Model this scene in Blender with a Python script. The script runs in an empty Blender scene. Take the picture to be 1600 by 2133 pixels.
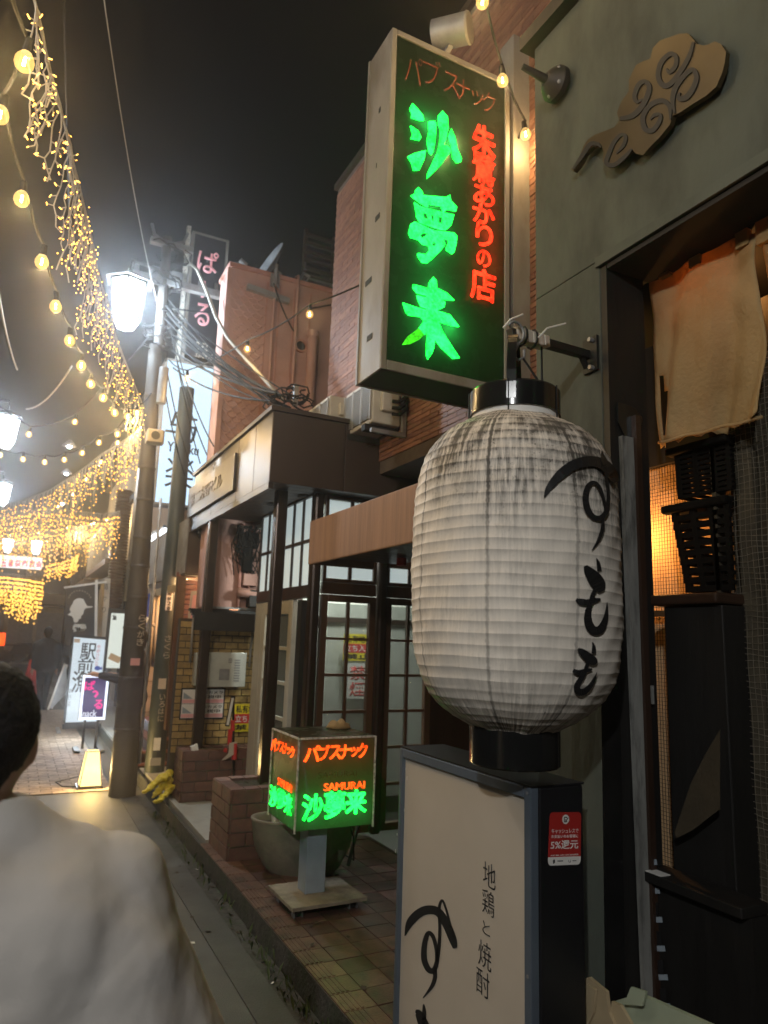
import bpy, bmesh, math, random
from mathutils import Vector, Matrix
random.seed(7)
S = bpy.context.scene
COL = S.collection
R = math.radians

# ------------------------------------------------------------------ camera
YAW, PITCH, ROLL, FPX, EYE = R(26.8), R(10.18), R(1.9), 1480.0, 1.6
_f = Vector((math.sin(YAW)*math.cos(PITCH), math.cos(YAW)*math.cos(PITCH), math.sin(PITCH)))
_r = Vector((math.cos(YAW), -math.sin(YAW), 0)); _u = _r.cross(_f)
_rr = _r*math.cos(ROLL) + _u*math.sin(ROLL); _uu = -_r*math.sin(ROLL) + _u*math.cos(ROLL)
CAM = Vector((0, 0, EYE))
cd = bpy.data.cameras.new('camera'); cam = bpy.data.objects.new('camera', cd); COL.objects.link(cam)
cd.sensor_fit = 'HORIZONTAL'; cd.sensor_width = 36; cd.lens = FPX/1600*36
cd.clip_start = 0.05; cd.clip_end = 900
cam.matrix_world = Matrix(((_rr.x, _uu.x, -_f.x, 0), (_rr.y, _uu.y, -_f.y, 0), (_rr.z, _uu.z, -_f.z, EYE), (0, 0, 0, 1)))
cd.dof.use_dof = True; cd.dof.focus_distance = 2.6; cd.dof.aperture_fstop = 4.6
S.camera = cam

# ------------------------------------------------------------------ night sky and exposure
W = bpy.data.worlds.new('World'); S.world = W; W.use_nodes = True
wn = W.node_tree.nodes; wl = W.node_tree.links
sky = wn.new('ShaderNodeTexSky'); sky.sky_type = 'NISHITA'; sky.sun_disc = False
sky.sun_elevation = R(-2.0); sky.sun_rotation = R(200); sky.air_density = 1.0; sky.dust_density = 4.0
hsv = wn.new('ShaderNodeHueSaturation'); hsv.inputs['Saturation'].default_value = 0.12
wl.new(sky.outputs[0], hsv.inputs['Color']); wl.new(hsv.outputs[0], wn['Background'].inputs[0])
wn['Background'].inputs[1].default_value = 0.03
S.view_settings.view_transform = 'Standard'; S.view_settings.look = 'None'
S.view_settings.exposure = 0.0; S.view_settings.gamma = 1.0
S.render.engine = 'CYCLES'
S.cycles.use_denoising = True
S.cycles.sample_clamp_indirect = 4.0
S.cycles.max_bounces = 6; S.cycles.transparent_max_bounces = 24

# ------------------------------------------------------------------ survey: a sight line met with a plane
def ray(x, y): return _rr*((x-800)/FPX) - _uu*((y-1066.5)/FPX) + _f
def atX(x, y, c): d = ray(x, y); return CAM + d*(c/d.x)
def atY(x, y, c): d = ray(x, y); return CAM + d*(c/d.y)
def atZ(x, y, c): d = ray(x, y); return CAM + d*((c-EYE)/d.z)

# ------------------------------------------------------------------ materials
def mat(name, col, rough=0.6, metal=0.0, var=0.18, scale=6.0, bump=0.0, bscale=40.0, dirt=None, dscale=3.0, damt=0.5,
        stretch=(1, 1, 1), emit=None, estr=0.0, spec=0.5, rnd=0.0, trans=0.0):
    m = bpy.data.materials.new(name); m.use_nodes = True
    n = m.node_tree.nodes; l = m.node_tree.links; b = n['Principled BSDF']
    b.inputs['Roughness'].default_value = rough; b.inputs['Metallic'].default_value = metal
    b.inputs['Specular IOR Level'].default_value = spec
    if trans: b.inputs['Transmission Weight'].default_value = trans
    c4 = (*col, 1)
    tc = n.new('ShaderNodeTexCoord'); mp = n.new('ShaderNodeMapping'); mp.inputs['Scale'].default_value = stretch
    l.new(tc.outputs['Object'], mp.inputs[0])
    oi = n.new('ShaderNodeObjectInfo')
    ad = n.new('ShaderNodeVectorMath'); ad.operation = 'ADD'
    ml = n.new('ShaderNodeMath'); ml.operation = 'MULTIPLY'; ml.inputs[1].default_value = 37.0
    l.new(oi.outputs['Random'], ml.inputs[0]); l.new(mp.outputs[0], ad.inputs[0]); l.new(ml.outputs[0], ad.inputs[1])
    nz = n.new('ShaderNodeTexNoise'); nz.inputs['Scale'].default_value = scale; nz.inputs['Detail'].default_value = 6
    nz.inputs['Roughness'].default_value = 0.6
    l.new(ad.outputs[0], nz.inputs['Vector'])
    rp = n.new('ShaderNodeValToRGB')
    rp.color_ramp.elements[0].position = 0.28; rp.color_ramp.elements[1].position = 0.72
    rp.color_ramp.elements[0].color = (*[max(0, c*(1-var)) for c in col], 1)
    rp.color_ramp.elements[1].color = (*[min(1, c*(1+var)) for c in col], 1)
    l.new(nz.outputs['Fac'], rp.inputs[0]); out = rp.outputs[0]
    if dirt:
        dz = n.new('ShaderNodeTexNoise'); dz.inputs['Scale'].default_value = dscale; dz.inputs['Detail'].default_value = 8
        dz.inputs['Roughness'].default_value = 0.65; l.new(ad.outputs[0], dz.inputs['Vector'])
        dr = n.new('ShaderNodeValToRGB'); dr.color_ramp.elements[0].position = 0.48; dr.color_ramp.elements[1].position = 0.68
        dr.color_ramp.elements[1].color = (damt, damt, damt, 1); l.new(dz.outputs['Fac'], dr.inputs[0])
        mx = n.new('ShaderNodeMixRGB'); mx.inputs[2].default_value = (*dirt, 1)
        l.new(dr.outputs[0], mx.inputs[0]); l.new(out, mx.inputs[1]); out = mx.outputs[0]
    if rnd:
        hv = n.new('ShaderNodeHueSaturation'); mr = n.new('ShaderNodeMapRange')
        mr.inputs['To Min'].default_value = 1-rnd; mr.inputs['To Max'].default_value = 1+rnd
        l.new(oi.outputs['Random'], mr.inputs[0]); l.new(mr.outputs[0], hv.inputs['Value']); l.new(out, hv.inputs['Color']); out = hv.outputs[0]
    l.new(out, b.inputs['Base Color'])
    if bump:
        bz = n.new('ShaderNodeTexNoise'); bz.inputs['Scale'].default_value = bscale; bz.inputs['Detail'].default_value = 5
        l.new(ad.outputs[0], bz.inputs['Vector'])
        bp = n.new('ShaderNodeBump'); bp.inputs['Strength'].default_value = bump; bp.inputs['Distance'].default_value = 0.01
        l.new(bz.outputs['Fac'], bp.inputs['Height']); l.new(bp.outputs[0], b.inputs['Normal'])
    if emit:
        b.inputs['Emission Color'].default_value = (*emit, 1); b.inputs['Emission Strength'].default_value = estr
    return m
def glow(name, col, st, sample=True):
    m = bpy.data.materials.new(name); m.use_nodes = True; n = m.node_tree.nodes; l = m.node_tree.links
    n.remove(n['Principled BSDF']); e = n.new('ShaderNodeEmission'); e.inputs[0].default_value = (*col, 1); e.inputs[1].default_value = st
    l.new(e.outputs[0], n['Material Output'].inputs[0])
    if 'neon' in name:      # tubes behind acrylic never light it evenly
        nz = n.new('ShaderNodeTexNoise'); nz.inputs['Scale'].default_value = 55; nz.inputs['Detail'].default_value = 4
        n2 = n.new('ShaderNodeTexNoise'); n2.inputs['Scale'].default_value = 9
        tc = n.new('ShaderNodeTexCoord'); l.new(tc.outputs['Object'], nz.inputs['Vector']); l.new(tc.outputs['Object'], n2.inputs['Vector'])
        ad = n.new('ShaderNodeMath'); l.new(nz.outputs['Fac'], ad.inputs[0]); l.new(n2.outputs['Fac'], ad.inputs[1])
        mr = n.new('ShaderNodeMapRange'); mr.inputs[1].default_value = .75; mr.inputs[2].default_value = 1.25; mr.inputs[3].default_value = st*.35; mr.inputs[4].default_value = st*1.5
        l.new(ad.outputs[0], mr.inputs[0]); l.new(mr.outputs[0], e.inputs[1])
    if not sample: m.cycles.emission_sampling = 'NONE'
    return m
def glass(name, tint, alpha, rough=0.1, emit=None, st=0):
    """a pane: mostly see-through with a gloss coat"""
    m = bpy.data.materials.new(name); m.use_nodes = True; n = m.node_tree.nodes; l = m.node_tree.links
    b = n['Principled BSDF']; b.inputs['Base Color'].default_value = (*tint, 1); b.inputs['Roughness'].default_value = rough
    if emit: b.inputs['Emission Color'].default_value = (*emit, 1); b.inputs['Emission Strength'].default_value = st
    t = n.new('ShaderNodeBsdfTransparent'); t.inputs[0].default_value = (*[0.6+0.4*c for c in tint], 1)
    mx = n.new('ShaderNodeMixShader'); mx.inputs[0].default_value = alpha
    l.new(t.outputs[0], mx.inputs[1]); l.new(b.outputs[0], mx.inputs[2]); l.new(mx.outputs[0], n['Material Output'].inputs[0])
    return m

K = {}
K['asphalt'] = mat('asphalt', (.062, .063, .056), .55, var=.35, scale=2.2, bump=.6, bscale=190, dirt=(.026, .028, .024), dscale=1.7, damt=.8)
K['gutter'] = mat('gutter concrete', (.06, .06, .054), .75, var=.25, scale=4, bump=.4, bscale=90, dirt=(.045, .045, .04), dscale=3, damt=.8)
K['concrete'] = mat('concrete slab', (.30, .29, .26), .8, var=.2, scale=4, bump=.25, bscale=80, dirt=(.12, .11, .1), dscale=4, damt=.5)
K['kerbface'] = mat('mossy kerb', (.055, .052, .045), .9, var=.5, scale=20, bump=.6, bscale=60, dirt=(.03, .045, .018), dscale=6, damt=.8)
K['tile'] = mat('pavement tile', (.11, .058, .045), .40, var=.45, scale=11, bump=.25, bscale=120, dirt=(.04, .036, .03), dscale=7, damt=.9, rnd=.34)
K['nosing'] = mat('nosing tile', (.15, .085, .06), .38, var=.3, scale=14, bump=.25, bscale=120, dirt=(.05, .042, .035), dscale=9, damt=.7, rnd=.2)
K['grout'] = mat('grout', (.045, .04, .034), .95, var=.3, scale=30)
K['paver'] = mat('paver', (.36, .27, .20), .75, var=.25, scale=15, bump=.3, bscale=100, rnd=.25, dirt=(.06, .05, .045), dscale=8)
K['brick'] = mat('facade brick tile', (.27, .125, .075), .6, var=.2, scale=16, bump=.2, bscale=100, rnd=.2)
K['brickb'] = mat('facade brick tile dark', (.21, .095, .06), .6, var=.2, scale=16, bump=.2, bscale=100, rnd=.2)
K['mortar'] = mat('mortar', (.10, .075, .055), .95, var=.2, scale=20)
K['ybrick'] = mat('ochre glazed tile', (.36, .24, .085), .4, var=.2, scale=16, bump=.2, bscale=90, rnd=.22, dirt=(.14, .085, .04), dscale=10, damt=.6)
K['ymortar'] = mat('dark mortar', (.06, .045, .03), .95, var=.3, scale=20)
K['pbrick'] = mat('planter brick', (.145, .07, .052), .7, var=.25, scale=15, bump=.35, bscale=80, rnd=.25, dirt=(.07, .06, .05), dscale=8, damt=.6)
K['pmortar'] = mat('planter mortar', (.20, .18, .155), .95, var=.25, scale=18)
K['pink'] = mat('pink render', (.42, .245, .205), .75, var=.14, scale=1.5, bump=.2, bscale=40, dirt=(.27, .155, .13), dscale=1.2, damt=.6)
K['pinkdark'] = mat('pink trim', (.40, .19, .15), .7, var=.15, scale=5, dirt=(.2, .1, .08), dscale=4)
K['greywall'] = mat('grey green render', (.076, .086, .068), .85, var=.22, scale=1.3, bump=.4, bscale=24, dirt=(.030, .032, .026), dscale=1.8, damt=.9, stretch=(1, 1, .4))
K['black'] = mat('black timber', (.008, .0072, .0065), .6, var=.4, scale=10, bump=.2, bscale=40, stretch=(1, 1, .15))
K['blackgloss'] = mat('black gloss plastic', (.010, .010, .010), .16, var=.3, scale=10)
K['darkwood'] = mat('dark brown wood', (.035, .018, .011), .38, var=.35, scale=9, stretch=(1, 1, .08), bump=.12, bscale=30)
K['woodpanel'] = mat('brown wood panel', (.085, .043, .022), .4, var=.3, scale=9, stretch=(1, 1, .08), bump=.12, bscale=30)
K['bronze'] = mat('bronze fascia', (.05, .042, .036), .38, metal=.75, var=.2, scale=6, stretch=(1, 1, .3), dirt=(.06, .045, .035), dscale=4, damt=.5)
K['brownmetal'] = mat('brown fascia', (.045, .029, .021), .5, var=.2, scale=2, dirt=(.04, .027, .02), dscale=2, damt=.6)
K['awning'] = mat('copper brown awning', (.27, .145, .078), .72, var=.22, scale=26, stretch=(1, 1, .05), bump=.25, bscale=60, dirt=(.13, .07, .04), dscale=3, damt=.5)
K['postbrown'] = mat('brown steel post', (.05, .033, .024), .28, metal=.5, var=.2, scale=8)
K['signframe'] = mat('aged sign frame', (.235, .215, .185), .55, var=.15, scale=5, dirt=(.14, .11, .08), dscale=4, damt=.7, stretch=(1, 1, .4))
K['signdark'] = mat('dark green acrylic', (.030, .055, .034), .28, var=.2, scale=4)
K['floorsignpanel'] = mat('dark brown acrylic', (.06, .04, .03), .2, var=.25, scale=6, dirt=(.12, .1, .07), dscale=20, damt=.3)
K['green'] = glow('green neon', (.009, 1.0, .055), 5.0)
K['greenyellow'] = glow('taped green neon', (.07, 1.0, .02), 1.2)
K['red'] = glow('red neon', (1.0, .028, .008), 3.4)
K['orange'] = glow('orange neon', (1.0, .075, .007), 2.8)
K['deadred'] = mat('unlit red letter', (.17, .040, .022), .4, var=.2)
K['whitepaint'] = mat('worn white edge', (.62, .58, .5), .6, var=.3, scale=40, dirt=(.08, .06, .04), dscale=45, damt=.9)
K['chipboard'] = mat('worn plywood', (.24, .205, .15), .8, var=.25, scale=12, dirt=(.09, .075, .055), dscale=7, damt=.8, bump=.3)
K['steelblue'] = mat('painted blue grey steel', (.28, .33, .38), .4, var=.12, scale=8)
K['rubber'] = mat('rubber', (.015, .015, .015), .7)
K['signwhite'] = mat('translucent sign face', (.53, .47, .39), .22, var=.05, scale=3, dirt=(.46, .40, .33), dscale=2.5, damt=.5)
K['signalu'] = mat('sign blue grey frame', (.12, .15, .19), .38, metal=.35, var=.1, scale=8)
K['signbody'] = mat('black sign body', (.008, .008, .010), .45, var=.3, scale=6)
K['ink'] = mat('black ink', (.012, .012, .013), .5, var=.2)
K['stickerred'] = mat('red sticker', (.38, .022, .018), .45, var=.05)
K['white'] = mat('white print', (.72, .70, .66), .5, var=.04)
K['creamac'] = mat('cream enamel', (.52, .49, .41), .5, var=.08, scale=4, dirt=(.3, .26, .2), dscale=4, damt=.5)
K['grille'] = mat('grey grille', (.30, .29, .26), .5, var=.1)
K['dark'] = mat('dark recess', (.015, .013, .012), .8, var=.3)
K['steel'] = mat('stainless steel', (.60, .61, .55), .36, metal=.45, var=.1, scale=5, dirt=(.3, .3, .26), dscale=3, damt=.4)
K['greysteel'] = mat('galvanised steel', (.30, .30, .30), .5, metal=.5, var=.2, scale=8, dirt=(.12, .11, .1), dscale=5)
K['pole'] = mat('weathered pole', (.075, .066, .058), .6, var=.25, scale=7, stretch=(1, 1, .25), dirt=(.045, .04, .036), dscale=6, damt=.7, bump=.2)
K['polegreen'] = mat('dark green pole', (.045, .055, .048), .5, var=.25, scale=7, stretch=(1, 1, .25), dirt=(.02, .022, .02), dscale=6, damt=.7)
K['cable'] = mat('black cable', (.009, .009, .009), .7, spec=.25)
K['whitecable'] = mat('pale cable', (.40, .37, .32), .6)
K['noren'] = mat('noren cloth', (.47, .345, .17), .92, var=.22, scale=5, bump=.6, bscale=75, dirt=(.28, .175, .065), dscale=2.5, damt=.8)
K['mesh'] = mat('galvanised wire', (.34, .31, .25), .45, metal=.4, var=.2)
K['meshwood'] = mat('dull screen board', (.05, .042, .026), .85, var=.4, scale=14, dirt=(.04, .033, .024), dscale=9, damt=.8, bump=.3, bscale=60)
K['oldgrey'] = mat('cracked grey paint', (.20, .20, .185), .8, var=.25, scale=12, stretch=(1, 1, .2), dirt=(.03, .03, .027), dscale=22, damt=.9, bump=.5, bscale=50)
K['paperorange'] = mat('glowing paper wall', (.60, .40, .22), .9, var=.1, scale=5, bump=.2)
K['card'] = mat('cardboard', (.42, .33, .20), .8, var=.1, scale=8)
K['cardgreen'] = mat('pale green card', (.36, .40, .28), .8, var=.08, scale=8)
K['yellowtarp'] = mat('yellow tarp', (.62, .48, .03), .5, var=.15, scale=14, bump=.4, bscale=40)
K['yellow'] = mat('yellow plate', (.72, .58, .02), .45, var=.06)
K['redprint'] = mat('red print', (.55, .035, .03), .45, var=.06)
K['pinkprint'] = mat('pink print', (.75, .38, .38), .5, var=.05)
K['pinkletter'] = mat('pink letter', (.75, .36, .38), .5, var=.06, emit=(1, .42, .45), estr=.25)
K['panelblack'] = mat('black sign sheet', (.018, .016, .019), .45, var=.25, scale=3)
K['greyshirt'] = mat('grey brown sweatshirt', (.44, .41, .38), .95, var=.08, scale=5, bump=.12, bscale=260)
K['hair'] = mat('black hair', (.008, .007, .007), .75, var=.6, scale=70, bump=.9, bscale=110, spec=.2)
K['skin'] = mat('skin', (.46, .27, .19), .55, var=.08)
K['coat'] = mat('black coat', (.014, .014, .017), .85, var=.3, scale=8)
K['trousers'] = mat('dark trousers', (.02, .02, .026), .85, var=.25, scale=8)
K['blue'] = mat('blue noren cloth', (.03, .06, .30), .8, var=.15)
K['soil'] = mat('dry soil', (.055, .043, .03), .95, var=.4, scale=25, bump=.6)
K['weed'] = mat('weed', (.05, .075, .022), .7, var=.4, scale=20)
K['stoneplanter'] = mat('stone planter', (.20, .175, .13), .75, var=.2, scale=9, dirt=(.09, .085, .06), dscale=6, damt=.7, bump=.3)
K['potwhite'] = mat('white pot', (.6, .58, .52), .5, var=.1)
K['redwood'] = mat('red brown steps', (.20, .07, .045), .55, var=.25, scale=8, stretch=(1, .2, 1))
K['beigeblock'] = mat('beige block wall', (.48, .36, .26), .8, var=.12, scale=5, bump=.2)
K['blockjoint'] = mat('block joint', (.28, .2, .15), .9)
K['farwall'] = mat('far wall', (.58, .51, .40), .85, var=.15, scale=.8, dirt=(.2, .17, .13), dscale=.7)
K['farwallb'] = mat('far timber wall', (.22, .15, .10), .8, var=.2, scale=1.5, stretch=(1, 1, .2))
K['farglass'] = mat('far window', (.05, .055, .06), .15, var=.2)
K['frost'] = glass('frosted lit pane', (.62, .68, .66), .93, .35, (.82, .95, .95), .42)
K['wired'] = glass('wired glass pane', (.36, .38, .36), .22, .14)
K['bulbglass'] = None
K['lamp'] = glow('cool lamp glass', (.74, .87, 1.0), 30)
K['whitelit'] = glow('lit white face', (.60, .82, 1.0), 1.35)
K['whitelitdim'] = glow('lit cream face', (.93, 1.0, .90), .8)
K['archlit'] = glow('lit arch sign', (1, .93, .93), 1.4)
K['archred'] = glow('arch red print', (.95, .09, .14), .9)
K['led'] = glow('warm led', (1.0, .52, .09), 7, False)
K['ledfar'] = glow('warm led far', (1.0, .50, .08), 4, False)
K['paperlamp'] = glow('paper lamp', (1.0, .78, .30), 2.2)
K['tube'] = glow('tube light', (.85, .93, 1.0), 6)
K['magenta'] = glow('magenta letters', (1.0, .03, .30), 1.0)
K['snackwhite'] = glow('pale letters', (.85, .88, 1.0), .9)
K['purplepanel'] = glow('dim purple face', (.055, .035, .12), 1.0)
K['frameglow'] = glow('lit frame', (.82, .88, 1.0), 1.6)
K['downlight'] = glow('downlight', (1.0, .72, .35), 9)
K['interior'] = mat('pale interior wall', (.46, .47, .42), .8, var=.08)
K['rope'] = mat('straw rope', (.45, .38, .25), .9)
K['gold'] = mat('gold emblem', (.08, .058, .028), .45, metal=.6, var=.15, scale=6)

K['plaque'] = mat('brushed plaque', (.095, .088, .08), .4, metal=.5, var=.15, scale=5)
def lightbox(name, col, trans):
    m = bpy.data.materials.new(name); m.use_nodes = True; n = m.node_tree.nodes; l = m.node_tree.links
    b = n['Principled BSDF']; b.inputs['Base Color'].default_value = (*col, 1); b.inputs['Roughness'].default_value = .22
    nz = n.new('ShaderNodeTexNoise'); nz.inputs['Scale'].default_value = 9; nz.inputs['Detail'].default_value = 6
    mr = n.new('ShaderNodeMapRange'); mr.inputs['To Min'].default_value = .15; mr.inputs['To Max'].default_value = .38
    tc = n.new('ShaderNodeTexCoord'); l.new(tc.outputs['Object'], nz.inputs['Vector']); l.new(nz.outputs['Fac'], mr.inputs[0]); l.new(mr.outputs[0], b.inputs['Roughness'])
    t = n.new('ShaderNodeBsdfTranslucent'); t.inputs[0].default_value = (*trans, 1)
    mx = n.new('ShaderNodeMixShader'); mx.inputs[0].default_value = .5
    l.new(b.outputs[0], mx.inputs[1]); l.new(t.outputs[0], mx.inputs[2]); l.new(mx.outputs[0], n['Material Output'].inputs[0]); return m
K['signdark'] = lightbox('dark green acrylic', (.020, .034, .022), (.30, .30, .30))
K['floorsignpanel'] = lightbox('dark brown acrylic', (.05, .036, .026), (.30, .30, .30))
# noren cloth lets light through
mm = K['noren']; nn = mm.node_tree.nodes; ll = mm.node_tree.links; tb = nn.new('ShaderNodeBsdfTranslucent'); tb.inputs[0].default_value = (.55, .32, .12, 1)
mx = nn.new('ShaderNodeMixShader'); mx.inputs[0].default_value = .35; ll.new(nn['Principled BSDF'].outputs[0], mx.inputs[1]); ll.new(tb.outputs[0], mx.inputs[2]); ll.new(mx.outputs[0], nn['Material Output'].inputs[0])
m = bpy.data.materials.new('lamp panel glass'); m.use_nodes = True; n = m.node_tree.nodes; l = m.node_tree.links
n.remove(n['Principled BSDF']); e = n.new('ShaderNodeEmission'); e.inputs[0].default_value = (.80, .90, 1, 1); e.inputs[1].default_value = 5.0
t = n.new('ShaderNodeBsdfTransparent'); q = n.new('ShaderNodeAddShader'); l.new(t.outputs[0], q.inputs[0]); l.new(e.outputs[0], q.inputs[1])
l.new(q.outputs[0], n['Material Output'].inputs[0]); K['lampglass'] = m
K['boardlit'] = glow('lit sign board face', (.80, .92, 1.0), .85)
# bulb glass: clear globe that lets its lamp shine through, faintly glowing
m = bpy.data.materials.new('bulb glass'); m.use_nodes = True; n = m.node_tree.nodes; l = m.node_tree.links
n.remove(n['Principled BSDF']); e = n.new('ShaderNodeEmission'); e.inputs[0].default_value = (1, .58, .15, 1); e.inputs[1].default_value = .55
t = n.new('ShaderNodeBsdfTransparent'); a = n.new('ShaderNodeAddShader'); l.new(t.outputs[0], a.inputs[0]); l.new(e.outputs[0], a.inputs[1])
l.new(a.outputs[0], n['Material Output'].inputs[0]); m.cycles.emission_sampling = 'NONE'; K['bulbglass'] = m

# ------------------------------------------------------------------ mesh building
class MB:
    def __init__(s): s.v = []; s.f = []; s.mi = []; s.cur = 0
    def add(s, vs, fs):
        o = len(s.v); s.v += [Vector(p) for p in vs]
        for f in fs: s.f.append([o+i for i in f]); s.mi.append(s.cur)
        return s
    def box(s, x0, y0, z0, x1, y1, z1):
        x0, x1 = min(x0, x1), max(x0, x1); y0, y1 = min(y0, y1), max(y0, y1); z0, z1 = min(z0, z1), max(z0, z1)
        return s.add([(x0,y0,z0),(x1,y0,z0),(x1,y1,z0),(x0,y1,z0),(x0,y0,z1),(x1,y0,z1),(x1,y1,z1),(x0,y1,z1)],
                     [(0,3,2,1),(4,5,6,7),(0,1,5,4),(1,2,6,5),(2,3,7,6),(3,0,4,7)])
    def obox(s, c, ax, ay, az):
        c, ax, ay, az = map(Vector, (c, ax, ay, az))
        P = [c+ax*i+ay*j+az*k for k in (-1,1) for i, j in ((-1,-1),(1,-1),(1,1),(-1,1))]
        return s.add(P, [(0,3,2,1),(4,5,6,7),(0,1,5,4),(1,2,6,5),(2,3,7,6),(3,0,4,7)])
    def bar(s, p, q, w, h=None, up=(0,0,1)):
        p, q = Vector(p), Vector(q); d = (q-p); L = d.length; d.normalize(); up = Vector(up)
        if abs(d.dot(up)) > .98: up = Vector((0,1,0))
        a = d.cross(up).normalized(); b = a.cross(d)
        return s.obox((p+q)/2, a*w/2, d*L/2, b*(h or w)/2)
    def tube(s, pts, r, n=6, cap=True):
        pts = [Vector(p) for p in pts]; rs = r if isinstance(r, (list, tuple)) else [r]*len(pts)
        o = len(s.v); pa = None; N = len(pts)
        for i, p in enumerate(pts):
            d = (pts[min(i+1, N-1)]-pts[max(i-1, 0)]).normalized()
            if pa is None:
                ref = Vector((0,0,1)) if abs(d.z) < .9 else Vector((1,0,0)); pa = d.cross(ref).normalized()
            else:
                pa = (pa-d*pa.dot(d)); pa = pa.normalized() if pa.length > 1e-6 else d.orthogonal().normalized()
            pb = d.cross(pa)
            for k in range(n):
                t = 2*math.pi*k/n; s.v.append(p+(pa*math.cos(t)+pb*math.sin(t))*rs[i])
        for i in range(N-1):
            for k in range(n):
                s.f.append([o+i*n+k, o+i*n+(k+1)%n, o+(i+1)*n+(k+1)%n, o+(i+1)*n+k]); s.mi.append(s.cur)
        if cap:
            s.f.append([o+k for k in range(n)][::-1]); s.mi.append(s.cur)
            s.f.append([o+(N-1)*n+k for k in range(n)]); s.mi.append(s.cur)
        return s
    def cyl(s, p, q, r, r1=None, n=16, cap=True): return s.tube([p, q], [r, r if r1 is None else r1], n, cap)
    def lathe(s, c, prof, n=32, cap=True, axis='Z'):
        c = Vector(c); o = len(s.v); N = len(prof)
        for (r, z) in prof:
            for k in range(n):
                t = 2*math.pi*k/n; x, y = r*math.cos(t), r*math.sin(t)
                s.v.append(c+(Vector((x,y,z)) if axis == 'Z' else Vector((z,x,y)) if axis == 'X' else Vector((y,z,x))))
        for i in range(N-1):
            for k in range(n):
                s.f.append([o+i*n+k, o+i*n+(k+1)%n, o+(i+1)*n+(k+1)%n, o+(i+1)*n+k]); s.mi.append(s.cur)
        if cap:
            s.f.append([o+k for k in range(n)][::-1]); s.mi.append(s.cur); s.f.append([o+(N-1)*n+k for k in range(n)]); s.mi.append(s.cur)
        return s
    def poly(s, pts): return s.add(pts, [tuple(range(len(pts)))])
    def prism(s, pts, d):
        pts = [Vector(p) for p in pts]; d = Vector(d); n = len(pts)
        return s.add(pts+[p+d for p in pts], [tuple(range(n))[::-1], tuple(range(n, 2*n))]+[(i,(i+1)%n,n+(i+1)%n,n+i) for i in range(n)])
    def ball(s, c, r, n=12, sc=(1,1,1)):
        prof = [(max(1e-4, r*math.sin(math.pi*i/n)), -r*math.cos(math.pi*i/n)) for i in range(n+1)]
        o = len(s.v); s.lathe((0,0,0), prof, n*2, False); c = Vector(c)
        for i in range(o, len(s.v)): v = s.v[i]; s.v[i] = c+Vector((v.x*sc[0], v.y*sc[1], v.z*sc[2]))
        return s

BASE = {}
def obj(name, mb, m, parent=None, smooth=False, bevel=0, auto=None):
    b = BASE.get(parent, Vector((0,0,0))) if parent else Vector((0,0,0))
    me = bpy.data.meshes.new(name); me.from_pydata([v-b for v in mb.v], [], mb.f)
    for mm in (m if isinstance(m, (list, tuple)) else [m]): me.materials.append(mm)
    if any(mb.mi): me.polygons.foreach_set('material_index', mb.mi)
    if smooth: me.polygons.foreach_set('use_smooth', [True]*len(me.polygons))
    bm = bmesh.new(); bm.from_mesh(me); bmesh.ops.recalc_face_normals(bm, faces=bm.faces); bm.to_mesh(me); bm.free()
    o = bpy.data.objects.new(name, me); COL.objects.link(o)
    if parent: o.parent = parent
    BASE[o] = b
    if bevel:
        bv = o.modifiers.new('bevel', 'BEVEL'); bv.width = bevel; bv.segments = 2; bv.limit_method = 'ANGLE'; bv.angle_limit = R(40)
    if auto:
        me.polygons.foreach_set('use_smooth', [True]*len(me.polygons))
        es = o.modifiers.new('edges', 'EDGE_SPLIT'); es.split_angle = R(auto)
    return o
def tag(o, label, cat, group=None):
    o['label'] = label; o['category'] = cat
    if group: o['group'] = group
    return o
def thing(name, label, cat, loc=(0,0,0), group=None):
    o = bpy.data.objects.new(name, None); COL.objects.link(o); o.location = loc; o.empty_display_size = .1
    BASE[o] = Vector(loc); return tag(o, label, cat, group)
def struct(name, mb, m, parent=None, **k):
    o = obj(name, mb, m, parent, **k)
    if not parent: o['kind'] = 'structure'
    return o
def stuff(o): o['kind'] = 'stuff'; return o
def dup(root, loc, label=None, rz=None):
    r = root.copy(); COL.objects.link(r); r.location = loc
    if rz is not None: r.rotation_euler.z = rz
    if label: r['label'] = label
    def kids(src, dst):
        for ch in list(src.children):
            c = ch.copy(); COL.objects.link(c); c.parent = dst; kids(ch, c)
    kids(root, r); return r
def point(name, parent, loc, col, watts, rad=.02):
    d = bpy.data.lights.new(name, 'POINT'); d.color = col; d.energy = watts; d.shadow_soft_size = rad
    o = bpy.data.objects.new(name, d); COL.objects.link(o); o.parent = parent; o.location = Vector(loc)-BASE.get(parent, Vector((0,0,0)))
    return o

# lettering: made as text, turned into mesh in one pass at the end
TEXTS = []
def glyph(body, org, xd, yd, nd, w, h, m, parent, name='letter', weight=0.0, depth=.003, bold=0.0):
    """fit the text into the w x h rectangle whose lower-left corner is org"""
    c = bpy.data.curves.new(name, 'FONT'); c.body = body; c.offset = weight; c.resolution_u = 4
    o = bpy.data.objects.new('tmp', c); COL.objects.link(o)
    TEXTS.append((o, Vector(org), Vector(xd), Vector(yd), Vector(nd), w, h, m, parent, name, depth, bold))
def glyphY(body, y, cx, cy, w, h, m, parent, name='letter', weight=0., depth=.004, bold=0.):
    a = atY(cx-w/2, cy, y); b = atY(cx+w/2, cy, y); t = atY(cx, cy-h/2, y); u = atY(cx, cy+h/2, y)
    glyph(body, (a.x, y, u.z), (1,0,0), (0,0,1), (0,-1,0), b.x-a.x, t.z-u.z, m, parent, name, weight, depth, bold)
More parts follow.
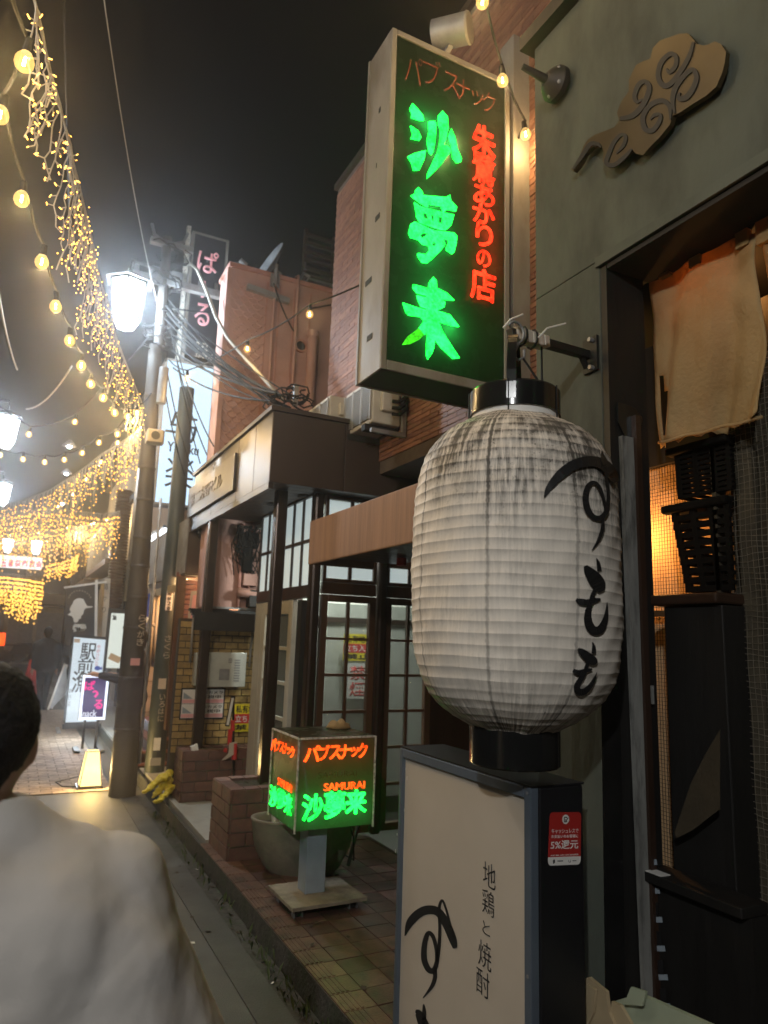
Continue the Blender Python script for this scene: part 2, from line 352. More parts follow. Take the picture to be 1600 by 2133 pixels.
def glyphX(body, x, cx, cy, w, h, m, parent, name='letter', weight=0., depth=.003, bold=0.):
    a = atX(cx-w/2, cy, x); b = atX(cx+w/2, cy, x); t = atX(cx, cy-h/2, x); u = atX(cx, cy+h/2, x)
    glyph(body, (x, a.y, u.z), (0,-1,0), (0,0,1), (-1,0,0), a.y-b.y, t.z-u.z, m, parent, name, weight, depth, bold)
def flush_texts():
    dg = bpy.context.evaluated_depsgraph_get(); groups = {}
    for (o, org, xd, yd, nd, w, h, m, parent, name, depth, bold) in TEXTS:
        me = bpy.data.meshes.new_from_object(o.evaluated_get(dg))
        if not len(me.vertices): continue
        bm = bmesh.new(); bm.from_mesh(me); bpy.data.meshes.remove(me)
        bmesh.ops.remove_doubles(bm, verts=bm.verts, dist=1e-5)
        if depth:
            g = bmesh.ops.extrude_face_region(bm, geom=bm.faces[:])
            for v in [q for q in g['geom'] if isinstance(q, bmesh.types.BMVert)]: v.co.z += 1.0
        xs = [v.co.x for v in bm.verts]; ys = [v.co.y for v in bm.verts]
        x0, x1, y0, y1 = min(xs), max(xs), min(ys), max(ys)
        if bold:
            src = bm.copy(); n0 = len(bm.verts)
            for q in range(8):
                t = q*math.pi/4; cp = src.copy()
                for v in cp.verts: v.co += Vector((math.cos(t)*bold*(x1-x0), math.sin(t)*bold*(y1-y0), .004+.004*q))
                tmp = bpy.data.meshes.new('t'); cp.to_mesh(tmp); cp.free(); bm.from_mesh(tmp); bpy.data.meshes.remove(tmp)
            src.free()
        b = BASE.get(parent, Vector((0,0,0)))
        bmesh.ops.recalc_face_normals(bm, faces=bm.faces[:])
        for v in bm.verts:
            p = org + xd*((v.co.x-x0)/max(1e-6, x1-x0)*w) + yd*((v.co.y-y0)/max(1e-6, y1-y0)*h) + nd*(v.co.z*depth)
            v.co = p-b
        if name == 'lettering':
            groups.setdefault((parent, m.name), [m, []])[1].append(bm); continue
        me = bpy.data.meshes.new(name); bm.to_mesh(me); bm.free(); me.materials.append(m)
        q = bpy.data.objects.new(name, me); COL.objects.link(q); q.parent = parent; BASE[q] = b
    for (parent, _), (m, bms) in groups.items():
        vs, fs = [], []
        for bm in bms:
            off = len(vs); bm.verts.index_update(); vs += [v.co.copy() for v in bm.verts]
            fs += [[off+v.index for v in f.verts] for f in bm.faces]; bm.free()
        me = bpy.data.meshes.new('lettering'); me.from_pydata(vs, [], fs); me.materials.append(m)
        q = bpy.data.objects.new('lettering', me); COL.objects.link(q); q.parent = parent
    for t in TEXTS: bpy.data.objects.remove(t[0])

# brush strokes -> ribbon outline (points carry their own width)
def smooth(pts, sub=6):
    out = []; n = len(pts)
    for i in range(n-1):
        p0, p1, p2, p3 = pts[max(i-1,0)], pts[i], pts[i+1], pts[min(i+2,n-1)]
        for k in range(sub):
            t = k/sub
            out.append(tuple(.5*((2*b)+(-a+c)*t+(2*a-5*b+4*c-d)*t*t+(-a+3*b-3*c+d)*t**3) for a, b, c, d in zip(p0, p1, p2, p3)))
    out.append(tuple(pts[-1])); return out
def ribbon(pts, sub=6):
    """(x, y, width) centre line -> left and right edges in the same plane"""
    P = smooth(pts, sub); L, Rr = [], []
    for i, (x, y, w) in enumerate(P):
        a, b = P[max(i-1,0)], P[min(i+1,len(P)-1)]
        dx, dy = b[0]-a[0], b[1]-a[1]; q = math.hypot(dx, dy) or 1
        L.append((x-dy/q*w/2, y+dx/q*w/2)); Rr.append((x+dy/q*w/2, y-dx/q*w/2))
    return L, Rr
def brush(mb, strokes, place, lift=None):
    """strokes laid on a surface through place(x, y) -> point; lift = thickness vector"""
    for st in strokes:
        L, Q = ribbon(st); a = [place(*p) for p in L]; b = [place(*p) for p in Q]; n = len(a)
        o = len(mb.v); mb.v += a+b
        for i in range(n-1): mb.f.append([o+i, o+i+1, o+n+i+1, o+n+i]); mb.mi.append(mb.cur)
        if lift:
            d = Vector(lift); o2 = len(mb.v); mb.v += [p+d for p in a+b]
            for i in range(n-1):
                mb.f.append([o2+i, o2+i+1, o2+n+i+1, o2+n+i]); mb.mi.append(mb.cur)
                mb.f.append([o+i, o+i+1, o2+i+1, o2+i]); mb.mi.append(mb.cur); mb.f.append([o+n+i, o+n+i+1, o2+n+i+1, o2+n+i]); mb.mi.append(mb.cur)
            for i in (0, n-1): mb.f.append([o+i, o+n+i, o2+n+i, o2+i]); mb.mi.append(mb.cur)
def filled(name, loops, m, parent, depth=(0,0,0)):
    """closed outlines (first = outer, rest = holes) in one plane -> solid plate"""
    bm = bmesh.new(); es = []
    for lp in loops:
        vs = [bm.verts.new(p-BASE.get(parent, Vector((0,0,0)))) for p in lp]
        es += [bm.edges.new((vs[i], vs[(i+1) % len(vs)])) for i in range(len(vs))]
    bmesh.ops.triangle_fill(bm, edges=es, use_beauty=True, use_dissolve=False)
    d = Vector(depth)
    if d.length:
        g = bmesh.ops.extrude_face_region(bm, geom=bm.faces[:])
        for v in [q for q in g['geom'] if isinstance(q, bmesh.types.BMVert)]: v.co += d
    bmesh.ops.recalc_face_normals(bm, faces=bm.faces[:])
    me = bpy.data.meshes.new(name); bm.to_mesh(me); bm.free(); me.materials.append(m)
    o = bpy.data.objects.new(name, me); COL.objects.link(o)
    if parent: o.parent = parent
    BASE[o] = BASE.get(parent, Vector((0,0,0))); return o

_unit = {}
def unit_box(sx, sy, sz, m, jit=0):
    k = (round(sx,4), round(sy,4), round(sz,4), m.name)
    if k not in _unit:
        mb = MB().box(-sx/2,-sy/2,-sz/2,sx/2,sy/2,sz/2)
        me = bpy.data.meshes.new('brick'); me.from_pydata(mb.v, [], mb.f); me.materials.append(m); _unit[k] = me
    return _unit[k]
def piece(name, me, loc, parent):
    o = bpy.data.objects.new(name, me); COL.objects.link(o)
    o.location = Vector(loc)-BASE.get(parent, Vector((0,0,0)))
    if parent: o.parent = parent
    return o
def bricks(parent, org, u, v, n, W, H, bw, bh, joint, mats, depth=.012, limit=300, name='brick', bond=.5, keep=None, near=None, jit=.002):
    """courses of separate bricks on the rectangle org + u*W + v*H, standing proud along n; u, v, n are axis unit vectors"""
    org, u, v, n = map(Vector, (org, u, v, n)); cells = []
    rows = int(H/bh)
    for j in range(rows):
        off = (bond*bw if j % 2 else 0); x = -off
        while x < W-1e-4:
            a, b = max(x, 0), min(x+bw, W); x += bw
            if b-a < bw*.2: continue
            c = org+u*((a+b)/2)+v*((j+.5)*bh)
            if keep and not keep(c): continue
            cells.append((c, b-a-joint))
    ref = Vector(near) if near else CAM
    cells.sort(key=lambda q: (q[0]-ref).length)
    rest = MB()
    for i, (c, w) in enumerate(cells):
        w = round(w, 3); m = mats[random.randrange(len(mats))]; c = c+n*(depth/2+random.uniform(-jit, jit))
        ax = [abs(u[k])*w+abs(v[k])*(bh-joint)+abs(n[k])*depth for k in range(3)]
        if i < limit: piece(name, unit_box(*ax, m), c, parent)
        else:
            rest.cur = mats.index(m); rest.box(*(c-Vector(ax)/2), *(c+Vector(ax)/2))
    if rest.v: stuff(obj(name+'_mass', rest, mats, parent))

# ================================================================== the setting
struct('ground', MB().box(-60, -20, -.30, 60, 140, -.06), K['asphalt'])
struct('road', MB().box(-7, -8, -.055, 1.08, 60, 0), K['asphalt'])
g = MB()
y = -2.0
while y < 24:
    g.box(1.082, y+.003, -.05, 1.236, y+2.397, .003+random.uniform(0, .003)); y += 2.4
struct('gutter', g, K['gutter'], bevel=.003)
struct('drain_channel', MB().box(1.238, -2, -.05, 1.346, 24, -.02), K['kerbface'])
struct('kerb', MB().box(1.348, -2, -.05, 1.36, 24, .108), K['kerbface'])
# weeds and grit along the kerb
w = MB()
for i in range(330):
    yy = random.choice([random.gauss(3.0, .5), random.gauss(2.3, .3), random.uniform(1.8, 7)]); xx = random.uniform(1.26, 1.352)
    h = random.uniform(.015, .07); a = random.uniform(0, 6.28); q = random.uniform(.003, .007)
    c = Vector((xx, yy, -.02)); t = c+Vector((math.cos(a)*h*.6, math.sin(a)*h*.6, h)); s_ = Vector((-math.sin(a), math.cos(a), 0))*q
    mdl = (c+t)/2+Vector((0,0,h*.15)); w.add([c, mdl-s_*1.4, t, mdl+s_*1.4], [(0,1,2,3)])
stuff(obj('weeds', w, K['weed']))
lt = MB()
for i in range(90):
    yy = random.uniform(1.6, 7.5); xx = random.choice([random.gauss(1.29, .03), random.uniform(.4, 1.34), random.uniform(1.4, 2.3)])
    zz = .004 if xx < 1.236 else (-.018 if xx < 1.35 else .1195); q = random.uniform(.004, .016); a_ = random.uniform(0, 6.28)
    u_ = Vector((math.cos(a_), math.sin(a_), random.uniform(-.1, .1)))*q; v_ = Vector((-math.sin(a_), math.cos(a_), .25))*q*random.uniform(.4, .9); c_ = Vector((xx, yy, zz+q*.3))
    lt.cur = 0 if i % 9 else 1; lt.add([c_-u_-v_, c_+u_-v_, c_+u_*.8+v_, c_-u_+v_], [(0,1,2,3)])
stuff(obj('litter', lt, [K['soil'], K['white']]))
# tiled pavement: every tile a piece with its own edges
pav = struct('pavement', MB().box(1.36, -2, -.05, 2.6, 5.46, .106), K['grout'])
me_t = {}
def tile_mesh(nm, sx, sy, m, grooves=False):
    mb = MB()
    if grooves:
        mb.box(-sx/2, -sy/2, -.008, sx/2, sy/2, .004)
        for k in range(4): mb.box(-sx/2+.012+k*.022, -sy/2+.004, .004, -sx/2+.024+k*.022, sy/2-.004, .0075)
    else: mb.box(-sx/2, -sy/2, -.008, sx/2, sy/2, .006)
    me = bpy.data.meshes.new(nm); me.from_pydata(mb.v, [], mb.f); me.materials.append(m); return me
mt = tile_mesh('tile', .144, .144, K['tile']); mn = tile_mesh('nosing_tile', .147, .144, K['nosing'], True)
for j in range(33):
    yy = .55+j*.15
    o = piece('nosing_tile', mn, (1.424, yy, .112), pav); o.rotation_euler = (0, random.uniform(-.006, .006), random.uniform(-.01, .01))
    for i in range(7):
        o = piece('tile', mt, (1.575+i*.15, yy, .110+random.uniform(-.0015, .0015)), pav)
        o.rotation_euler = (random.uniform(-.006, .006), random.uniform(-.006, .006), random.uniform(-.006, .006))
struct('porch_floor', MB().box(1.40, 5.464, -.05, 2.6, 8.2, .125), K['concrete'])
struct('side_pavement', MB().box(1.40, 8.21, -.05, 2.6, 24, .10), K['concrete'])
# brick pavers in the road further on
pv = struct('paved_strip', MB().box(-.9, 8.0, .001, 1.06, 20, .004), K['grout'])
bricks(pv, (-.3, 8.0, .004), (1,0,0), (0,1,0), (0,0,1), 1.36, 8.0, .2, .1, .008, [K['paver']], depth=.006, limit=300, name='paver', near=(.9, 8.0, 0), jit=.001)
# worn white lane marks far up the road
for (px, py, w_) in ((30, 1378, 60), (20, 1405, 36), (62, 1422, 22)):
    a = atZ(px-w_/2, py, .004); b = atZ(px+w_/2, py+5, .004)
    struct('road_marking', MB().box(a.x, min(a.y, b.y)-.25, .003, b.x, max(a.y, b.y)+.25, .006), K['white'])

# ================================================================== grey rendered building on the right, with its doorway
WX = 1.75; YC = 2.15; YJ = 1.79; ZL = 2.99
gtop = atX(1120, 96, WX).z
gb = thing('grey_building', 'grey green rendered shop front with cloud emblem above dark doorway', 'building', (2.2, 1.0, 0))
obj('wall', MB().box(WX, -1.2, ZL, WX+.28, YC, gtop).box(WX, YJ, 0, WX+.185, YC, ZL-.002), K['greywall'], gb, bevel=.004)
obj('coping', MB().box(WX-.05, -1.2, gtop+.002, WX+.35, YC+.04, gtop+.07), K['black'], gb)
obj('lintel_trim', MB().box(WX-.012, -1.2, ZL-.03, WX-.001, YJ+.01, ZL+.008), K['greywall'], gb)
obj('jamb', MB().box(WX+.003, YJ-.03, 0, WX+.185, YJ-.002, ZL-.035), K['black'], gb)
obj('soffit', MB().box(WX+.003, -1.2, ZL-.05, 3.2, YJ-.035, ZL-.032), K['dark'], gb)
obj('side_wall', MB().box(WX+.285, YC-.03, 0, 3.4, YC-.01, gtop-.01), K['greywall'], gb)
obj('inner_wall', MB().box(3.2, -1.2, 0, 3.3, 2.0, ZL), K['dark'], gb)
# cracked painted board and black edging boards on the jamb
def jb(x): return atY(x, 1300, YJ-.03).x
obj('painted_board', MB().bar((jb(1296)+.03, YJ-.041, 2.32), (jb(1300)+.055, YJ-.045, .2), .052, .018, up=(0,1,0)), K['oldgrey'], gb)
obj('edging_board', MB().bar((jb(1322)+.012, YJ-.048, 2.4), (jb(1322)+.02, YJ-.05, .2), .024, .03, up=(0,1,0)), K['darkwood'], gb)
obj('black_sheet', MB().bar((jb(1268), YJ-.036, 1.9), (jb(1262)-.005, YJ-.036, .1), .075, .006, up=(0,1,0)), K['blackgloss'], gb)
obj('painted_batten', MB().box(WX+.06, YJ-.05, 1.42, WX+.15, YJ-.032, 1.48), K['oldgrey'], gb)
# duct tape patch on the jamb
t = MB(); tp = [(1285,838),(1318,850),(1337,870),(1330,912),(1300,910),(1286,880)]
t.prism([atY(x, y, YJ-.036) for x, y in tp], (0, -.006, 0)); obj('tape_patch', t, K['blackgloss'], gb)
# thin pipe at the corner
pz = atX(1115, 460, WX+.08)
obj('corner_pipe', MB().tube([(WX+.30, YC+.03, pz.z+.02), (WX+.10, YC+.03, pz.z+.02), (WX+.05, YC+.03, pz.z-.04), (WX+.05, YC+.03, .1)], .014, 8), K['greywall'], gb, smooth=True)

# cloud emblem
em = thing('cloud_emblem', 'gold cloud shaped emblem with swirl cuts shaded in black on grey wall', 'emblem', atX(1370, 230, WX))
Z2 = lambda x, y: atX(800+x/2, y/2, WX-.038)
outl = [(775,705),(800,690),(830,610),(850,580),(880,560),(920,545),(960,530),(980,500),(970,470),(990,420),(1020,380),(1020,330),(1050,270),(1080,255),(1110,245),(1120,200),(1150,168),(1190,155),(1230,140),(1265,138),(1290,165),(1300,180),(1330,190),(1350,185),(1380,172),(1405,185),(1425,215),(1420,260),(1410,300),(1385,360),(1340,400),(1290,430),(1230,470),(1205,480),(1190,520),(1150,570),(1110,610),(1080,645),(1050,640),(1030,622),(1000,652),(960,690),(930,695),(910,670),(915,630),(905,605),(870,610),(840,640),(812,690),(790,715)]
plate = filled('emblem_plate', [[Z2(*p) for p in outl]], K['gold'], em, (.018, 0, 0))
sw = [[(1292,176,10),(1272,240,18),(1232,308,20),(1190,355,22),(1158,350,22),(1145,310,20),(1160,258,20),(1196,226,20),(1220,240,18),(1216,278,18),(1192,302,16),(1180,286,6)],
      [(985,495,14),(1040,482,22),(1085,432,22),(1108,372,20),(1094,342,18),(1066,352,20),(1047,398,18),(1056,424,16),(1082,414,6)],
      [(1214,472,8),(1205,420,18),(1217,368,22),(1252,318,20),(1288,292,20),(1305,322,20),(1290,370,22),(1260,408,24),(1230,410,18),(1236,386,6)],
      [(1196,500,6),(1192,444,18),(1160,420,20),(1112,440,20),(1082,488,20),(1090,536,22),(1120,545,20),(1148,512,18),(1154,480,14),(1130,480,14),(1112,500,6)],
      [(1034,622,8),(1008,652,16),(962,688,18),(930,680,18),(940,640,18),(962,592,16),(992,562,14),(1010,574,14),(998,610,14),(970,640,6)],
      [(790,706,8),(822,660,16),(860,604,18),(892,600,14),(905,614,8)]]
b = MB(); brush(b, sw, Z2, (-.004, 0, 0)); obj('swirl_cut_shade', b, K['black'], em)  # black strokes paint the shadowed look of swirls cut into the plate
obj('standoff', MB().cyl(atX(1340,240,WX-.014), atX(1340,240,WX+.01), .03).cyl(atX(1420,150,WX-.014), atX(1420,150,WX+.01), .03), K['black'], em)

# flood lamp stuck on the grey wall
c = atX(1172, 182, WX)
fl = thing('wall_lamp', 'black unlit clip lamp with wing screws on grey wall corner', 'wall lamp', c)
obj('mount', MB().lathe(c, [(.07,-.02),(.07,-.045),(.05,-.07),(.025,-.09)], 20, axis='X'), K['black'], fl, auto=35)
obj('stem', MB().cyl(c+Vector((-.08,0,0)), c+Vector((-.19,.02,.03)), .018, .012), K['black'], fl)
s_ = MB()
for k in range(5):
    t_ = k*1.25; s_.ball(c+Vector((-.055, math.cos(t_)*.052, math.sin(t_)*.052)), .011, 5)
obj('screw', s_, K['greysteel'], fl, smooth=True)

# noren hanging in the doorway, in two strips
NX = 1.96
def cloth(name, yl, yr, zt0, zt1, zb0, zb1, parent, torn=False, nx=26, nz=34):
    mb = MB(); keep = []
    for j in range(nz+1):
        for i in range(nx+1):
            u, v = i/nx, j/nz
            yy = yl+(yr-yl)*u; z = (zt0+(zt1-zt0)*u)*(1-v)+(zb0+(zb1-zb0)*u)*v
            sag = .02*math.sin(u*math.pi*2.2+.6)*(1-v)*.6
            xx = NX+.022*math.sin(u*9+v*2.2)*(0.3+v)+.010*math.sin(u*23+v*6+1)*(v+.2)+.006*math.sin(u*13-v*17)*(1-v)+.01*math.sin(v*7+u*3)
            if j == nz: z += .008*math.sin(u*40)+.006*math.sin(u*90)
            mb.v.append(Vector((xx, yy+.008*math.sin(v*8), z-sag)))
    for j in range(nz):
        for i in range(nx):
            if torn and (1 <= i <= 2 and nz-9 <= j <= nz-3 or i == 2 and j == nz-10 or i == 1 and nz-13 <= j < nz-9): continue
            a = j*(nx+1)+i; mb.f.append([a, a+1, a+nx+2, a+nx+1]); mb.mi.append(0)
    o = obj(name, mb, K['noren'], parent, smooth=True); so = o.modifiers.new('cloth', 'SOLIDIFY'); so.thickness = .003
    return o
n0 = atX(1352, 560, NX); n1 = atX(1575, 478, NX); n2 = atX(1372, 928, NX); n3 = atX(1588, 872, NX)
nr = thing('noren', 'ochre linen noren curtain with torn lower corner in the dark doorway', 'curtain', n0)
cloth('curtain_cloth', n0.y, n1.y-.005, n0.z, n1.z, n2.z, n3.z, nr, True)
cloth('curtain_cloth', n1.y-.022, n1.y-.45, n1.z, n1.z, n3.z+.01, n3.z+.02, nr)
for px, py in ((1385, 545), (1450, 522), (1548, 480), (1592, 470)):
    p = atX(px, py, NX); obj('rod_loop', MB().box(NX-.012, p.y-.022, p.z-.06, NX+.012, p.y+.022, p.z+.07), K['noren'], nr)
zr = n0.z+.075
obj('curtain_rod', MB().cyl((NX, YJ-.01, zr-.01), (NX, -.6, zr-.01), .014, n=10), K['black'], nr, smooth=True)
hem = MB()
hem.tube([atX(1372+i*12, 922-i*2.9+1.5*math.sin(i), NX-.024) for i in range(19)], .006, 5)
obj('hem', hem, K['noren'], nr, smooth=True)
wr = thing('white_rod', 'short white rod stretched under the doorway soffit beside the noren', 'rod', atX(1293, 518, WX+.1))
obj('rod', MB().cyl(atX(1293, 518, WX+.1), atX(1368, 552, NX-.03), .006, n=8), K['white'], wr)

# lit room behind the doorway
rm = thing('paper_screen', 'orange lit paper screen behind wire mesh in the dark doorway', 'screen', (2.2, 2.0, 0))
a = atX(1330, 985, 2.2)
obj('paper', MB().box(2.2, 1.3, .7, 2.22, 2.115, a.z), K['paperorange'], rm)
gr = MB()
for i in range(22): yy = 1.82+i*.013; gr.box(2.185, yy, .7, 2.1865, yy+.0013, a.z)
for i in range(112): zz = .72+i*.014; gr.box(2.187, 1.8, zz, 2.1885, 2.11, zz+.0013)
stuff(obj('wire_grid', gr, K['cable'], rm))
obj('screen_frame', MB().box(2.17, 1.3, a.z+.001, 2.25, 2.115, a.z+.5), K['black'], rm); obj('screen_bar', MB().box(2.15, 1.38, 1.72, 2.18, 2.11, 1.742), K['black'], rm)
pl = thing('pendant_lamp', 'warm pendant bulb hidden behind the noren inside the doorway', 'lamp', (2.08, 2.03, 2.02))
obj('bulb', MB().ball((2.08, 2.03, 2.02), .04, 8), K['bulbglass'], pl, smooth=True)
obj('cord', MB().cyl((2.08, 2.03, 2.06), (2.08, 2.03, ZL-.05), .006, n=6), K['cable'], pl)
point('lamp_light', pl, (2.08, 2.03, 2.02), (1.0, .42, .11), 8, .02)
point('lamp_light', pl, (2.10, 1.55, 2.86), (1.0, .42, .11), 3, .04)

# dark cabinet with trays stacked on it
CXx = 1.93
def rz(px, py, x=CXx): return atX(px, py, x)
K['blackest'] = mat('black plastic', (.004, .0038, .0036), .8, spec=.1)
cb = thing('cabinet', 'dark wooden cabinet with overhanging top in the doorway', 'cabinet', (CXx, 1.4, 0))
p0 = rz(1350, 1262); p1 = rz(1497, 1240)
obj('top', MB().box(CXx-.01, p1.y, p0.z, CXx+.25, p0.y, p0.z+.035), K['darkwood'], cb, bevel=.008)
obj('cabinet_body', MB().box(CXx+.015, p1.y, .05, CXx+.24, rz(1378, 1300).y, p0.z-.003), K['black'], cb, bevel=.004)
q0 = rz(1372, 1800)
obj('shelf', MB().box(CXx-.10, p1.y-.1, q0.z-.03, CXx+.012, q0.y, q0.z), K['black'], cb, bevel=.004)
obj('shelf_support', MB().box(CXx-.06, p1.y-.1, .05, CXx+.012, q0.y-.03, q0.z-.032), K['black'], cb)
obj('label', MB().box(CXx-.102, q0.y-.10, q0.z+.001, CXx-.06, q0.y-.04, q0.z+.003), K['white'], cb)
def crate(l0, l1, top, bot, label):
    XC = CXx+.06; a = rz(l0, top, XC+.03); b_ = rz(l1, bot, XC+.03); c_ = rz(1492, bot, XC+.03)
    th = thing('plastic_crate', label, 'crate', (CXx+.1, b_.y, b_.z), 'crates stacked on the cabinet')
    yr = c_.y-.06
    mb = MB()
    rows = 9; hh = (a.z-b_.z)
    for k in range(rows):
        z0 = b_.z+hh*k/rows; z1 = z0+hh/rows*.62; w0 = b_.y+(a.y-b_.y)*k/rows
        mb.box(XC+.03, yr, z0, XC+.045, w0, z1)
        for f in (0, .33, .66, .92): yy = w0+(yr-w0)*f; mb.box(XC+.03, yy-.022, z1, XC+.045, yy, z0+hh/rows)
        mb.box(XC+.045, w0-.012, z0, XC+.2, w0, z1)
    obj('slatted_side', mb, K['blackest'], th)
    obj('rim', MB().box(XC+.015, yr, a.z, XC+.22, a.y+.03, a.z+.03), K['blackest'], th, bevel=.008)
crate(1396, 1428, 1070, 1234, 'black slotted plastic crate resting on the cabinet top')
crate(1404, 1412, 950, 1040, 'upper black crate below the noren, set on another crate')
fb = thing('cloth_flap', 'torn ochre cloth flap hanging beside the mesh screen', 'cloth', rz(1450, 1650, 1.88))
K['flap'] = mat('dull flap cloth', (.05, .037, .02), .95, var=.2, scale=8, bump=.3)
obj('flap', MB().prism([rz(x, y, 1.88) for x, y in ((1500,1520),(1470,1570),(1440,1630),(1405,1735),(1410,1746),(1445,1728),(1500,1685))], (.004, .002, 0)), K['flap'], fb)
# screen of wire mesh on a board
ms = thing('mesh_screen', 'tall screen of square wire mesh over worn board at right of doorway', 'screen', (2.03, 1.2, 0))
SQ = .17
y0 = rz(1506, 1300, 2.03).y
obj('screen_post', MB().box(1.85+SQ, y0-.006, .1, 1.90+SQ, y0+.010, 2.6), K['meshwood'], ms)
obj('backing_board', MB().box(1.925+SQ, .6, .1, 1.94+SQ, y0-.007, 2.6), K['meshwood'], ms)
obj('screen_rail', MB().box(1.88+SQ, y0-.12, .1, 1.905+SQ, y0-.06, 2.6), K['meshwood'], ms)
gr = MB()
nyw, nzw = 24, 126
def wob(i, k): return Vector((1.872+SQ+.006*math.sin(i*.9+k*.13)+.004*math.sin(k*.31), 0, 0))
for i in range(nyw):
    yy = y0-.02-i*.0185
    gr.tube([Vector((0, yy+.004*math.sin(k*.5+i), .12+k*.019*4))+wob(i, k*4) for k in range(33)], .0009, 3, False)
for k in range(nzw):
    zz = .12+k*.0196
    gr.tube([Vector((0, y0-.01-i*.037*1.0, zz+.004*math.sin(i*1.3+k)))+wob(i*2, k) for i in range(13)], .0009, 3, False)
stuff(obj('wire_mesh', gr, K['mesh'], ms))
# leaning blue and white strip, cardboard at the bottom
ts = thing('tape_strip', 'blue and white striped plastic strip hanging beside the cabinet', 'strip', atX(1365, 1900, 1.86))
m2 = MB()
for k in range(12):
    m2.cur = k % 2; m2.prism([atX(1346+k*2.8+dx, 1760+k*30+dy, 1.86) for dx, dy in ((0,0),(18 if k%2 else 12,0),(20 if k%2 else 14,30 if not k % 2 else 12),(2,30 if not k%2 else 12))], (.002,0,0))
obj('strip', m2, [K['ink'], K['steelblue']], ts)
cx = 1.60
cb1 = thing('cardboard_sheet', 'brown cardboard sheet folded behind the black sign body', 'cardboard', atX(1250, 2100, cx))
obj('sheet', MB().prism([atX(x, y, cx) for x, y in ((1212,2040),(1226,2036),(1262,2066),(1268,2110),(1300,2180),(1215,2190))], (.012,0,0)), K['card'], cb1)
obj('fold', MB().prism([atX(x, y, cx-.012) for x, y in ((1222,2050),(1240,2062),(1236,2110),(1218,2150))], (.008,0,0)), K['card'], cb1)
cb2 = thing('card_box', 'pale green cardboard box lying open by the doorway', 'cardboard', atX(1360, 2110, cx))
obj('box_side', MB().prism([atX(x, y, cx+.03) for x, y in ((1278,2086),(1330,2070),(1480,2136),(1500,2230),(1270,2230))], (.015,.0,0)), K['cardgreen'], cb2)
obj('box_flap', MB().prism([atX(x, y, cx-.0) for x, y in ((1314,2056),(1345,2066),(1338,2096),(1300,2092))], (.008,0,0)), K['cardgreen'], cb2)
obj('box_end', MB().prism([atX(x, y, cx+.01) for x, y in ((1274,2086),(1292,2094),(1330,2160),(1270,2160))], (.01,0,0)), K['card'], cb2)

# ================================================================== brick building
BX = 2.45
bb = thing('brick_building', 'brown building clad in thin brick tiles behind the tall green sign', 'building', (3.2, 4.2, 0))
bz = atX(700, 400, BX).z; by = atX(693, 600, BX).y
obj('wall', MB().box(BX+.01, 2.17, 2.9, 5.0, by, bz), K['mortar'], bb)
bricks(bb, (BX+.01, 2.2, 3.0), (0,1,0), (0,0,1), (-1,0,0), by-2.2, bz-3.0-.05, .232, .036, .005, [K['brick'], K['brickb']], depth=.012, limit=300, near=(BX, 5.2, 3.4))
obj('roof_edge', MB().box(BX-.03, 2.2, bz, 5.0, by+.02, bz+.06), K['brownmetal'], bb)
# pink building beyond it
PY = 7.0
pb = thing('pink_building', 'salmon pink rendered building with scalloped plaster strip and flat roof', 'building', (2.6, 8, 0))
pl_ = atY(474, 548, PY); pzt = pl_.z
obj('wall', MB().box(1.62, PY, 1.86, 4.6, 7.42, pzt-.03).box(2.25, 7.421, 1.86, 4.6, 10.5, pzt-.04), K['pink'], pb)
obj('parapet', MB().box(1.60, PY-.02, pzt-.03, 4.6, 7.44, pzt+.02).box(2.23, 7.441, pzt-.03, 4.6, 10.5, pzt+.01), K['pinkdark'], pb)
obj('corner_strip', MB().box(1.585, PY-.025, 1.86, 1.635, PY+.1, pzt-.05), K['pink'], pb)
for xx in (2.02, 2.16, 2.33, 2.52): obj('panel_joint', MB().box(xx, PY-.012, 1.9, xx+.018, PY-.001, pzt-.1), K['pinkdark'], pb)
# scalloped relief
sc = MB()
rad = .055
for j in range(62):
    zc = 2.0+j*.056
    if zc < 3.1: continue
    if zc > pzt-.15: break
    for i in range(4):
        xc = 1.69+i*.096+(.048 if j % 2 else 0)
        if xc > 1.99: continue
        sc.tube([(xc+rad*math.cos(t), PY-.006-.008*math.sin(t-math.pi), zc+rad*math.sin(t)) for t in [math.pi+k*math.pi/7 for k in range(8)]], .0085, 4)
obj('scallop_relief', sc, K['pink'], pb)
pp = MB()
for x, zt in ((2.10, pzt-.1), (2.36, pzt-.05)): pp.tube([(x, PY+.05, zt+.12), (x, PY-.04, zt+.10), (x, PY-.05, zt), (x, PY-.05, 3.2)], .016, 6)
obj('pipe', pp, K['pink'], pb, smooth=True)
d0 = atY(652, 700, PY-.07); d1 = atY(650, 855, PY-.07)
obj('downpipe', MB().cyl((d0.x, PY-.07, d0.z), (d0.x, PY-.07, d1.z-.6), .055, n=16).cyl((d0.x, PY-.07, d0.z-.02), (d0.x, PY-.07, d0.z+.05), .065, n=16), K['pink'], pb, auto=40)
vc = atY(625, 722, PY)
v = MB().lathe((vc.x, PY-.012, vc.z), [(.075,0),(.075,-.03),(.055,-.03),(.052,.02)], 24, axis='Y')
obj('vent_ring', v, K['pinkdark'], pb, smooth=False)
obj('vent_hole', MB().lathe((vc.x, PY-.02, vc.z), [(.052,0),(.001,-.001)], 20, axis='Y'), K['dark'], pb)
ba = atY(515, 597, PY-.05); bb_ = atY(602, 628, PY-.05)
obj('steel_angle', MB().bar(ba, bb_, .05, .06), K['greysteel'], pb)
obj('roof_hatch', MB().box(2.62, 7.3, pzt+.02, 2.95, 7.9, pzt+.20).box(2.58, 7.25, pzt+.20, 2.99, 7.95, pzt+.23), K['greysteel'], pb)
gn = MB()
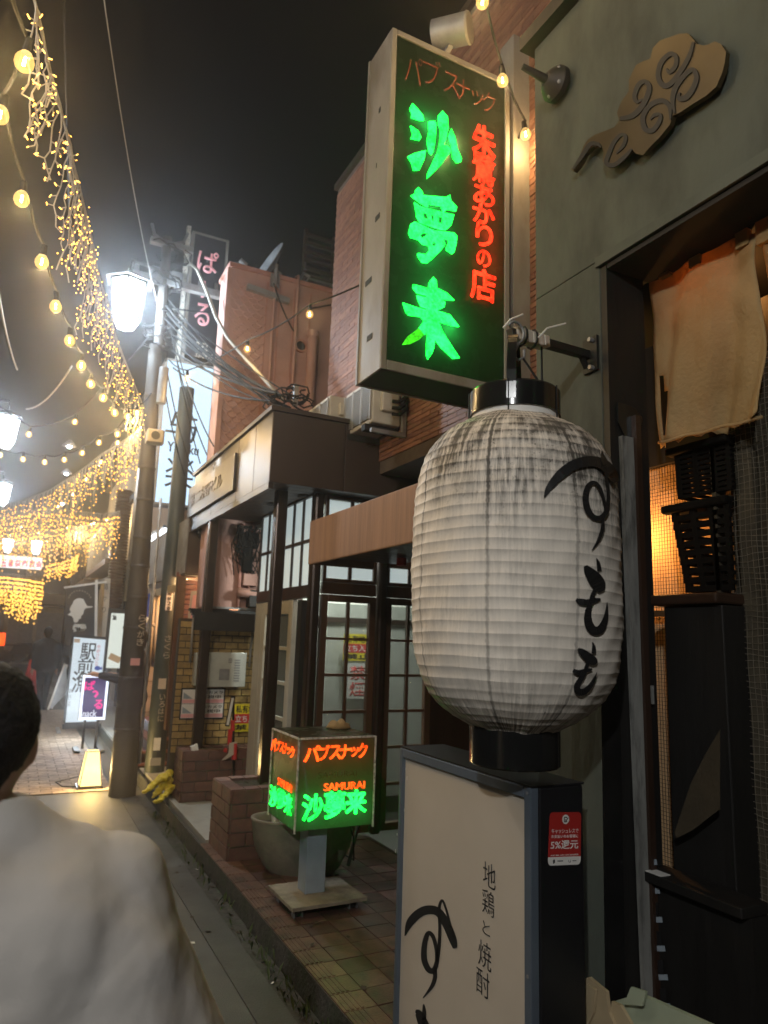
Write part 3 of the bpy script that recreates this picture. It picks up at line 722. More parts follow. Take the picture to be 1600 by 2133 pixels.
for k in range(2): gn.tube([(2.45+k*.5, PY+.25, pzt), (2.45+k*.5, PY+.2, pzt+.13), (2.47+k*.5, PY+.1, pzt+.18), (2.5+k*.5, PY, pzt+.10)], .018, 6)
obj('roof_pipe', gn, K['greysteel'], pb, smooth=True)
# louvred screen on a roof further back
ls = thing('louvre_screen', 'dark louvred plant screen on the roof beside brick building', 'screen', atY(660, 540, 9.5))
a = atY(632, 590, 9.5); b = atY(700, 490, 9.5)
obj('screen_post', MB().box(a.x, 9.55, a.z-.6, a.x+.05, 9.62, b.z).box(b.x-.02, 9.55, a.z-.6, b.x+.03, 9.62, b.z), K['brownmetal'], ls)
for k in range(9): zz = a.z-.3+(b.z-a.z+.3)*k/9; obj('slat', MB().box(a.x, 9.5, zz, b.x+.3, 9.56, zz+.045), K['brownmetal'], ls)
# satellite dish
dc = atY(548, 545, 7.4)
sd = thing('satellite_dish', 'grey satellite dish on bracket at the roof edge of pink building', 'dish', (dc.x, 7.4, pzt))
prof = [(.01, .0)]+[(.30*k/8, .30*.26*(k/8)**2) for k in range(1, 9)]
db = MB(); db.lathe((0,0,0), prof+[(.302, .085), (.30, .088)]+[(.29*k/8, .30*.26*(k/8)**2+.012) for k in range(8, 0, -1)], 28, True)
q = Vector((-.93, -.12, .42)).to_track_quat('Z', 'Y').to_matrix(); cc = Vector((dc.x+.12, 7.4, dc.z-.06))
db.v = [cc+q @ Vector((v_.x, v_.y*1.0, v_.z)) for v_ in db.v]
obj('reflector', db, K['greysteel'], sd, smooth=True)
obj('mast', MB().tube([(cc.x+.10, 7.42, pzt-.05), (cc.x+.10, 7.42, cc.z-.02), (cc.x+.03, 7.4, cc.z)], .022, 8), K['greysteel'], sd, smooth=True)
obj('feed_arm', MB().tube([(cc.x-.02, 7.4, cc.z-.27), (cc.x-.18, 7.36, cc.z-.24), (cc.x-.36, 7.34, cc.z-.05)], .012, 6), K['greysteel'], sd, smooth=True)
obj('feed_horn', MB().cyl((cc.x-.40, 7.34, cc.z-.03), (cc.x-.32, 7.35, cc.z-.07), .03, n=10), K['greysteel'], sd)
mb_ = thing('mast_bracket', 'grey pole stub on a plate at roof edge beside the satellite dish', 'bracket', atY(573, 580, PY))
p = atY(573, 582, PY-.03); obj('plate', MB().box(p.x-.05, PY-.04, p.z-.09, p.x+.05, PY-.022, p.z+.06), K['greysteel'], mb_); obj('stub', MB().cyl((p.x, PY-.06, p.z-.08), (p.x, PY-.06, p.z+.16), .022, n=10), K['greysteel'], mb_)

# ================================================================== tall green sign
GY = 3.0
gs = thing('neon_sign', 'tall black box sign with glowing green brush letters and red column', 'sign', (1.85, GY+.13, 2.92))
gx0 = 1.470; gx1 = atY(1062, 420, GY).x; gz0 = 2.925; gz1 = 4.885
fw = .032
fr = MB(); fr.box(gx0, GY, gz0, gx0+fw, GY+.012, gz1).box(gx1-fw, GY, gz0, gx1, GY+.012, gz1).box(gx0+fw+.001, GY, gz1-fw, gx1-fw-.001, GY+.012, gz1).box(gx0+fw+.001, GY, gz0, gx1-fw-.001, GY+.012, gz0+fw+.02)
obj('front_frame', fr, K['signframe'], gs, bevel=.004)
obj('cabinet_side', MB().box(gx0, GY+.013, gz0, gx0+.012, GY+.27, gz1).box(gx1-.012, GY+.013, gz0, gx1, GY+.27, gz1).box(gx0+.013, GY+.013, gz1-.012, gx1-.013, GY+.27, gz1), K['signframe'], gs, bevel=.003)
obj('rear_frame', MB().box(gx0-.006, GY+.272, gz0-.004, gx1+.006, GY+.29, gz1+.004), K['signframe'], gs)
obj('underside', MB().box(gx0+.013, GY+.013, gz0+.001, gx1-.013, GY+.27, gz0+.012), K['dark'], gs)
obj('panel', MB().poly([(gx0+fw-.01, GY+.022, gz0+.045), (gx1-fw+.01, GY+.022, gz0+.045), (gx1-fw+.01, GY+.022, gz1-fw+.01), (gx0+fw-.01, GY+.022, gz1-fw+.01)]), K['signdark'], gs)
sp = MB()
for k in range(5): sp.box(gx0-.002, GY+.07+random.uniform(0, .14), gz0+.2+k*.33, gx0, GY+.09+random.uniform(0,.14), gz0+.23+k*.33)
obj('rust_spot', sp, K['dark'], gs)
LY = GY+.004
def zz1(x, y): return atY(700+x/3.2, y/3.2, LY)
def zz2(x, y): return atY(700+x/3.2, 450+y/3.2, LY)
def letters(name, loops, f, m=K['green']):
    return filled(name, [[f(*p) for p in lp] for lp in loops], m, gs, (0, .010, 0))
letters('letter', [[(493,720),(510,686),(545,722),(580,765),(587,800),(550,795),(505,780),(508,750)]], zz1)
letters('letter', [[(498,835),(550,868),(570,915),(560,933),(500,918),(512,890)]], zz1)
letters('letter', [[(480,1040),(520,1020),(600,1000),(590,1060),(560,1130),(520,1132),(505,1080)]], zz1)
letters('letter', [[(618,808),(660,803),(670,825),(665,930),(650,1010),(640,1028),(622,1010),(608,930),(622,870)]], zz1)
letters('letter', [[(684,765),(710,736),(745,775),(752,850),(735,920),(722,965),(740,968),(765,990),(765,1012),(730,1060),(690,1110),(640,1160),(610,1188),(613,1150),(640,1090),(680,1010),(695,930),(700,860),(684,820)]], zz1)
letters('letter', [[(770,853),(795,910),(810,990),(840,1055),(836,1075),(805,1080),(780,1045),(775,980),(753,900)]], zz1)
letters('letter', [[(500,1300),(528,1290),(532,1262),(550,1245),(580,1280),(580,1300),(735,1312),(762,1296),(768,1335),(808,1378),(803,1405),(745,1392),(720,1412),(700,1370),(620,1356),(612,1378),(560,1345)]], zz1)
letters('letter', [[(525,1345),(560,1372),(600,1385),(700,1410),(790,1430),(770,1500),(735,1530),(700,1525),(560,1480),(540,1440)],
                   [(582,1412),(612,1420),(620,1462),(588,1452)], [(634,1424),(656,1429),(658,1472),(640,1468)], [(684,1436),(715,1443),(706,1492),(686,1482)]], zz1)
letters('letter', [[(500,50),(525,35),(600,70),(650,95),(790,110),(808,130),(805,180),(790,240),(778,250),(740,225),(735,210),(755,170),(750,152),(715,148),(730,190),(700,230),(640,290),(610,312),(575,305),(548,265),(546,245),(600,255),(625,225),(620,195),(580,185),(562,166),(555,155),(500,140),(487,110)],
                   [(562,128),(590,106),(612,112),(600,130),(572,144)], [(640,190),(658,166),(672,180),(656,204)]], zz2)
letters('letter', [[(622,440),(650,403),(672,430),(675,478),(740,510),(790,560),(745,558),(700,545),(730,575),(725,605),(690,620),(672,628),(760,655),(822,735),(780,730),(700,705),(682,700),(720,780),(790,890),(828,945),(780,948),(700,870),(662,815),(655,880),(640,920),(615,955),(605,930),(605,850),(612,775),(590,790),(555,745),(590,695),(565,668),(490,660),(470,640),(447,575),(520,600),(600,625),(608,612),(570,600),(555,570),(540,525),(590,540),(618,530),(540,510),(515,475),(515,452),(600,475),(620,478)]], zz2)
letters('letter', [[(553,747),(588,792),(560,820),(500,850),(445,855),(480,800)]], zz2, K['greenyellow'])
for ch, y0_, y1_, x0_, x1_ in (('朱',264,327,984,1031),('鷺',321,384,984,1031),('あ',386,428,987,1029),('か',428,467,985,1029),('り',468,514,991,1025),('の',522,556,993,1021),('店',562,626,980,1031)):
    glyphY(ch, LY, (x0_+x1_)/2, (y0_+y1_)/2, x1_-x0_, y1_-y0_, K['red'], gs, weight=.0, depth=.008, bold=.006 if ch == '鷺' else .016)
for ch, cx_, cy_, w_, h_ in (('パ',861,146,36,58),('ブ',899,152,36,56),('ス',940,175,32,44),('ナ',964,188,28,44),('ッ',994,206,24,30),('ク',1018,214,26,42)):
    glyphY(ch, LY, cx_, cy_, w_, h_, K['deadred'], gs, weight=-.012, depth=.006)
obj('back_sheet', MB().box(gx0+.013, GY+.085, gz0+.013, gx1-.013, GY+.095, gz1-.013), K['dark'], gs)  # unseen dark sheet placed to keep the glow close behind the letters
for x, y, w_ in ((880,270,.8),(925,310,.9),(900,340,.6),(885,440,.8),(905,500,.9),(880,540,.5),(895,620,.9),(880,690,.8),(925,690,.8)):  # green points added inside the box to imitate halos round the letters
    p = atY(x, y, GY+.074); point('tube_or_halo_light', gs, p, (.03, 1.0, .13), w_*.55, .012)
for y in (300, 350, 400, 450, 500, 545, 590): p = atY(1008, y, GY+.064); point('tube_or_halo_light', gs, p, (1, .05, .012), .18, .012)  # red points added the same way along the letter column
# its steel mast and bracket to the wall
sm = thing('sign_mast', 'worn grey steel channel holding the tall green sign to the building', 'mast', (2.33, 3.12, 2.9))
cx0 = atY(1070, 500, 3.06).x; cx1 = atY(1106, 500, 3.06).x
obj('channel', MB().box(cx0, 3.06, 2.6, cx1, 3.10, 5.3).box(cx0, 3.10, 2.6, cx0+.02, 3.2, 5.3).box(cx1-.02, 3.10, 2.6, cx1, 3.2, 5.3), K['signframe'], sm, bevel=.003)
for zz in (3.1, 4.0, 4.8): obj('tie_bar', MB().box(gx1+.008, 3.12, zz, BX+.009, 3.16, zz+.04), K['signframe'], sm)
# spotlight on top of the sign
sl = thing('sign_spotlight', 'grey tube spotlight on bracket above the tall green sign', 'spotlight', atY(945, 105, GY+.1))
a = atY(905, 75, GY+.05); b = atY(975, 58, GY-.10)
obj('housing', MB().cyl(a, b, .082, n=28), K['greysteel'], sl, auto=35)
d_ = (b-a).normalized()
obj('lens_ring', MB().cyl(b, b+d_*.012, .086, .080, n=28), K['signframe'], sl, auto=35)
obj('bracket', MB().bar((a+b)/2-Vector((0,0,.08)), Vector(((a.x+b.x)/2, GY+.05, gz1)), .03, .02), K['greysteel'], sl)

# ================================================================== paper lantern on its bracket
LC = atX(1072, 1180, 1.33)
PXM = (LC-CAM).dot(_f)/FPX                   # metres per photo pixel at the lantern
LZ = LC.z
ln = thing('paper_lantern', 'large white paper lantern with black brush letters and grimy ribs', 'lantern', (LC.x, LC.y, LZ-.52))
prof_px = [(855,86),(866,108),(880,132),(900,163),(925,185),(950,199),(985,210),(1030,215),(1100,218),(1180,218),(1260,217),(1330,214),(1380,208),(1420,196),(1450,178),(1475,154),(1495,125),(1510,96),(1516,88)]
PR = [((1180-y)*PXM*.968, r_*PXM*.975) for y, r_ in prof_px][::-1]     # (dz, r) rising
def lrad(dz):
    if dz <= PR[0][0]: return PR[0][1]
    for (z0, r0), (z1, r1) in zip(PR, PR[1:]):
        if z0 <= dz <= z1: return r0+(r1-r0)*(dz-z0)/(z1-z0)
    return PR[-1][1]
# ribs: even arc length along the profile, each ring a shallow step
fine = []
zs = [PR[0][0]+(PR[-1][0]-PR[0][0])*i/400 for i in range(401)]
arc = [0.0]
for i in range(400): arc.append(arc[-1]+math.hypot(zs[i+1]-zs[i], lrad(zs[i+1])-lrad(zs[i])))
NR = 35; prof = []
def at_arc(s):
    for i in range(400):
        if arc[i] <= s <= arc[i+1]:
            t = (s-arc[i])/(arc[i+1]-arc[i]+1e-9); return zs[i]+(zs[i+1]-zs[i])*t
    return zs[-1]
rib_z = []
for k in range(NR):
    s0 = arc[-1]*k/NR; s1 = arc[-1]*(k+1)/NR
    for f, o_ in ((0.0, .0015), (.12, .0005), (.35, -.0008), (.7, -.0006), (.92, .0008)):
        z_ = at_arc(s0+(s1-s0)*f); prof.append((lrad(z_)+o_, z_))
    rib_z.append(at_arc(s0))
prof.append((lrad(zs[-1]), zs[-1]))
lb = MB(); NS = 160
lb.lathe(LC, prof, NS, False)
for i in range(len(lb.v)):     # hand-made unevenness
    p = lb.v[i]-LC; a_ = math.atan2(p.y, p.x)
    k = .0022*math.sin(a_*3+p.z*9)+.0015*math.sin(a_*8+p.z*31)+.0012*math.sin(a_*17-p.z*50)
    sag = .004*math.sin(a_*2+1)+.0016*math.sin(a_*7+p.z*14)
    r_ = math.hypot(p.x, p.y); lb.v[i] = LC+Vector((p.x*(1+k/r_), p.y*(1+k/r_), p.z+sag*.6))
# paper material: grime hangs under each rib, in streaks, and along the seams
m = bpy.data.materials.new('grimy lantern paper'); m.use_nodes = True; n = m.node_tree.nodes; l = m.node_tree.links
bs = n['Principled BSDF']; bs.inputs['Roughness'].default_value = .62
tc = n.new('ShaderNodeTexCoord'); sx = n.new('ShaderNodeSeparateXYZ')
mpp = n.new('ShaderNodeMapping'); mpp.inputs['Location'].default_value = (0, 0, -.52); l.new(tc.outputs['Object'], mpp.inputs[0]); l.new(mpp.outputs[0], sx.inputs[0])
def mth(op, a, b=None, c=None):
    q = n.new('ShaderNodeMath'); q.operation = op
    for i_, v_ in enumerate((a, b, c)):
        if v_ is None: continue
        if isinstance(v_, (int, float)): q.inputs[i_].default_value = v_
        else: l.new(v_, q.inputs[i_])
    return q.outputs[0]
ang = mth('ARCTAN2', sx.outputs['Y'], sx.outputs['X'])
cmb = n.new('ShaderNodeCombineXYZ'); l.new(mth('MULTIPLY', ang, 26.0), cmb.inputs[0]); l.new(mth('MULTIPLY', sx.outputs['Z'], 7.0), cmb.inputs[1])
st = n.new('ShaderNodeTexNoise'); st.inputs['Scale'].default_value = 1.0; st.inputs['Detail'].default_value = 7; st.inputs['Roughness'].default_value = .7; l.new(cmb.outputs[0], st.inputs['Vector'])
cl = n.new('ShaderNodeTexNoise'); cl.inputs['Scale'].default_value = 3.4; cl.inputs['Detail'].default_value = 5; l.new(mpp.outputs[0], cl.inputs['Vector'])
sp_ = n.new('ShaderNodeTexNoise'); sp_.inputs['Scale'].default_value = 90; sp_.inputs['Detail'].default_value = 3; l.new(mpp.outputs[0], sp_.inputs['Vector'])
def ramp(v, a, b, c0=0., c1=1.):
    q = n.new('ShaderNodeMapRange'); q.interpolation_type = 'SMOOTHSTEP'; q.inputs[1].default_value = a; q.inputs[2].default_value = b
    q.inputs[3].default_value = c0; q.inputs[4].default_value = c1; l.new(v, q.inputs[0]); return q.outputs[0]
top = ramp(sx.outputs['Z'], -.02, .40); bot = ramp(sx.outputs['Z'], -.30, -.50)
amount = mth('ADD', mth('MULTIPLY', top, .92), mth('MULTIPLY', bot, .95)); amount = mth('ADD', amount, .20)
cm2 = n.new('ShaderNodeCombineXYZ'); l.new(mth('MULTIPLY', ang, 70.0), cm2.inputs[0]); l.new(mth('MULTIPLY', sx.outputs['Z'], 16.0), cm2.inputs[1])
s2 = n.new('ShaderNodeTexNoise'); s2.inputs['Scale'].default_value = 1.0; s2.inputs['Detail'].default_value = 5; s2.inputs['Roughness'].default_value = .7; l.new(cm2.outputs[0], s2.inputs['Vector'])
drip = mth('MULTIPLY', ramp(s2.outputs['Fac'], .53, .72), ramp(cl.outputs['Fac'], .42, .60, .15, .75))
streak = mth('MULTIPLY', ramp(st.outputs['Fac'], .38, .62), ramp(cl.outputs['Fac'], .36, .62, .3, 1.0))
speck = mth('MULTIPLY', ramp(sp_.outputs['Fac'], .60, .72), .45)
bl = n.new('ShaderNodeTexNoise'); bl.inputs['Scale'].default_value = 5.5; bl.inputs['Detail'].default_value = 7; bl.inputs['Roughness'].default_value = .7; l.new(mpp.outputs[0], bl.inputs['Vector'])
blot = mth('MULTIPLY', ramp(bl.outputs['Fac'], .47, .66), mth('MULTIPLY', ramp(sx.outputs['Z'], .02, .30), .62))
dirt = mth('MULTIPLY', mth('ADD', mth('ADD', blot, mth('ADD', streak, drip)), speck), amount)
# seams every 60 degrees, frayed
sm_ = mth('ABSOLUTE', mth('SUBTRACT', mth('FRACT', mth('ADD', mth('MULTIPLY', ang, 8/6.2832), .627)), .5))
wobn = mth('MULTIPLY', mth('SUBTRACT', sp_.outputs['Fac'], .5), .05)
seam = mth('MULTIPLY', ramp(mth('ADD', sm_, wobn), .030, .006), mth('ADD', mth('MULTIPLY', amount, .42), .34))
dirt = mth('MINIMUM', mth('ADD', dirt, seam), .93)
mx = n.new('ShaderNodeMixRGB'); mx.inputs[1].default_value = (.74, .675, .59, 1); mx.inputs[2].default_value = (.055, .048, .040, 1)
l.new(dirt, mx.inputs[0]); l.new(mx.outputs[0], bs.inputs['Base Color'])
bp = n.new('ShaderNodeBump'); bp.inputs['Strength'].default_value = .25; bp.inputs['Distance'].default_value = .004; l.new(st.outputs['Fac'], bp.inputs['Height']); l.new(bp.outputs[0], bs.inputs['Normal'])
K['lanternpaper'] = m
at_ = n.new('ShaderNodeAttribute'); at_.attribute_name = 'rib'
lbo = obj('lantern_body', lb, m, ln, auto=28)
ra = lbo.data.attributes.new('rib', 'FLOAT', 'POINT'); seq = (1.0, .15, .0, .25, .85)
ra.data.foreach_set('value', [seq[(i//NS) % 5] for i in range(len(lbo.data.vertices))])
ribd = mth('MULTIPLY', mth('MULTIPLY', at_.outputs['Fac'], mth('ADD', mth('MULTIPLY', top, .38), .08)), ramp(st.outputs['Fac'], .30, .58, .25, 1.0))
l.new(mth('MINIMUM', mth('ADD', dirt, ribd), .95), mx.inputs[0])
zt, zb = PR[-1][0], PR[0][0]
TC = LC+Vector((0,0,zt)); BC = LC+Vector((0,0,zb))
obj('neck_band', MB().lathe(TC, [(.135,-.02),(.137,.03)], 48, False), K['white'], ln, smooth=True)
obj('upper_ring', MB().lathe(TC, [(.136,.012),(.142,.010),(.142,.085),(.136,.092),(.130,.086),(.130,.015),(.136,.012)], 56, False), K['blackgloss'], ln, auto=40)
obj('lower_ring', MB().lathe(BC, [(.128,.01),(.131,.008),(.131,-.095),(.126,-.10),(.118,-.098),(.118,.0)], 56, False).lathe(BC, [(.118,-.02),(.001,-.021)], 40, False), K['blackgloss'], ln, auto=40)
wr = MB()
for a_ in (-2.35, -1.15, .2, 1.4, 2.6): wr.tube([TC+Vector((.1435*math.cos(a_), .1435*math.sin(a_), z_)) for z_ in (.09, .05, .0, -.012)], .0022, 5)
obj('tie_wire', wr, K['cable'], ln)
HB = atX(1080, 692, 1.33)
dirc = Vector((.66, .75, 0)).normalized()
hd = MB()
for s_ in (-1, 1):
    pts = [TC+dirc*(.142*s_)+Vector((0,0,.03))]+[TC+dirc*(.142*s_*math.cos(t))+Vector((0,0,.08+.20*math.sin(t))) for t in [k*math.pi/16 for k in range(9)]]
    for p, q in zip(pts, pts[1:]): hd.obox((p+q)/2, (q-p)/2*1.04, Vector((-dirc.y, dirc.x, 0))*.014, (q-p).normalized().cross(Vector((-dirc.y, dirc.x, 0)))*.002)
obj('handle', hd, K['blackgloss'], ln)
# brush letters laid on the paper
def lhit(px, py):
    d = ray(px, py); t0 = max(.3, (LC-CAM).length*.7); p = None
    for i in range(600):
        p = CAM+d*(t0+i*.0016); q = p-LC
        rr = lrad(q.z)+.008
        if math.hypot(q.x, q.y) <= rr: return p
    # past the rim: keep to the silhouette
    best = min((CAM+d*(t0+i*.0016) for i in range(600)), key=lambda p: abs(math.hypot(p.x-LC.x, p.y-LC.y)-lrad(p.z-LC.z)))
    v_ = Vector((best.x-LC.x, best.y-LC.y, 0)).normalized(); return Vector((LC.x, LC.y, best.z))+v_*(lrad(best.z-LC.z)+.008)
ZL_ = lambda x, y: lhit(800+x/2.539, 780+y/2.539)
_ = 0
lets = {'first': [[(848,652,6),(872,602,34),(930,532,50),(1005,478,54),(1090,458,54),(1160,474,56),(1205,520,60),(1228,570,40)],
                  [(1152,405,6),(1160,440,26),(1178,478,36),(1210,520,40)],
                  [(1166,476,16),(1176,540,17),(1186,620,18),(1184,690,22),(1170,735,26),(1140,760,28),(1105,752,30),(1078,715,34),(1066,655,34),(1078,595,28),(1108,572,22),(1138,594,20),(1158,645,18),(1170,700,16),(1168,735,12)],
                  [(1150,750,20),(1158,800,20),(1146,850,20),(1128,890,16),(1100,930,4)]],
        'second': [[(1124,972,4),(1134,1000,20),(1140,1040,24)], [(1066,1012,20),(1082,1040,50),(1115,1080,74),(1140,1118,70),(1154,1148,30)],
                   [(1118,1140,20),(1104,1165,22),(1098,1195,26),(1086,1230,30),(1078,1280,40),(1086,1325,46),(1112,1356,46),(1145,1348,44),(1168,1305,32),(1178,1255,18),(1180,1205,3)],
                   [(1016,1190,14),(1040,1202,34),(1075,1206,34),(1110,1196,30),(1146,1190,14)]],
        'third': [[(1102,1416,4),(1110,1440,18),(1110,1475,26)], [(1026,1452,14),(1048,1468,36),(1082,1498,50),(1112,1518,44),(1126,1528,14)],
                  [(1082,1520,18),(1072,1545,20),(1062,1575,24),(1042,1610,28),(1020,1650,32),(1030,1678,38),(1058,1678,36),(1090,1650,26),(1112,1612,16),(1126,1576,3)],
                  [(1000,1565,20),(1030,1578,30),(1060,1570,26),(1102,1558,12)]]}
for k in lets:
    b = MB(); brush(b, lets[k], ZL_); obj('letter', b, K['ink'], ln)
# the arm that carries it
lbk = thing('lantern_bracket', 'steel arm wrapped in cloth tape with wire ties holding the white lantern', 'bracket', (WX, LC.y, HB.z))
W0 = Vector((WX-.004, YJ+.06, atX(1240, 735, WX).z)); H0 = Vector((LC.x-.02, LC.y, HB.z+.0))
obj('arm', MB().bar(W0, H0, .028, .03), K['black'], lbk, bevel=.003)
dv = (W0-H0)
tpw = MB(); pts = [H0+dv*t for t in (.04,.10,.16,.22,.30,.36,.42)]
for i, (p, q) in enumerate(zip(pts, pts[1:])): tpw.bar(p, q, .040+.004*(i%2), .044-.004*(i%2))
obj('tape_wrap', tpw, K['signwhite'], lbk, bevel=.004)
obj('wall_plate', MB().box(WX-.012, W0.y-.05, W0.z-.07, WX-.001, W0.y+.02, W0.z+.06).bar(W0+Vector((-.01,0,-.05)), W0+dv*-.12, .016, .016), K['black'], lbk)
bl = MB()
for dz in (-.06, .045): bl.cyl((WX-.03, W0.y-.03, W0.z+dz), (WX-.012, W0.y-.03, W0.z+dz), .009, n=6)
obj('bolt', bl, K['greysteel'], lbk)
hk = MB(); c0 = H0+Vector((0,-.02,0))
hk.tube([c0+Vector((.035*math.cos(t)*.9, -.012, .036*math.sin(t)-.01)) for t in [2.6-k*.42 for k in range(10)]]+[c0+Vector((-.01,-.012,-.09)), c0+Vector((.012,-.01,-.10)), c0+Vector((.035,-.01,-.085)), c0+Vector((.035,-.01,-.06))], .0045, 6)
obj('hook', hk, K['greysteel'], lbk, smooth=True)
zt_ = MB(); zt_.tube([c0+Vector((-.04,0,-.0)), c0+Vector((-.02,-.01,.03)), c0+Vector((.03,-.01,.06))], .003, 4); zt_.tube([c0+Vector((.10,0,.0)), c0+Vector((.12,-.02,.03)), c0+Vector((.19,-.03,.06))], .003, 4)
obj('zip_tie', zt_, K['white'], lbk)
cr = MB(); cr.tube([c0+Vector((.03,-.01,-.09)), c0+Vector((.08,-.03,-.17)), c0+Vector((.12,-.05,-.26))], .004, 5)
cr.tube([H0+dv*.35+Vector((0,-.01,-.02)), H0+dv*.33+Vector((0,-.02,-.16)), H0+dv*.42+Vector((0,-.03,-.34))], .004, 5)
for t_ in (.14, .26): cr.tube([H0+dv*t_+Vector((0, .03*math.cos(k), .032*math.sin(k))) for k in [i*.7 for i in range(10)]], .004, 5)
obj('cord', cr, K['cable'], lbk, smooth=True)

# ================================================================== illuminated stand sign (unlit) below the lantern
SX = 1.36
sg = thing('stand_sign', 'black standing sign box with pale face and brush lettering under the lantern', 'sign', (SX+.1, 2.1, .115))
sy0, sy1, szt = 1.705, 2.49, 1.195
sd_ = .195
obj('sign_body', MB().box(SX+.03, sy0, .135, SX+sd_, sy1, szt), K['signbody'], sg, bevel=.006)
obj('top_cover', MB().box(SX+.002, sy0-.002, szt+.001, SX+sd_+.002, sy1+.002, szt+.006), K['signbody'], sg)
fw = .032
obj('face_frame', MB().box(SX, sy1-.022, .135, SX+.028, sy1, szt).box(SX, sy0, .135, SX+.028, sy0+fw, szt).box(SX, sy0+fw+.001, szt-fw, SX+.028, sy1-.023, szt).box(SX, sy0+fw+.001, .135, SX+.028, sy1-.023, .135+fw), K['signalu'], sg, bevel=.003)
obj('face', MB().box(SX+.014, sy0+fw-.004, .15, SX+.022, sy1-.02, szt-fw+.004), K['signwhite'], sg)
random.seed(31)
for k in range(11): 
    p = ZS(112+random.uniform(0, 26), 392+k*26+random.uniform(-8, 8)) if False else atX(848+random.uniform(-3, 10)-k*2.4, 1602+k*17, SX+.0125)
    obj('scuff', MB().box(SX+.0127, p.y-.002, p.z-random.uniform(.004, .014), SX+.0131, p.y+.0015, p.z+.004), K['white'], sg)
for zz in (szt-.016, .7, .2): obj('screw', MB().cyl((SX-.0015, sy0+.016, zz), (SX+.001, sy0+.016, zz), .005, n=8), K['greysteel'], sg)
for yy in (sy0+.05, sy1-.05): obj('foot', MB().box(SX+.03, yy-.03, .112, SX+sd_-.01, yy+.03, .134), K['rubber'], sg)
FX = SX+.0125
ZS = lambda x, y: atX(780+x/1.951, 1400+y/1.951, FX)
b = MB(); brush(b, [[(124,1072,4),(145,1018,32),(185,978,36),(225,966,36),(262,978,34),(295,1030,34),(318,1085,32),(328,1122,18)],
                    [(262,975,12),(266,945,12),(276,928,9),(290,960,9),(306,1020,10),(322,1090,10)],
                    [(262,975,12),(266,1040,13),(263,1110,14),(252,1185,18),(238,1214,22),(218,1206,24),(202,1165,24),(204,1105,22),(218,1062,18),(238,1075,16),(252,1130,15),(252,1180,12)],
                    [(243,1200,18),(246,1240,17),(232,1280,15),(198,1324,4)]], ZS)
obj('letter', b, K['ink'], sg)
b = MB(); brush(b, [[(166,1380,8),(180,1388,30),(206,1450,44),(220,1500,30)], [(200,1350,6),(202,1380,16),(200,1430,20)]], ZS); obj('letter', b, K['ink'], sg)
for ch, x, y, w_, h_ in (('地',467,826,50,100),('鶏',463,938,48,100),('と',455,1042,30,52),('焼',449,1150,52,108),('酎',441,1264,52,106)):
    glyphX(ch, FX, 780+x/1.951, 1400+y/1.951, w_/1.951, h_/1.951, K['ink'], sg, weight=-.008, depth=.0008)
# red payment sticker on its end
EY = sy0-.0015
stq = thing('payment_sticker', 'red sticker with white print about cashless payment on black sign', 'sticker', atY(1178, 1745, EY))
def ZT(x, y): return atY(1130+x/13.33, 1670+y/13.33, EY)
def rr(x0, y0, x1, y1, q, f):
    out = []
    for cx_, cy_, a0 in ((x1-q, y0+q, -90), (x1-q, y1-q, 0), (x0+q, y1-q, 90), (x0+q, y0+q, 180)):
        for k in range(5): t_ = R(a0+k*22.5); out.append(f(cx_+q*math.cos(t_), cy_+q*math.sin(t_)))
    return out
def sk(x0, y0, x1, y1): return ZT(x0, y0)
c4 = [ZT(x, y) for x, y in ((205,295),(1075,290),(1052,1740),(145,1775))]
def bil(u_, v_): return (c4[0]*(1-u_)+c4[1]*u_)*(1-v_)+(c4[3]*(1-u_)+c4[2]*u_)*v_
filled('sticker_sheet', [rr(0, 0, 1, 1, .09, lambda x, y: bil(x, y))], K['stickerred'], stq, (0, -.0008, 0))
filled('white_foot', [[bil(0, .845), bil(1, .845)]+rr(0, 0, 1, 1, .09, lambda x, y: bil(x, y))[5:15]], K['white'], stq, (0, -.0012, 0))
EX = (c4[1]-c4[0]); EXl = EX.length; EXn = EX.normalized(); EZ = (c4[0]-c4[3]); EZl = EZ.length; EZn = EZ.normalized()
def sttext(body, u0, u1, v0, v1, m_, wt=0.): glyph(body, bil(u0, v1)+Vector((0,-.0009,0)), EXn, EZn, (0,-1,0), EXl*(u1-u0), EZl*(v1-v0), m_, stq, 'lettering', wt, .0006)
sttext('キャッシュレスで', .07, .92, .315, .40, K['white']); sttext('お支払いのお客様に', .07, .92, .425, .49, K['white'])
sttext('5%還元', .06, .93, .53, .70, K['white'], .012)
sttext('対象決済期間', .06, .94, .80, .825, K['white'])
circ = [bil(.5+.11*math.cos(t), .135+.09*math.sin(t)) for t in [k*math.pi/12 for k in range(24)]]
filled('emblem_disc', [circ], K['white'], stq, (0, -.0012, 0))
em2 = MB(); bq = lambda u_, v_: bil(u_, v_)+Vector((0,-.0016,0))
brush(em2, [[(.545,.10,.022),(.46,.095,.022),(.455,.14,.022),(.46,.18,.022),(.545,.175,.022)], [(.48,.135,.02),(.51,.155,.02),(.58,.10,.02)]], bq); obj('check_mark', em2, K['ink'], stq)
em3 = MB(); brush(em3, [[(.2,.90,.03),(.16,.915,.04),(.19,.935,.04),(.15,.955,.03)], [(.28,.92,.02),(.45,.92,.02)], [(.62,.905,.012),(.62,.945,.012)], [(.68,.905,.012),(.68,.945,.012),(.64,.945,.012)], [(.74,.925,.014),(.86,.925,.014)]], bq); obj('mark', em3, K['ink'], stq)

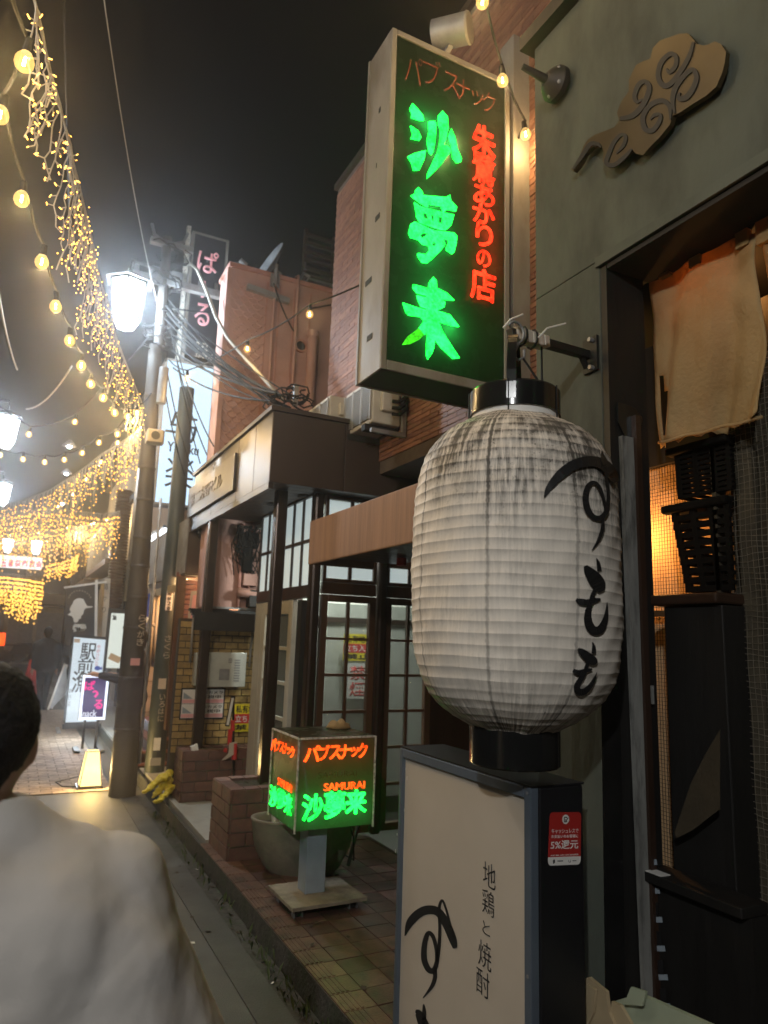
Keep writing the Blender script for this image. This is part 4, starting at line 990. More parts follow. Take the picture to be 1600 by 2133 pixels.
# ================================================================== floor sign on a trolley
fx0, fx1, fy0, fy1, fz0, fz1 = 1.475, 1.95, 3.87, 4.33, .555, 1.04
fs = thing('floor_sign', 'square box sign lit orange and green on post over wheeled plywood trolley', 'sign', (1.7, 4.05, .115))
obj('sign_panel', MB().poly([(fx0, fy0, fz0), (fx1, fy0, fz0), (fx1, fy0, fz1), (fx0, fy0, fz1)]), K['floorsignpanel'], fs)
obj('sign_panel', MB().poly([(fx0, fy0, fz0), (fx0, fy1, fz0), (fx0, fy1, fz1), (fx0, fy0, fz1)]), K['floorsignpanel'], fs)
obj('inner_case', MB().box(fx0+.006, fy1-.01, fz0, fx1-.006, fy1, fz1).box(fx1-.006, fy0+.006, fz0, fx1, fy1, fz1).box(fx0+.006, fy0+.006, fz0, fx1-.007, fy1-.011, fz0+.006), K['white'], fs)
for dx in (.10, .24, .38):  # coloured points added behind the panels to imitate halos round the letters
    point('tube_or_halo_light', fs, (fx0+dx, fy0+.06, fz0+.10), (.03, 1, .13), .13, .012); point('tube_or_halo_light', fs, (fx0+dx, fy0+.06, fz0+.40), (1, .14, .02), .07, .012)
for dy in (.12, .3):
    point('tube_or_halo_light', fs, (fx0+.06, fy0+dy, fz0+.10), (.03, 1, .13), .10, .012); point('tube_or_halo_light', fs, (fx0+.06, fy0+dy, fz0+.40), (1, .14, .02), .06, .012)
ed = MB(); e_ = .007
for (x, y) in ((fx0, fy0), (fx1, fy0), (fx0, fy1)): ed.box(x-e_, y-e_, fz0-.012, x+e_*.3, y+e_*.3, fz1+.004)
ed.box(fx0+e_, fy0-e_, fz1-.004, fx1-e_, fy0+.001, fz1+.006); ed.box(fx0-e_, fy0+e_, fz1-.004, fx0+.001, fy1-e_, fz1+.006)
obj('edge_trim', ed, K['whitepaint'], fs)
obj('lid', MB().box(fx0+.01, fy0+.01, fz1+.001, fx1-.01, fy1-.01, fz1+.008), K['floorsignpanel'], fs)
F = fy0-.010
for ch, cx_, cy_, w_, h_ in (('パ',650,1570,32,32),('ブ',675,1568,22,30),('ス',698,1567,23,28),('ナ',718,1566,22,28),('ッ',738,1566,17,19),('ク',755,1563,19,29)):
    glyphY(ch, F, cx_, cy_, w_, h_, K['orange'], fs, weight=0., depth=.006, bold=.035)
glyphY('SAMURAI', F, 717, 1637, 84, 15, K['orange'], fs, weight=.0, depth=.006, bold=.006)
for ch, cx_, cy_, w_, h_ in (('沙',651,1682,42,54),('夢',697,1676,42,54),('来',741,1670,41,48)):
    glyphY(ch, F, cx_, cy_, w_, h_, K['green'], fs, weight=.0, depth=.008, bold=.032)
glyphY('SAMURAI', fy0-.001, 703, 1613, 80, 13, K['woodpanel'], fs, weight=-.01, depth=.0006)
G = fx0-.010
for ch, cx_, cy_, w_, h_ in (('パ',571,1551,9,27),('ブ',580,1554,8,22),('ス',588,1557,8,22),('ナ',596,1560,8,22),('ッ',603,1564,7,15),('ク',610,1567,8,24)):
    glyphX(ch, G, cx_, cy_, w_, h_, K['orange'], fs, weight=0., depth=.006, bold=.02)
glyphX('SAMURAI', G, 594, 1635, 30, 17, K['orange'], fs, weight=.0, depth=.004)
for ch, cx_, cy_, w_, h_ in (('沙',571,1660,15,44),('夢',587,1666,14,44),('来',602,1676,14,44)):
    glyphX(ch, G, cx_, cy_, w_, h_, K['green'], fs, weight=.0, depth=.008, bold=.014)
obj('post', MB().box(1.60, 3.99, .185, 1.72, 4.11, fz0-.001), K['steelblue'], fs, bevel=.004)
obj('platform', MB().prism([(1.465,3.82,.165),(1.91,3.83,.165),(1.90,4.22,.165),(1.46,4.215,.165)], (0,0,.02)), K['chipboard'], fs, bevel=.002)
for (x, y) in ((1.52,3.88),(1.85,3.89),(1.52,4.13),(1.85,4.14)):
    cs = obj('caster', MB().box(x-.03, y-.03, .155, x+.03, y+.03, .164).box(x-.026, y-.012, .115, x-.020, y+.03, .155).box(x+.020, y-.012, .115, x+.026, y+.03, .155), K['greysteel'], fs)
    obj('wheel', MB().lathe((x-.016, y+.012, .142), [(.012,0),(.026,.002),(.028,.008),(.028,.024),(.026,.03),(.012,.032)], 20, axis='X'), K['rubber'], cs, auto=40)
cbm = MB(); cbm.tube([(1.93,4.3,.57),(2.08,4.4,.35),(2.16,4.55,.16),(2.2,4.8,.125),(2.25,5.1,.125)], .006, 6); obj('power_cord', cbm, K['cable'], fs, smooth=True)
pt = thing('towel', 'crumpled yellowish cloth lying on top of the floor sign', 'cloth', (1.86, 4.2, fz1+.008))
tb = MB().ball((0,0,0), 1, 10)
tb.v = [Vector((1.86+v.x*.075*(1+.15*math.sin(v.y*6)), 4.2+v.y*.06, fz1+.012+max(0, v.z)*.045*(1+.3*math.sin(v.x*8)))) for v in tb.v]
obj('cloth', tb, K['noren'], pt, smooth=True)

# ================================================================== canopy with posts
cx, cy0, cy1, cz0, cz1 = 1.55, 4.97, 7.62, 2.72, 3.27
cn = thing('canopy', 'flat porch canopy with bronze street fascia on steel posts', 'canopy', (2.1, 6.2, .125))
yy = cy0
for w_ in (.42, .50, .88, .85):
    obj('fascia_panel', MB().box(cx, yy+.004, cz0, cx+.03, yy+w_-.004, cz1), K['bronze'], cn, bevel=.003); yy += w_
xx = cx
for w_ in (.60, .70): obj('fascia_panel', MB().box(xx+.003, cy0-.002, cz0+.002, xx+w_-.003, cy0+.028, cz1-.002), K['brownmetal'], cn, bevel=.003); xx += w_
obj('fascia_panel', MB().box(cx+.03, cy1-.001, cz0, 2.6, cy1+.028, cz1), K['brownmetal'], cn)
obj('drip_edge', MB().box(cx-.022, cy0-.022, cz1+.001, 2.44, cy1+.04, cz1+.035), K['brownmetal'], cn)
obj('deck', MB().box(cx+.031, cy0+.03, cz1-.06, 2.44, cy1-.01, cz1-.002), K['brownmetal'], cn)
yy = cy0+.04
while yy < cy1-.12: obj('soffit_slat', MB().box(cx+.032, yy+.006, cz0+.02, 3.4, yy+.114, cz0+.034), K['brownmetal'], cn); yy += .12
obj('soffit_rail', MB().box(cx-.004, cy0-.006, cz0-.05, cx+.03, cy1+.03, cz0-.003), K['bronze'], cn)
sgp0 = atX(490, 955, cx-.02); sgp1 = atX(392, 1052, cx-.02)
obj('name_plate', MB().box(cx-.025, sgp0.y, cz0+.10, cx-.004, sgp1.y, cz1-.12), K['plaque'], cn, bevel=.003)
glyph('第二志野ビル', (cx-.026, sgp1.y-.14, cz0+.2), (0,-1,0), (0,0,1), (-1,0,0), (sgp1.y-sgp0.y)*.72, .14, K['woodpanel'], cn, 'lettering', 0., .004)
for px_, yy, zb_ in ((1.76, 5.3, .3), (1.60, 6.82, .55)):
    obj('post', MB().box(px_-.045, yy-.045, zb_, px_+.045, yy+.045, cz0+.018), K['postbrown'], cn, bevel=.012)
dm = atX(420, 1120, cx+.12)
obj('dome_camera', MB().ball((dm.x, dm.y, cz0-.07), .055, 10).cyl((dm.x, dm.y, cz0-.06), (dm.x, dm.y, cz0+.018), .05), K['blackgloss'], cn, smooth=True)
obj('recessed_light', MB().lathe((1.9, 5.9, cz0+.012), [(.07,0),(.055,.0),(.05,.005)], 20).lathe((2.0, 5.4, cz0+.012), [(.07,0),(.055,.0),(.05,.005)], 20), K['dark'], cn)

# air conditioners on the canopy roof
def ac(loc, w_, d, h, label):
    x, y, z = loc
    t_ = thing('air_conditioner', label, 'air conditioner', loc, 'air conditioners on the canopy roof')
    obj('casing', MB().box(x+.016, y, z+.05, x+d, y+w_, z+h), K['creamac'], t_, bevel=.012)
    g_ = MB()
    obj('grille_back', MB().box(x+.010, y+.03, z+.08, x+.014, y+w_-.03, z+h-.03), K['dark'], t_)
    k = 0
    while z+.085+k*.016 < z+h-.035: g_.box(x, y+.025, z+.085+k*.016, x+.009, y+w_-.025, z+.091+k*.016); k += 1
    for f in (.02, .35, .65, .97): g_.box(x-.002, y+w_*f-.006, z+.07, x+.0095, y+w_*f+.006, z+h-.025)
    stuff(obj('grille', g_, K['grille'], t_))
    for yy in (y+.06, y+w_-.12): obj('foot', MB().box(x-.01, yy, z+.0, x+d+.02, yy+.06, z+.049), K['dark'], t_)
    s = MB().box(x+d*.3, y-.045, z+h*.35, x+d*.85, y-.001, z+h*.75); obj('valve_cover', s, K['creamac'], t_, bevel=.01)
    return t_
a0 = atX(858, 890, 2.40)
ac((2.17, 4.58, 3.14), .50, .26, .40, 'large cream air conditioner with ribbed grille, nearest below the green sign')
ac((2.08, 5.20, cz1+.04), .54, .30, .26, 'smaller cream air conditioner standing behind the larger one on the canopy')
hz = MB()
for k in range(3): hz.tube([(2.33, 4.53, 3.36-.05*k), (2.37, 4.49, 3.35-.05*k), (2.42, 4.48, 3.40-.05*k), (2.435, 4.50, 3.5-.03*k)], .014, 6)
ap = tag(obj('pipe_bundle', hz, K['cable'], None, smooth=True), 'black pipes curling from air conditioner to the brick wall', 'pipe')
rk = thing('wall_bracket', 'pale steel bracket frame beside air conditioner pipes', 'bracket', (2.42, 4.52, 3.1))
obj('bracket_frame', MB().box(2.405, 4.50, 3.09, 2.435, 4.53, 3.50).box(2.15, 4.50, 3.09, 2.404, 4.53, 3.12), K['greysteel'], rk); obj('bracket_arm', MB().box(2.15, 5.03, 3.09, 2.435, 5.06, 3.12), K['greysteel'], rk)

# copper awning over the shop door
ax, ay0, ay1, az0, az1 = 1.80, 2.3, 4.74, 2.105, 2.42
aw = thing('shop_awning', 'copper brown box awning above the snack bar door', 'awning', (2.0, 3.6, az0))
obj('awning_shell', MB().box(ax, ay0, az0, ax+.02, ay1, az1).box(ax+.021, ay1-.02, az0+.003, 2.32, ay1, az1).box(ax+.021, ay0, az1-.02, 2.32, ay1-.021, az1-.002), K['awning'], aw, bevel=.012)
k = ay0+.02
while k < ay1-.16: obj('soffit_slat', MB().box(ax+.03, k+.004, az0+.055, 2.5, k+.136, az0+.065), K['postbrown'], aw); k += .14
obj('red_light', MB().cyl((2.32, 4.3, az0+.0), (2.32, 4.3, az0+.053), .035, n=14), K['redprint'], aw)

# ================================================================== snack bar front
DY = 5.2
xa = atY(655, 1250, DY).x; xd0 = atY(668, 1300, DY).x; xd1 = atY(783, 1300, DY).x; xe0 = atY(803, 1300, DY).x
sb = thing('snack_bar', 'dark wooden snack bar front with gridded glass doors and windows', 'shop front', (xa, DY, .125))
ztop = cz0+.012; zdt = atY(720, 1218, DY).z; ztr0 = atY(720, 1212, DY).z; ztr1 = atY(720, 1180, DY).z; zdoor = atY(720, 1240, DY).z
def frame(name, x0, x1, z0, z1, w_, y=DY, d=.05, m_='woodpanel', parent=sb):
    return obj(name, MB().box(x0, y, z0, x0+w_, y+d, z1).box(x1-w_, y, z0, x1, y+d, z1).box(x0+w_+.001, y, z1-w_, x1-w_-.001, y+d, z1).box(x0+w_+.001, y, z0, x1-w_-.001, y+d, z0+w_), K[m_], parent, bevel=.004)
obj('column', MB().box(xa-.05, DY-.05, .125, xa+.03, DY+.05, ztop), K['postbrown'], sb, bevel=.02)
obj('column', MB().box(xd1+.004, DY-.04, .125, xe0-.004, DY+.04, ztop), K['postbrown'], sb, bevel=.02)
# door facing down the street
def door(name, x0, x1, cols, rows, label=None, y=DY, m_='woodpanel'):
    df = frame(name, x0, x1, .14, zdoor, .055, y, m_=m_)
    if label: df['label'] = label
    iw = (x1-x0-.11); z0, z1 = .14+.055, zdoor-.055
    for i in range(1, cols): obj('muntin', MB().box(x0+.055+iw*i/cols-.011, y+.008, z0+.001, x0+.055+iw*i/cols+.011, y+.042, z1-.001), K[m_], df)
    hs = [0, .17, .335, .50, .665, .83, 1][:rows+1] if rows == 6 else [i/rows for i in range(rows+1)]
    for j in range(1, rows): zz = z0+(z1-z0)*hs[j]; obj('muntin', MB().box(x0+.056, y+.010, zz-.011, x1-.056, y+.040, zz+.011), K[m_], df)
    for i in range(cols):
        for j in range(rows):
            a, b_ = x0+.055+iw*i/cols+.012, x0+.055+iw*(i+1)/cols-.012
            obj('pane', MB().box(a, y+.022, z0+(z1-z0)*hs[j]+.012, b_, y+.027, z0+(z1-z0)*hs[j+1]-.012), K['wired'], df)
    return df
door('door', xd0, xd1-.004, 2, 6)
xe1 = atY(900, 1300, DY).x
door('door', xe0, xe1, 2, 6)
for x0, x1 in ((xd0, xd1-.004), (xe0, xe1)):
    obj('transom_rail', MB().box(x0, DY+.002, zdoor+.004, x1, DY+.05, ztr0-.01), K['woodpanel'], sb, bevel=.004)
    frame('transom_frame', x0, x1, ztr0-.008, ztop-.002, .03)
    xm = (x0+x1)/2; obj('muntin', MB().box(xm-.014, DY+.006, ztr0+.024, xm+.014, DY+.044, ztop-.035), K['woodpanel'], sb)
    obj('muntin', MB().box(x0+.032, DY+.008, ztr1+.02, x1-.032, DY+.042, ztr1+.10), K['woodpanel'], sb)
    for a, b_ in ((x0+.032, xm-.016), (xm+.016, x1-.032)):
        obj('lit_pane', MB().box(a, DY+.022, ztr0+.025, b_, DY+.027, ztr1+.018), K['frost'], sb)
        obj('lit_pane', MB().box(a, DY+.022, ztr1+.102, b_, DY+.027, ztop-.036), K['frost'], sb)
obj('wall_panel', MB().box(xe1+.004, DY, .125, 4.2, DY+.05, ztop), K['darkwood'], sb)
# side window band along the porch
WXx = xa-.012
wy0, wy1 = DY+.06, 6.62
zw0 = atX(620, 1222, WXx).z; zw1 = ztop-.01; 
nW = 6; ww = (wy1-wy0)/nW
wf = obj('window_frame', MB().box(WXx-.02, wy0, zw0-.10, WXx+.03, wy1, zw0).box(WXx-.02, wy0, zw1, WXx+.03, wy1, zw1+.02).box(WXx-.01, wy0, (zw0+zw1)/2-.014, WXx+.02, wy1, (zw0+zw1)/2+.014), K['darkwood'], sb)
for i in range(nW+1): obj('muntin', MB().box(WXx-.015, wy0+ww*i-.013, zw0+.001, WXx+.025, wy0+ww*i+.013, zw1-.001), K['darkwood'], wf)
for i in range(nW):
    for a, b_ in ((zw0+.002, (zw0+zw1)/2-.016), ((zw0+zw1)/2+.016, zw1-.002)):
        obj('pane', MB().box(WXx, wy0+ww*i+.015, a, WXx+.005, wy0+ww*(i+1)-.015, b_), K['frost'], wf)
# cream inner door standing in the porch side
cd_ = obj('cream_door', MB().box(WXx-.01, DY+.42, .14, WXx+.03, DY+.52, zw0-.105).box(WXx-.01, DY+1.15, .14, WXx+.03, DY+1.25, zw0-.105).box(WXx-.01, DY+.521, zw0-.22, WXx+.03, DY+1.149, zw0-.105).box(WXx-.01, DY+.521, .14, WXx+.03, DY+1.149, .35), K['creamac'], sb, bevel=.004)
for j in range(1, 5): zz = .35+(zw0-.57)*j/5; obj('muntin', MB().box(WXx-.004, DY+.522, zz-.014, WXx+.024, DY+1.148, zz+.014), K['creamac'], cd_)
for j in range(5):
    z0_ = .35+(zw0-.57)*j/5+.016; z1_ = .35+(zw0-.57)*(j+1)/5-.016
    for y0_, y1_ in ((DY+.523, DY+.82), (DY+.84, DY+1.147)): obj('pane', MB().box(WXx+.006, y0_, z0_, WXx+.011, y1_, z1_), K['wired'], cd_)
obj('door_stile', MB().box(WXx-.006, DY+.822, .351, WXx+.026, DY+.838, zw0-.222), K['creamac'], cd_)
obj('dark_door_edge', MB().box(WXx-.05, DY+.10, .14, WXx+.02, DY+.20, zw0-.12), K['black'], sb)
obj('porch_wall', MB().box(WXx-.005, DY+1.27, .125, WXx+.03, 6.66, zw0-.105), K['creamac'], sb)
# the room behind the glass
obj('room_wall', MB().box(WXx+.04, 7.4, .1, 4.4, 7.45, 2.72).box(4.35, DY+.06, .1, 4.4, 7.39, 2.72), K['interior'], sb)
obj('room_ceiling', MB().box(WXx+.035, DY+.055, 2.66, 4.4, 7.4, 2.70), K['interior'], sb)
obj('room_beam', MB().box(2.41, 6.42, 1.75, 4.2, 6.46, 1.8), K['darkwood'], sb)
obj('inner_partition', MB().box(2.41, 6.47, .1, 4.3, 6.49, 2.64), K['interior'], sb)
obj('room_partition', MB().box(2.35, 6.4, .1, 2.40, 6.46, 2.65), K['darkwood'], sb)
tl = thing('tube_lamp', 'white fluorescent tube lamp on the ceiling inside the snack bar', 'lamp', (2.9, 6.3, 2.6))
obj('tube', MB().cyl((2.3, 5.7, 2.60), (3.4, 5.7, 2.60), .016, n=10), K['tube'], tl)
obj('fitting', MB().box(2.25, 5.66, 2.62, 3.45, 5.74, 2.655), K['white'], tl)
point('lamp_light', tl, (2.7, 5.75, 2.4), (.93, 1.0, .94), 75, .12)
# notices
def notice(y, x0, x1, zt_, zb_, label, parent=None, cut=None):
    t_ = thing('notice', label, 'notice', ((x0+x1)/2, y, zb_))
    h = zt_-zb_
    obj('plate', MB().box(x0, y, zb_, x1, y+.006, zt_), K['yellow'], t_)
    obj('red_band', MB().box(x0, y-.0015, zb_+h*.30, x1, y-.0002, zb_+h*.64), K['redprint'], t_)
    def tx(b_, f0, f1, m_, wt=.015): glyph(b_, (x0+(x1-x0)*.04, y-.002, zb_+h*f0), (1,0,0), (0,0,1), (0,-1,0), (x1-x0)*.92, h*(f1-f0), m_, t_, 'lettering', wt, .0008)
    tx('私有地に', .68, .96, K['ink']); tx('立ち入り', .34, .60, K['white']); tx('禁止', .06, .26, K['ink'])
    return t_
a = atY(717, 1320, 6.30); b_ = atY(774, 1377, 6.30)
notice(6.30, a.x, b_.x, a.z, b_.z, 'yellow and red notice against trespassing seen through the door glass')
a = atY(720, 1381, 6.31); b_ = atY(770, 1455, 6.31)
nn = thing('red_letter_sheet', 'white sheet with two red characters below the notice behind door glass', 'notice', (a.x, 6.31, b_.z))
obj('sheet', MB().box(a.x, 6.31, b_.z, b_.x, 6.314, a.z), K['white'], nn)
for i, ch in enumerate('禁煙'): glyph(ch, (a.x+.05, 6.308, a.z-(a.z-b_.z)*(.48+.46*i)), (1,0,0), (0,0,1), (0,-1,0), (b_.x-a.x)*.62, (a.z-b_.z)*.40, K['redprint'], nn, 'letter', .015, .0008)

# ================================================================== porch: planters, ochre wall and what stands there
def planter(x0, x1, y0, y1, z0, z1, label):
    t_ = thing('brick_planter', label, 'planter', ((x0+x1)/2, (y0+y1)/2, z0))
    rows = 5; bh = (z1-z0)/rows
    obj('core', MB().box(x0+.012, y0+.012, z0, x1-.012, y0+.09, z1-.012).box(x0+.012, y1-.09, z0, x1-.012, y1-.012, z1-.012).box(x0+.012, y0+.091, z0, x0+.09, y1-.091, z1-.012).box(x1-.09, y0+.091, z0, x1-.012, y1-.091, z1-.012), K['pmortar'], t_)
    P = [K['pbrick']]
    bricks(t_, (x0+.012, y0+.012, z0), (1,0,0), (0,0,1), (0,-1,0), x1-x0-.024, z1-z0, .215, bh, .009, P, depth=.014)
    bricks(t_, (x0+.012, y0+.0, z0), (0,1,0), (0,0,1), (-1,0,0), y1-y0, z1-z0, .215, bh, .009, P, depth=.014)
    bricks(t_, (x0, y0, z1-.013), (1,0,0), (0,1,0), (0,0,1), x1-x0, .1, .105, .1, .008, P, depth=.016, bond=0)
    bricks(t_, (x0, y0+.1, z1-.013), (0,1,0), (1,0,0), (0,0,1), y1-y0-.2, .1, .105, .1, .008, P, depth=.016, bond=0)
    bricks(t_, (x0, y1-.1, z1-.013), (1,0,0), (0,1,0), (0,0,1), x1-x0, .1, .105, .1, .008, P, depth=.016, bond=0)
    so = MB(); nx, ny = 14, 8
    for j in range(ny+1):
        for i in range(nx+1): so.v.append(Vector((x0+.09+(x1-x0-.18)*i/nx, y0+.09+(y1-y0-.18)*j/ny, z1-.035+random.uniform(-.012, .018))))
    for j in range(ny):
        for i in range(nx): a_ = j*(nx+1)+i; so.f.append([a_, a_+1, a_+nx+2, a_+nx+1]); so.mi.append(0)
    obj('soil', so, K['soil'], t_, smooth=True)
    return t_
planter(1.41, 2.02, 4.94, 5.42, .112, .565, 'near brown brick planter with bare soil beside the floor sign')
planter(1.45, 2.18, 6.68, 7.0, .125, .56, 'far brown brick planter before the ochre tile wall')
yw = thing('ochre_wall', 'ochre glazed tile wall with meter box behind the far planter', 'wall', (1.8, 7.04, .1))
obj('wall_core', MB().box(1.40, 7.015, .1, 2.22, 7.12, 1.74), K['ymortar'], yw)
bricks(yw, (1.40, 7.015, .50), (1,0,0), (0,0,1), (0,-1,0), .82, 1.24, .128, .064, .010, [K['ybrick']], depth=.010)
# meter box
a = atY(419, 1358, 6.88); b_ = atY(510, 1431, 6.88)
mbx = thing('meter_box', 'stainless steel meter box with embossed slots on ochre wall', 'meter box', ((a.x+b_.x)/2, 6.95, b_.z))
obj('cover', MB().box(a.x, 6.88, b_.z, b_.x, 6.90, a.z), K['steel'], mbx, bevel=.004)
obj('case', MB().box(a.x-.04, 6.902, b_.z+.01, b_.x-.01, 7.0, a.z-.01), K['steel'], mbx, bevel=.003)
lv = MB(); w_ = b_.x-a.x; h = a.z-b_.z
for k in range(9): lv.box(a.x+w_*.74, 6.874, b_.z+h*(.16+k*.075), a.x+w_*.86, 6.8795, b_.z+h*(.195+k*.075))
for k in range(3): lv.box(a.x+w_*.60, 6.874, b_.z+h*(.70+k*.05), a.x+w_*.68, 6.8795, b_.z+h*(.725+k*.05))
obj('louvre', lv, K['greysteel'], mbx)
obj('inspection_door', MB().box(a.x+w_*.42, 6.8755, b_.z+h*.2, a.x+w_*.64, 6.8798, b_.z+h*.52), K['greysteel'], mbx, bevel=.002)
obj('latch', MB().cyl((a.x+w_*.61, 6.868, b_.z+h*.36), (a.x+w_*.61, 6.8755, b_.z+h*.36), .008, n=10), K['greysteel'], mbx)
# pale notice board with two posters
a = atY(381, 1436, 6.985); b_ = atY(463, 1495, 6.985)
nb = thing('notice_board', 'white and pink notice board with two repeated posters on ochre wall', 'notice board', ((a.x+b_.x)/2, 6.98, b_.z))
obj('board', MB().box(a.x-.012, 6.99, b_.z-.012, b_.x+.014, 7.002, a.z+.012), K['black'], nb)
h = (a.z-b_.z)/2
for k in range(2):
    z0_ = b_.z+k*h
    obj('poster', MB().box(a.x, 6.985, z0_+.002, b_.x, 6.989, z0_+h-.002), K['white'], nb)
    obj('pink_band', MB().box(a.x+.002, 6.983, z0_+.006, b_.x-.002, 6.9845, z0_+h*.30), K['pinkprint'], nb)
    obj('corner_print', MB().prism([(a.x+.01, 6.9845, z0_+h*.34), (a.x+.10, 6.9845, z0_+h*.34), (a.x+.05, 6.9845, z0_+h*.6), (a.x+.01, 6.9845, z0_+h*.8)], (0,-.0012,0)), K['steelblue'], nb)
    glyph('防犯カメラ', (a.x+.14, 6.984, z0_+h*.66), (1,0,0), (0,0,1), (0,-1,0), (b_.x-a.x)*.62, h*.24, K['ink'], nb, 'lettering', .02, .0008)
    glyph('監視中', (a.x+.17, 6.984, z0_+h*.36), (1,0,0), (0,0,1), (0,-1,0), (b_.x-a.x)*.5, h*.24, K['ink'], nb, 'lettering', .02, .0008)
a = atY(490, 1467, 6.985); b_ = atY(541, 1523, 6.985)
notice(6.985, a.x, b_.x, a.z, b_.z, 'yellow and red notice against trespassing fixed on ochre tile wall')
# bundled red and white barrier parts
rb = thing('barrier_pole', 'red and white folded barrier tied to a black pole in the planter', 'barrier', (1.97, 6.72, .55))
def pY(x, y, Y=6.64): return atY(x, y, Y)
obj('pole', MB().cyl(pY(487, 1660), pY(486, 1450), .011, n=8), K['cable'], rb)
obj('red_tube', MB().cyl(pY(488, 1582), pY(489, 1548), .024, n=12), K['redprint'], rb); obj('red_tube', MB().cyl(pY(485, 1522), pY(485, 1500), .020, n=12), K['redprint'], rb)
obj('mirror_arm', MB().bar(pY(473, 1513), pY(486, 1450), .035, .02), K['black'], rb)
obj('mirror_face', MB().bar(pY(474, 1510, 6.62), pY(485, 1454, 6.62), .022, .008), K['white'], rb)
obj('red_strap', MB().prism([pY(x, y, 6.63) for x, y in ((476,1520),(485,1518),(482,1548),(475,1552))], (0,.02,.0)), K['redprint'], rb)
obj('red_ribbon', MB().prism([pY(x, y, 6.62) for x, y in ((468,1558),(474,1560),(472,1568),(466,1566))], (0,.02,0)), K['redprint'], rb)
obj('white_ribbon', MB().prism([pY(x, y, 6.62) for x, y in ((478,1548),(494,1545),(490,1570),(470,1582),(462,1584),(476,1570))], (0,.012,0)), K['signwhite'], rb)
# odds and ends on the far planter
tc_ = thing('paper_cup', 'white printed paper carton leaning in planter soil by the post', 'carton', atY(407, 1575, 6.72))
obj('carton', MB().obox(atY(407, 1570, 6.72), (.028,0,.012), (0,.02,0), (-.02,0,.075)), K['white'], tc_)
glyph('注意', atY(402, 1572, 6.69), Vector((.92,0,.35)), Vector((-.25,0,.95)), (0,-1,0), .035, .03, K['ink'], tc_, 'lettering', .01, .0008)
rd = tag(obj('bottle_cap', MB().lathe(atY(427, 1588, 6.72), [(.03,-.01),(.034,0),(.03,.012),(.01,.015)], 14), K['redprint'], smooth=True), 'small red plastic cap lying on the planter edge', 'cap')
def tarp(name, label, pts, Y, depth, cat='tarp'):
    b = MB(); c_ = [atY(x, y, Y) for x, y in pts]
    n_ = len(c_); ctr = sum(c_, Vector())/n_
    rows = 4
    for r_ in range(rows+1):
        f = r_/rows
        for i, p in enumerate(c_): q = p.lerp(ctr, f*.98); b.v.append(q+Vector((0, -depth*math.sin(f*math.pi/2)*(1+.35*math.sin(i*2.1+r_*1.7)), .012*math.sin(i*1.9+r_*2.4))))
    for r_ in range(rows):
        for i in range(n_): b.f.append([r_*n_+i, r_*n_+(i+1) % n_, (r_+1)*n_+(i+1) % n_, (r_+1)*n_+i]); b.mi.append(0)
    o_ = tag(obj(name, b, K['yellowtarp'], smooth=True), label, cat); o_.modifiers.new('s', 'SOLIDIFY').thickness = .01
    ss = o_.modifiers.new('u', 'SUBSURF'); ss.levels = 1; ss.render_levels = 1; return o_
tarp('yellow_sheet', 'yellow plastic sheet crumpled in soil of the far planter', [(432,1566),(450,1562),(475,1568),(472,1576),(450,1582),(432,1584)], 6.86, .05)

# boat shaped stone planter, pots
bp_ = thing('stone_trough', 'long boat shaped stone trough planter behind the floor sign', 'planter', (1.8, 4.58, .112))
tr = MB(); NB = 36
def ell(a, b_, z, cx_=1.80, cy_=4.58, rot=-.5):
    out = []
    for k in range(NB):
        t = 2*math.pi*k/NB; x = a*math.copysign(abs(math.cos(t))**.8, math.cos(t)); y = b_*math.copysign(abs(math.sin(t))**.9, math.sin(t))
        out.append(Vector((cx_+x*math.cos(rot)-y*math.sin(rot), cy_+x*math.sin(rot)+y*math.cos(rot), z)))
    return out
rings = [ell(.20,.09,.112), ell(.25,.12,.16), ell(.31,.16,.28), ell(.335,.18,.43), ell(.34,.185,.445), ell(.315,.16,.445), ell(.29,.14,.39)]
for r_ in rings: tr.v += r_
for i in range(len(rings)-1):
    for k in range(NB): tr.f.append([i*NB+k, i*NB+(k+1)%NB, (i+1)*NB+(k+1)%NB, (i+1)*NB+k]); tr.mi.append(0)
obj('trough', tr, K['stoneplanter'], bp_, smooth=True)
obj('soil', MB().poly(ell(.292,.142,.395)), K['soil'], bp_)
for (px, py, y_, lab) in ((578, 1700, 4.62, 'small white pot tucked under left corner of the floor sign'), (628, 1735, 4.52, 'small white pot standing in trough beside the sign post')):
    c_ = atY(px, py, y_); t_ = thing('flower_pot', lab, 'pot', (c_.x, c_.y, .40))
    obj('pot', MB().lathe((c_.x, c_.y, .40), [(.032,0),(.042,.075),(.047,.075),(.047,.09),(.041,.09),(.034,.02)], 20, True), K['potwhite'], t_, auto=40)
    lf = MB()
    for k in range(14):
        a_ = random.uniform(0, 6.28); h_ = random.uniform(.03, .1); q = Vector((c_.x, c_.y, .47)); e_ = q+Vector((math.cos(a_)*h_*.7, math.sin(a_)*h_*.7, h_)); s_ = Vector((-math.sin(a_), math.cos(a_), 0))*.008
        lf.add([q, (q+e_)/2-s_, e_, (q+e_)/2+s_], [(0,1,2,3)])
    stuff(obj('leaves', lf, K['weed'], t_))
tg = thing('umbrella', 'furled dark umbrella leaning against the dark panel by the shop door', 'umbrella', (2.35, 4.7, .115))
obj('shaft', MB().cyl((2.12, 4.55, .13), (2.50, 4.95, .75), .012, .016, n=8), K['black'], tg)

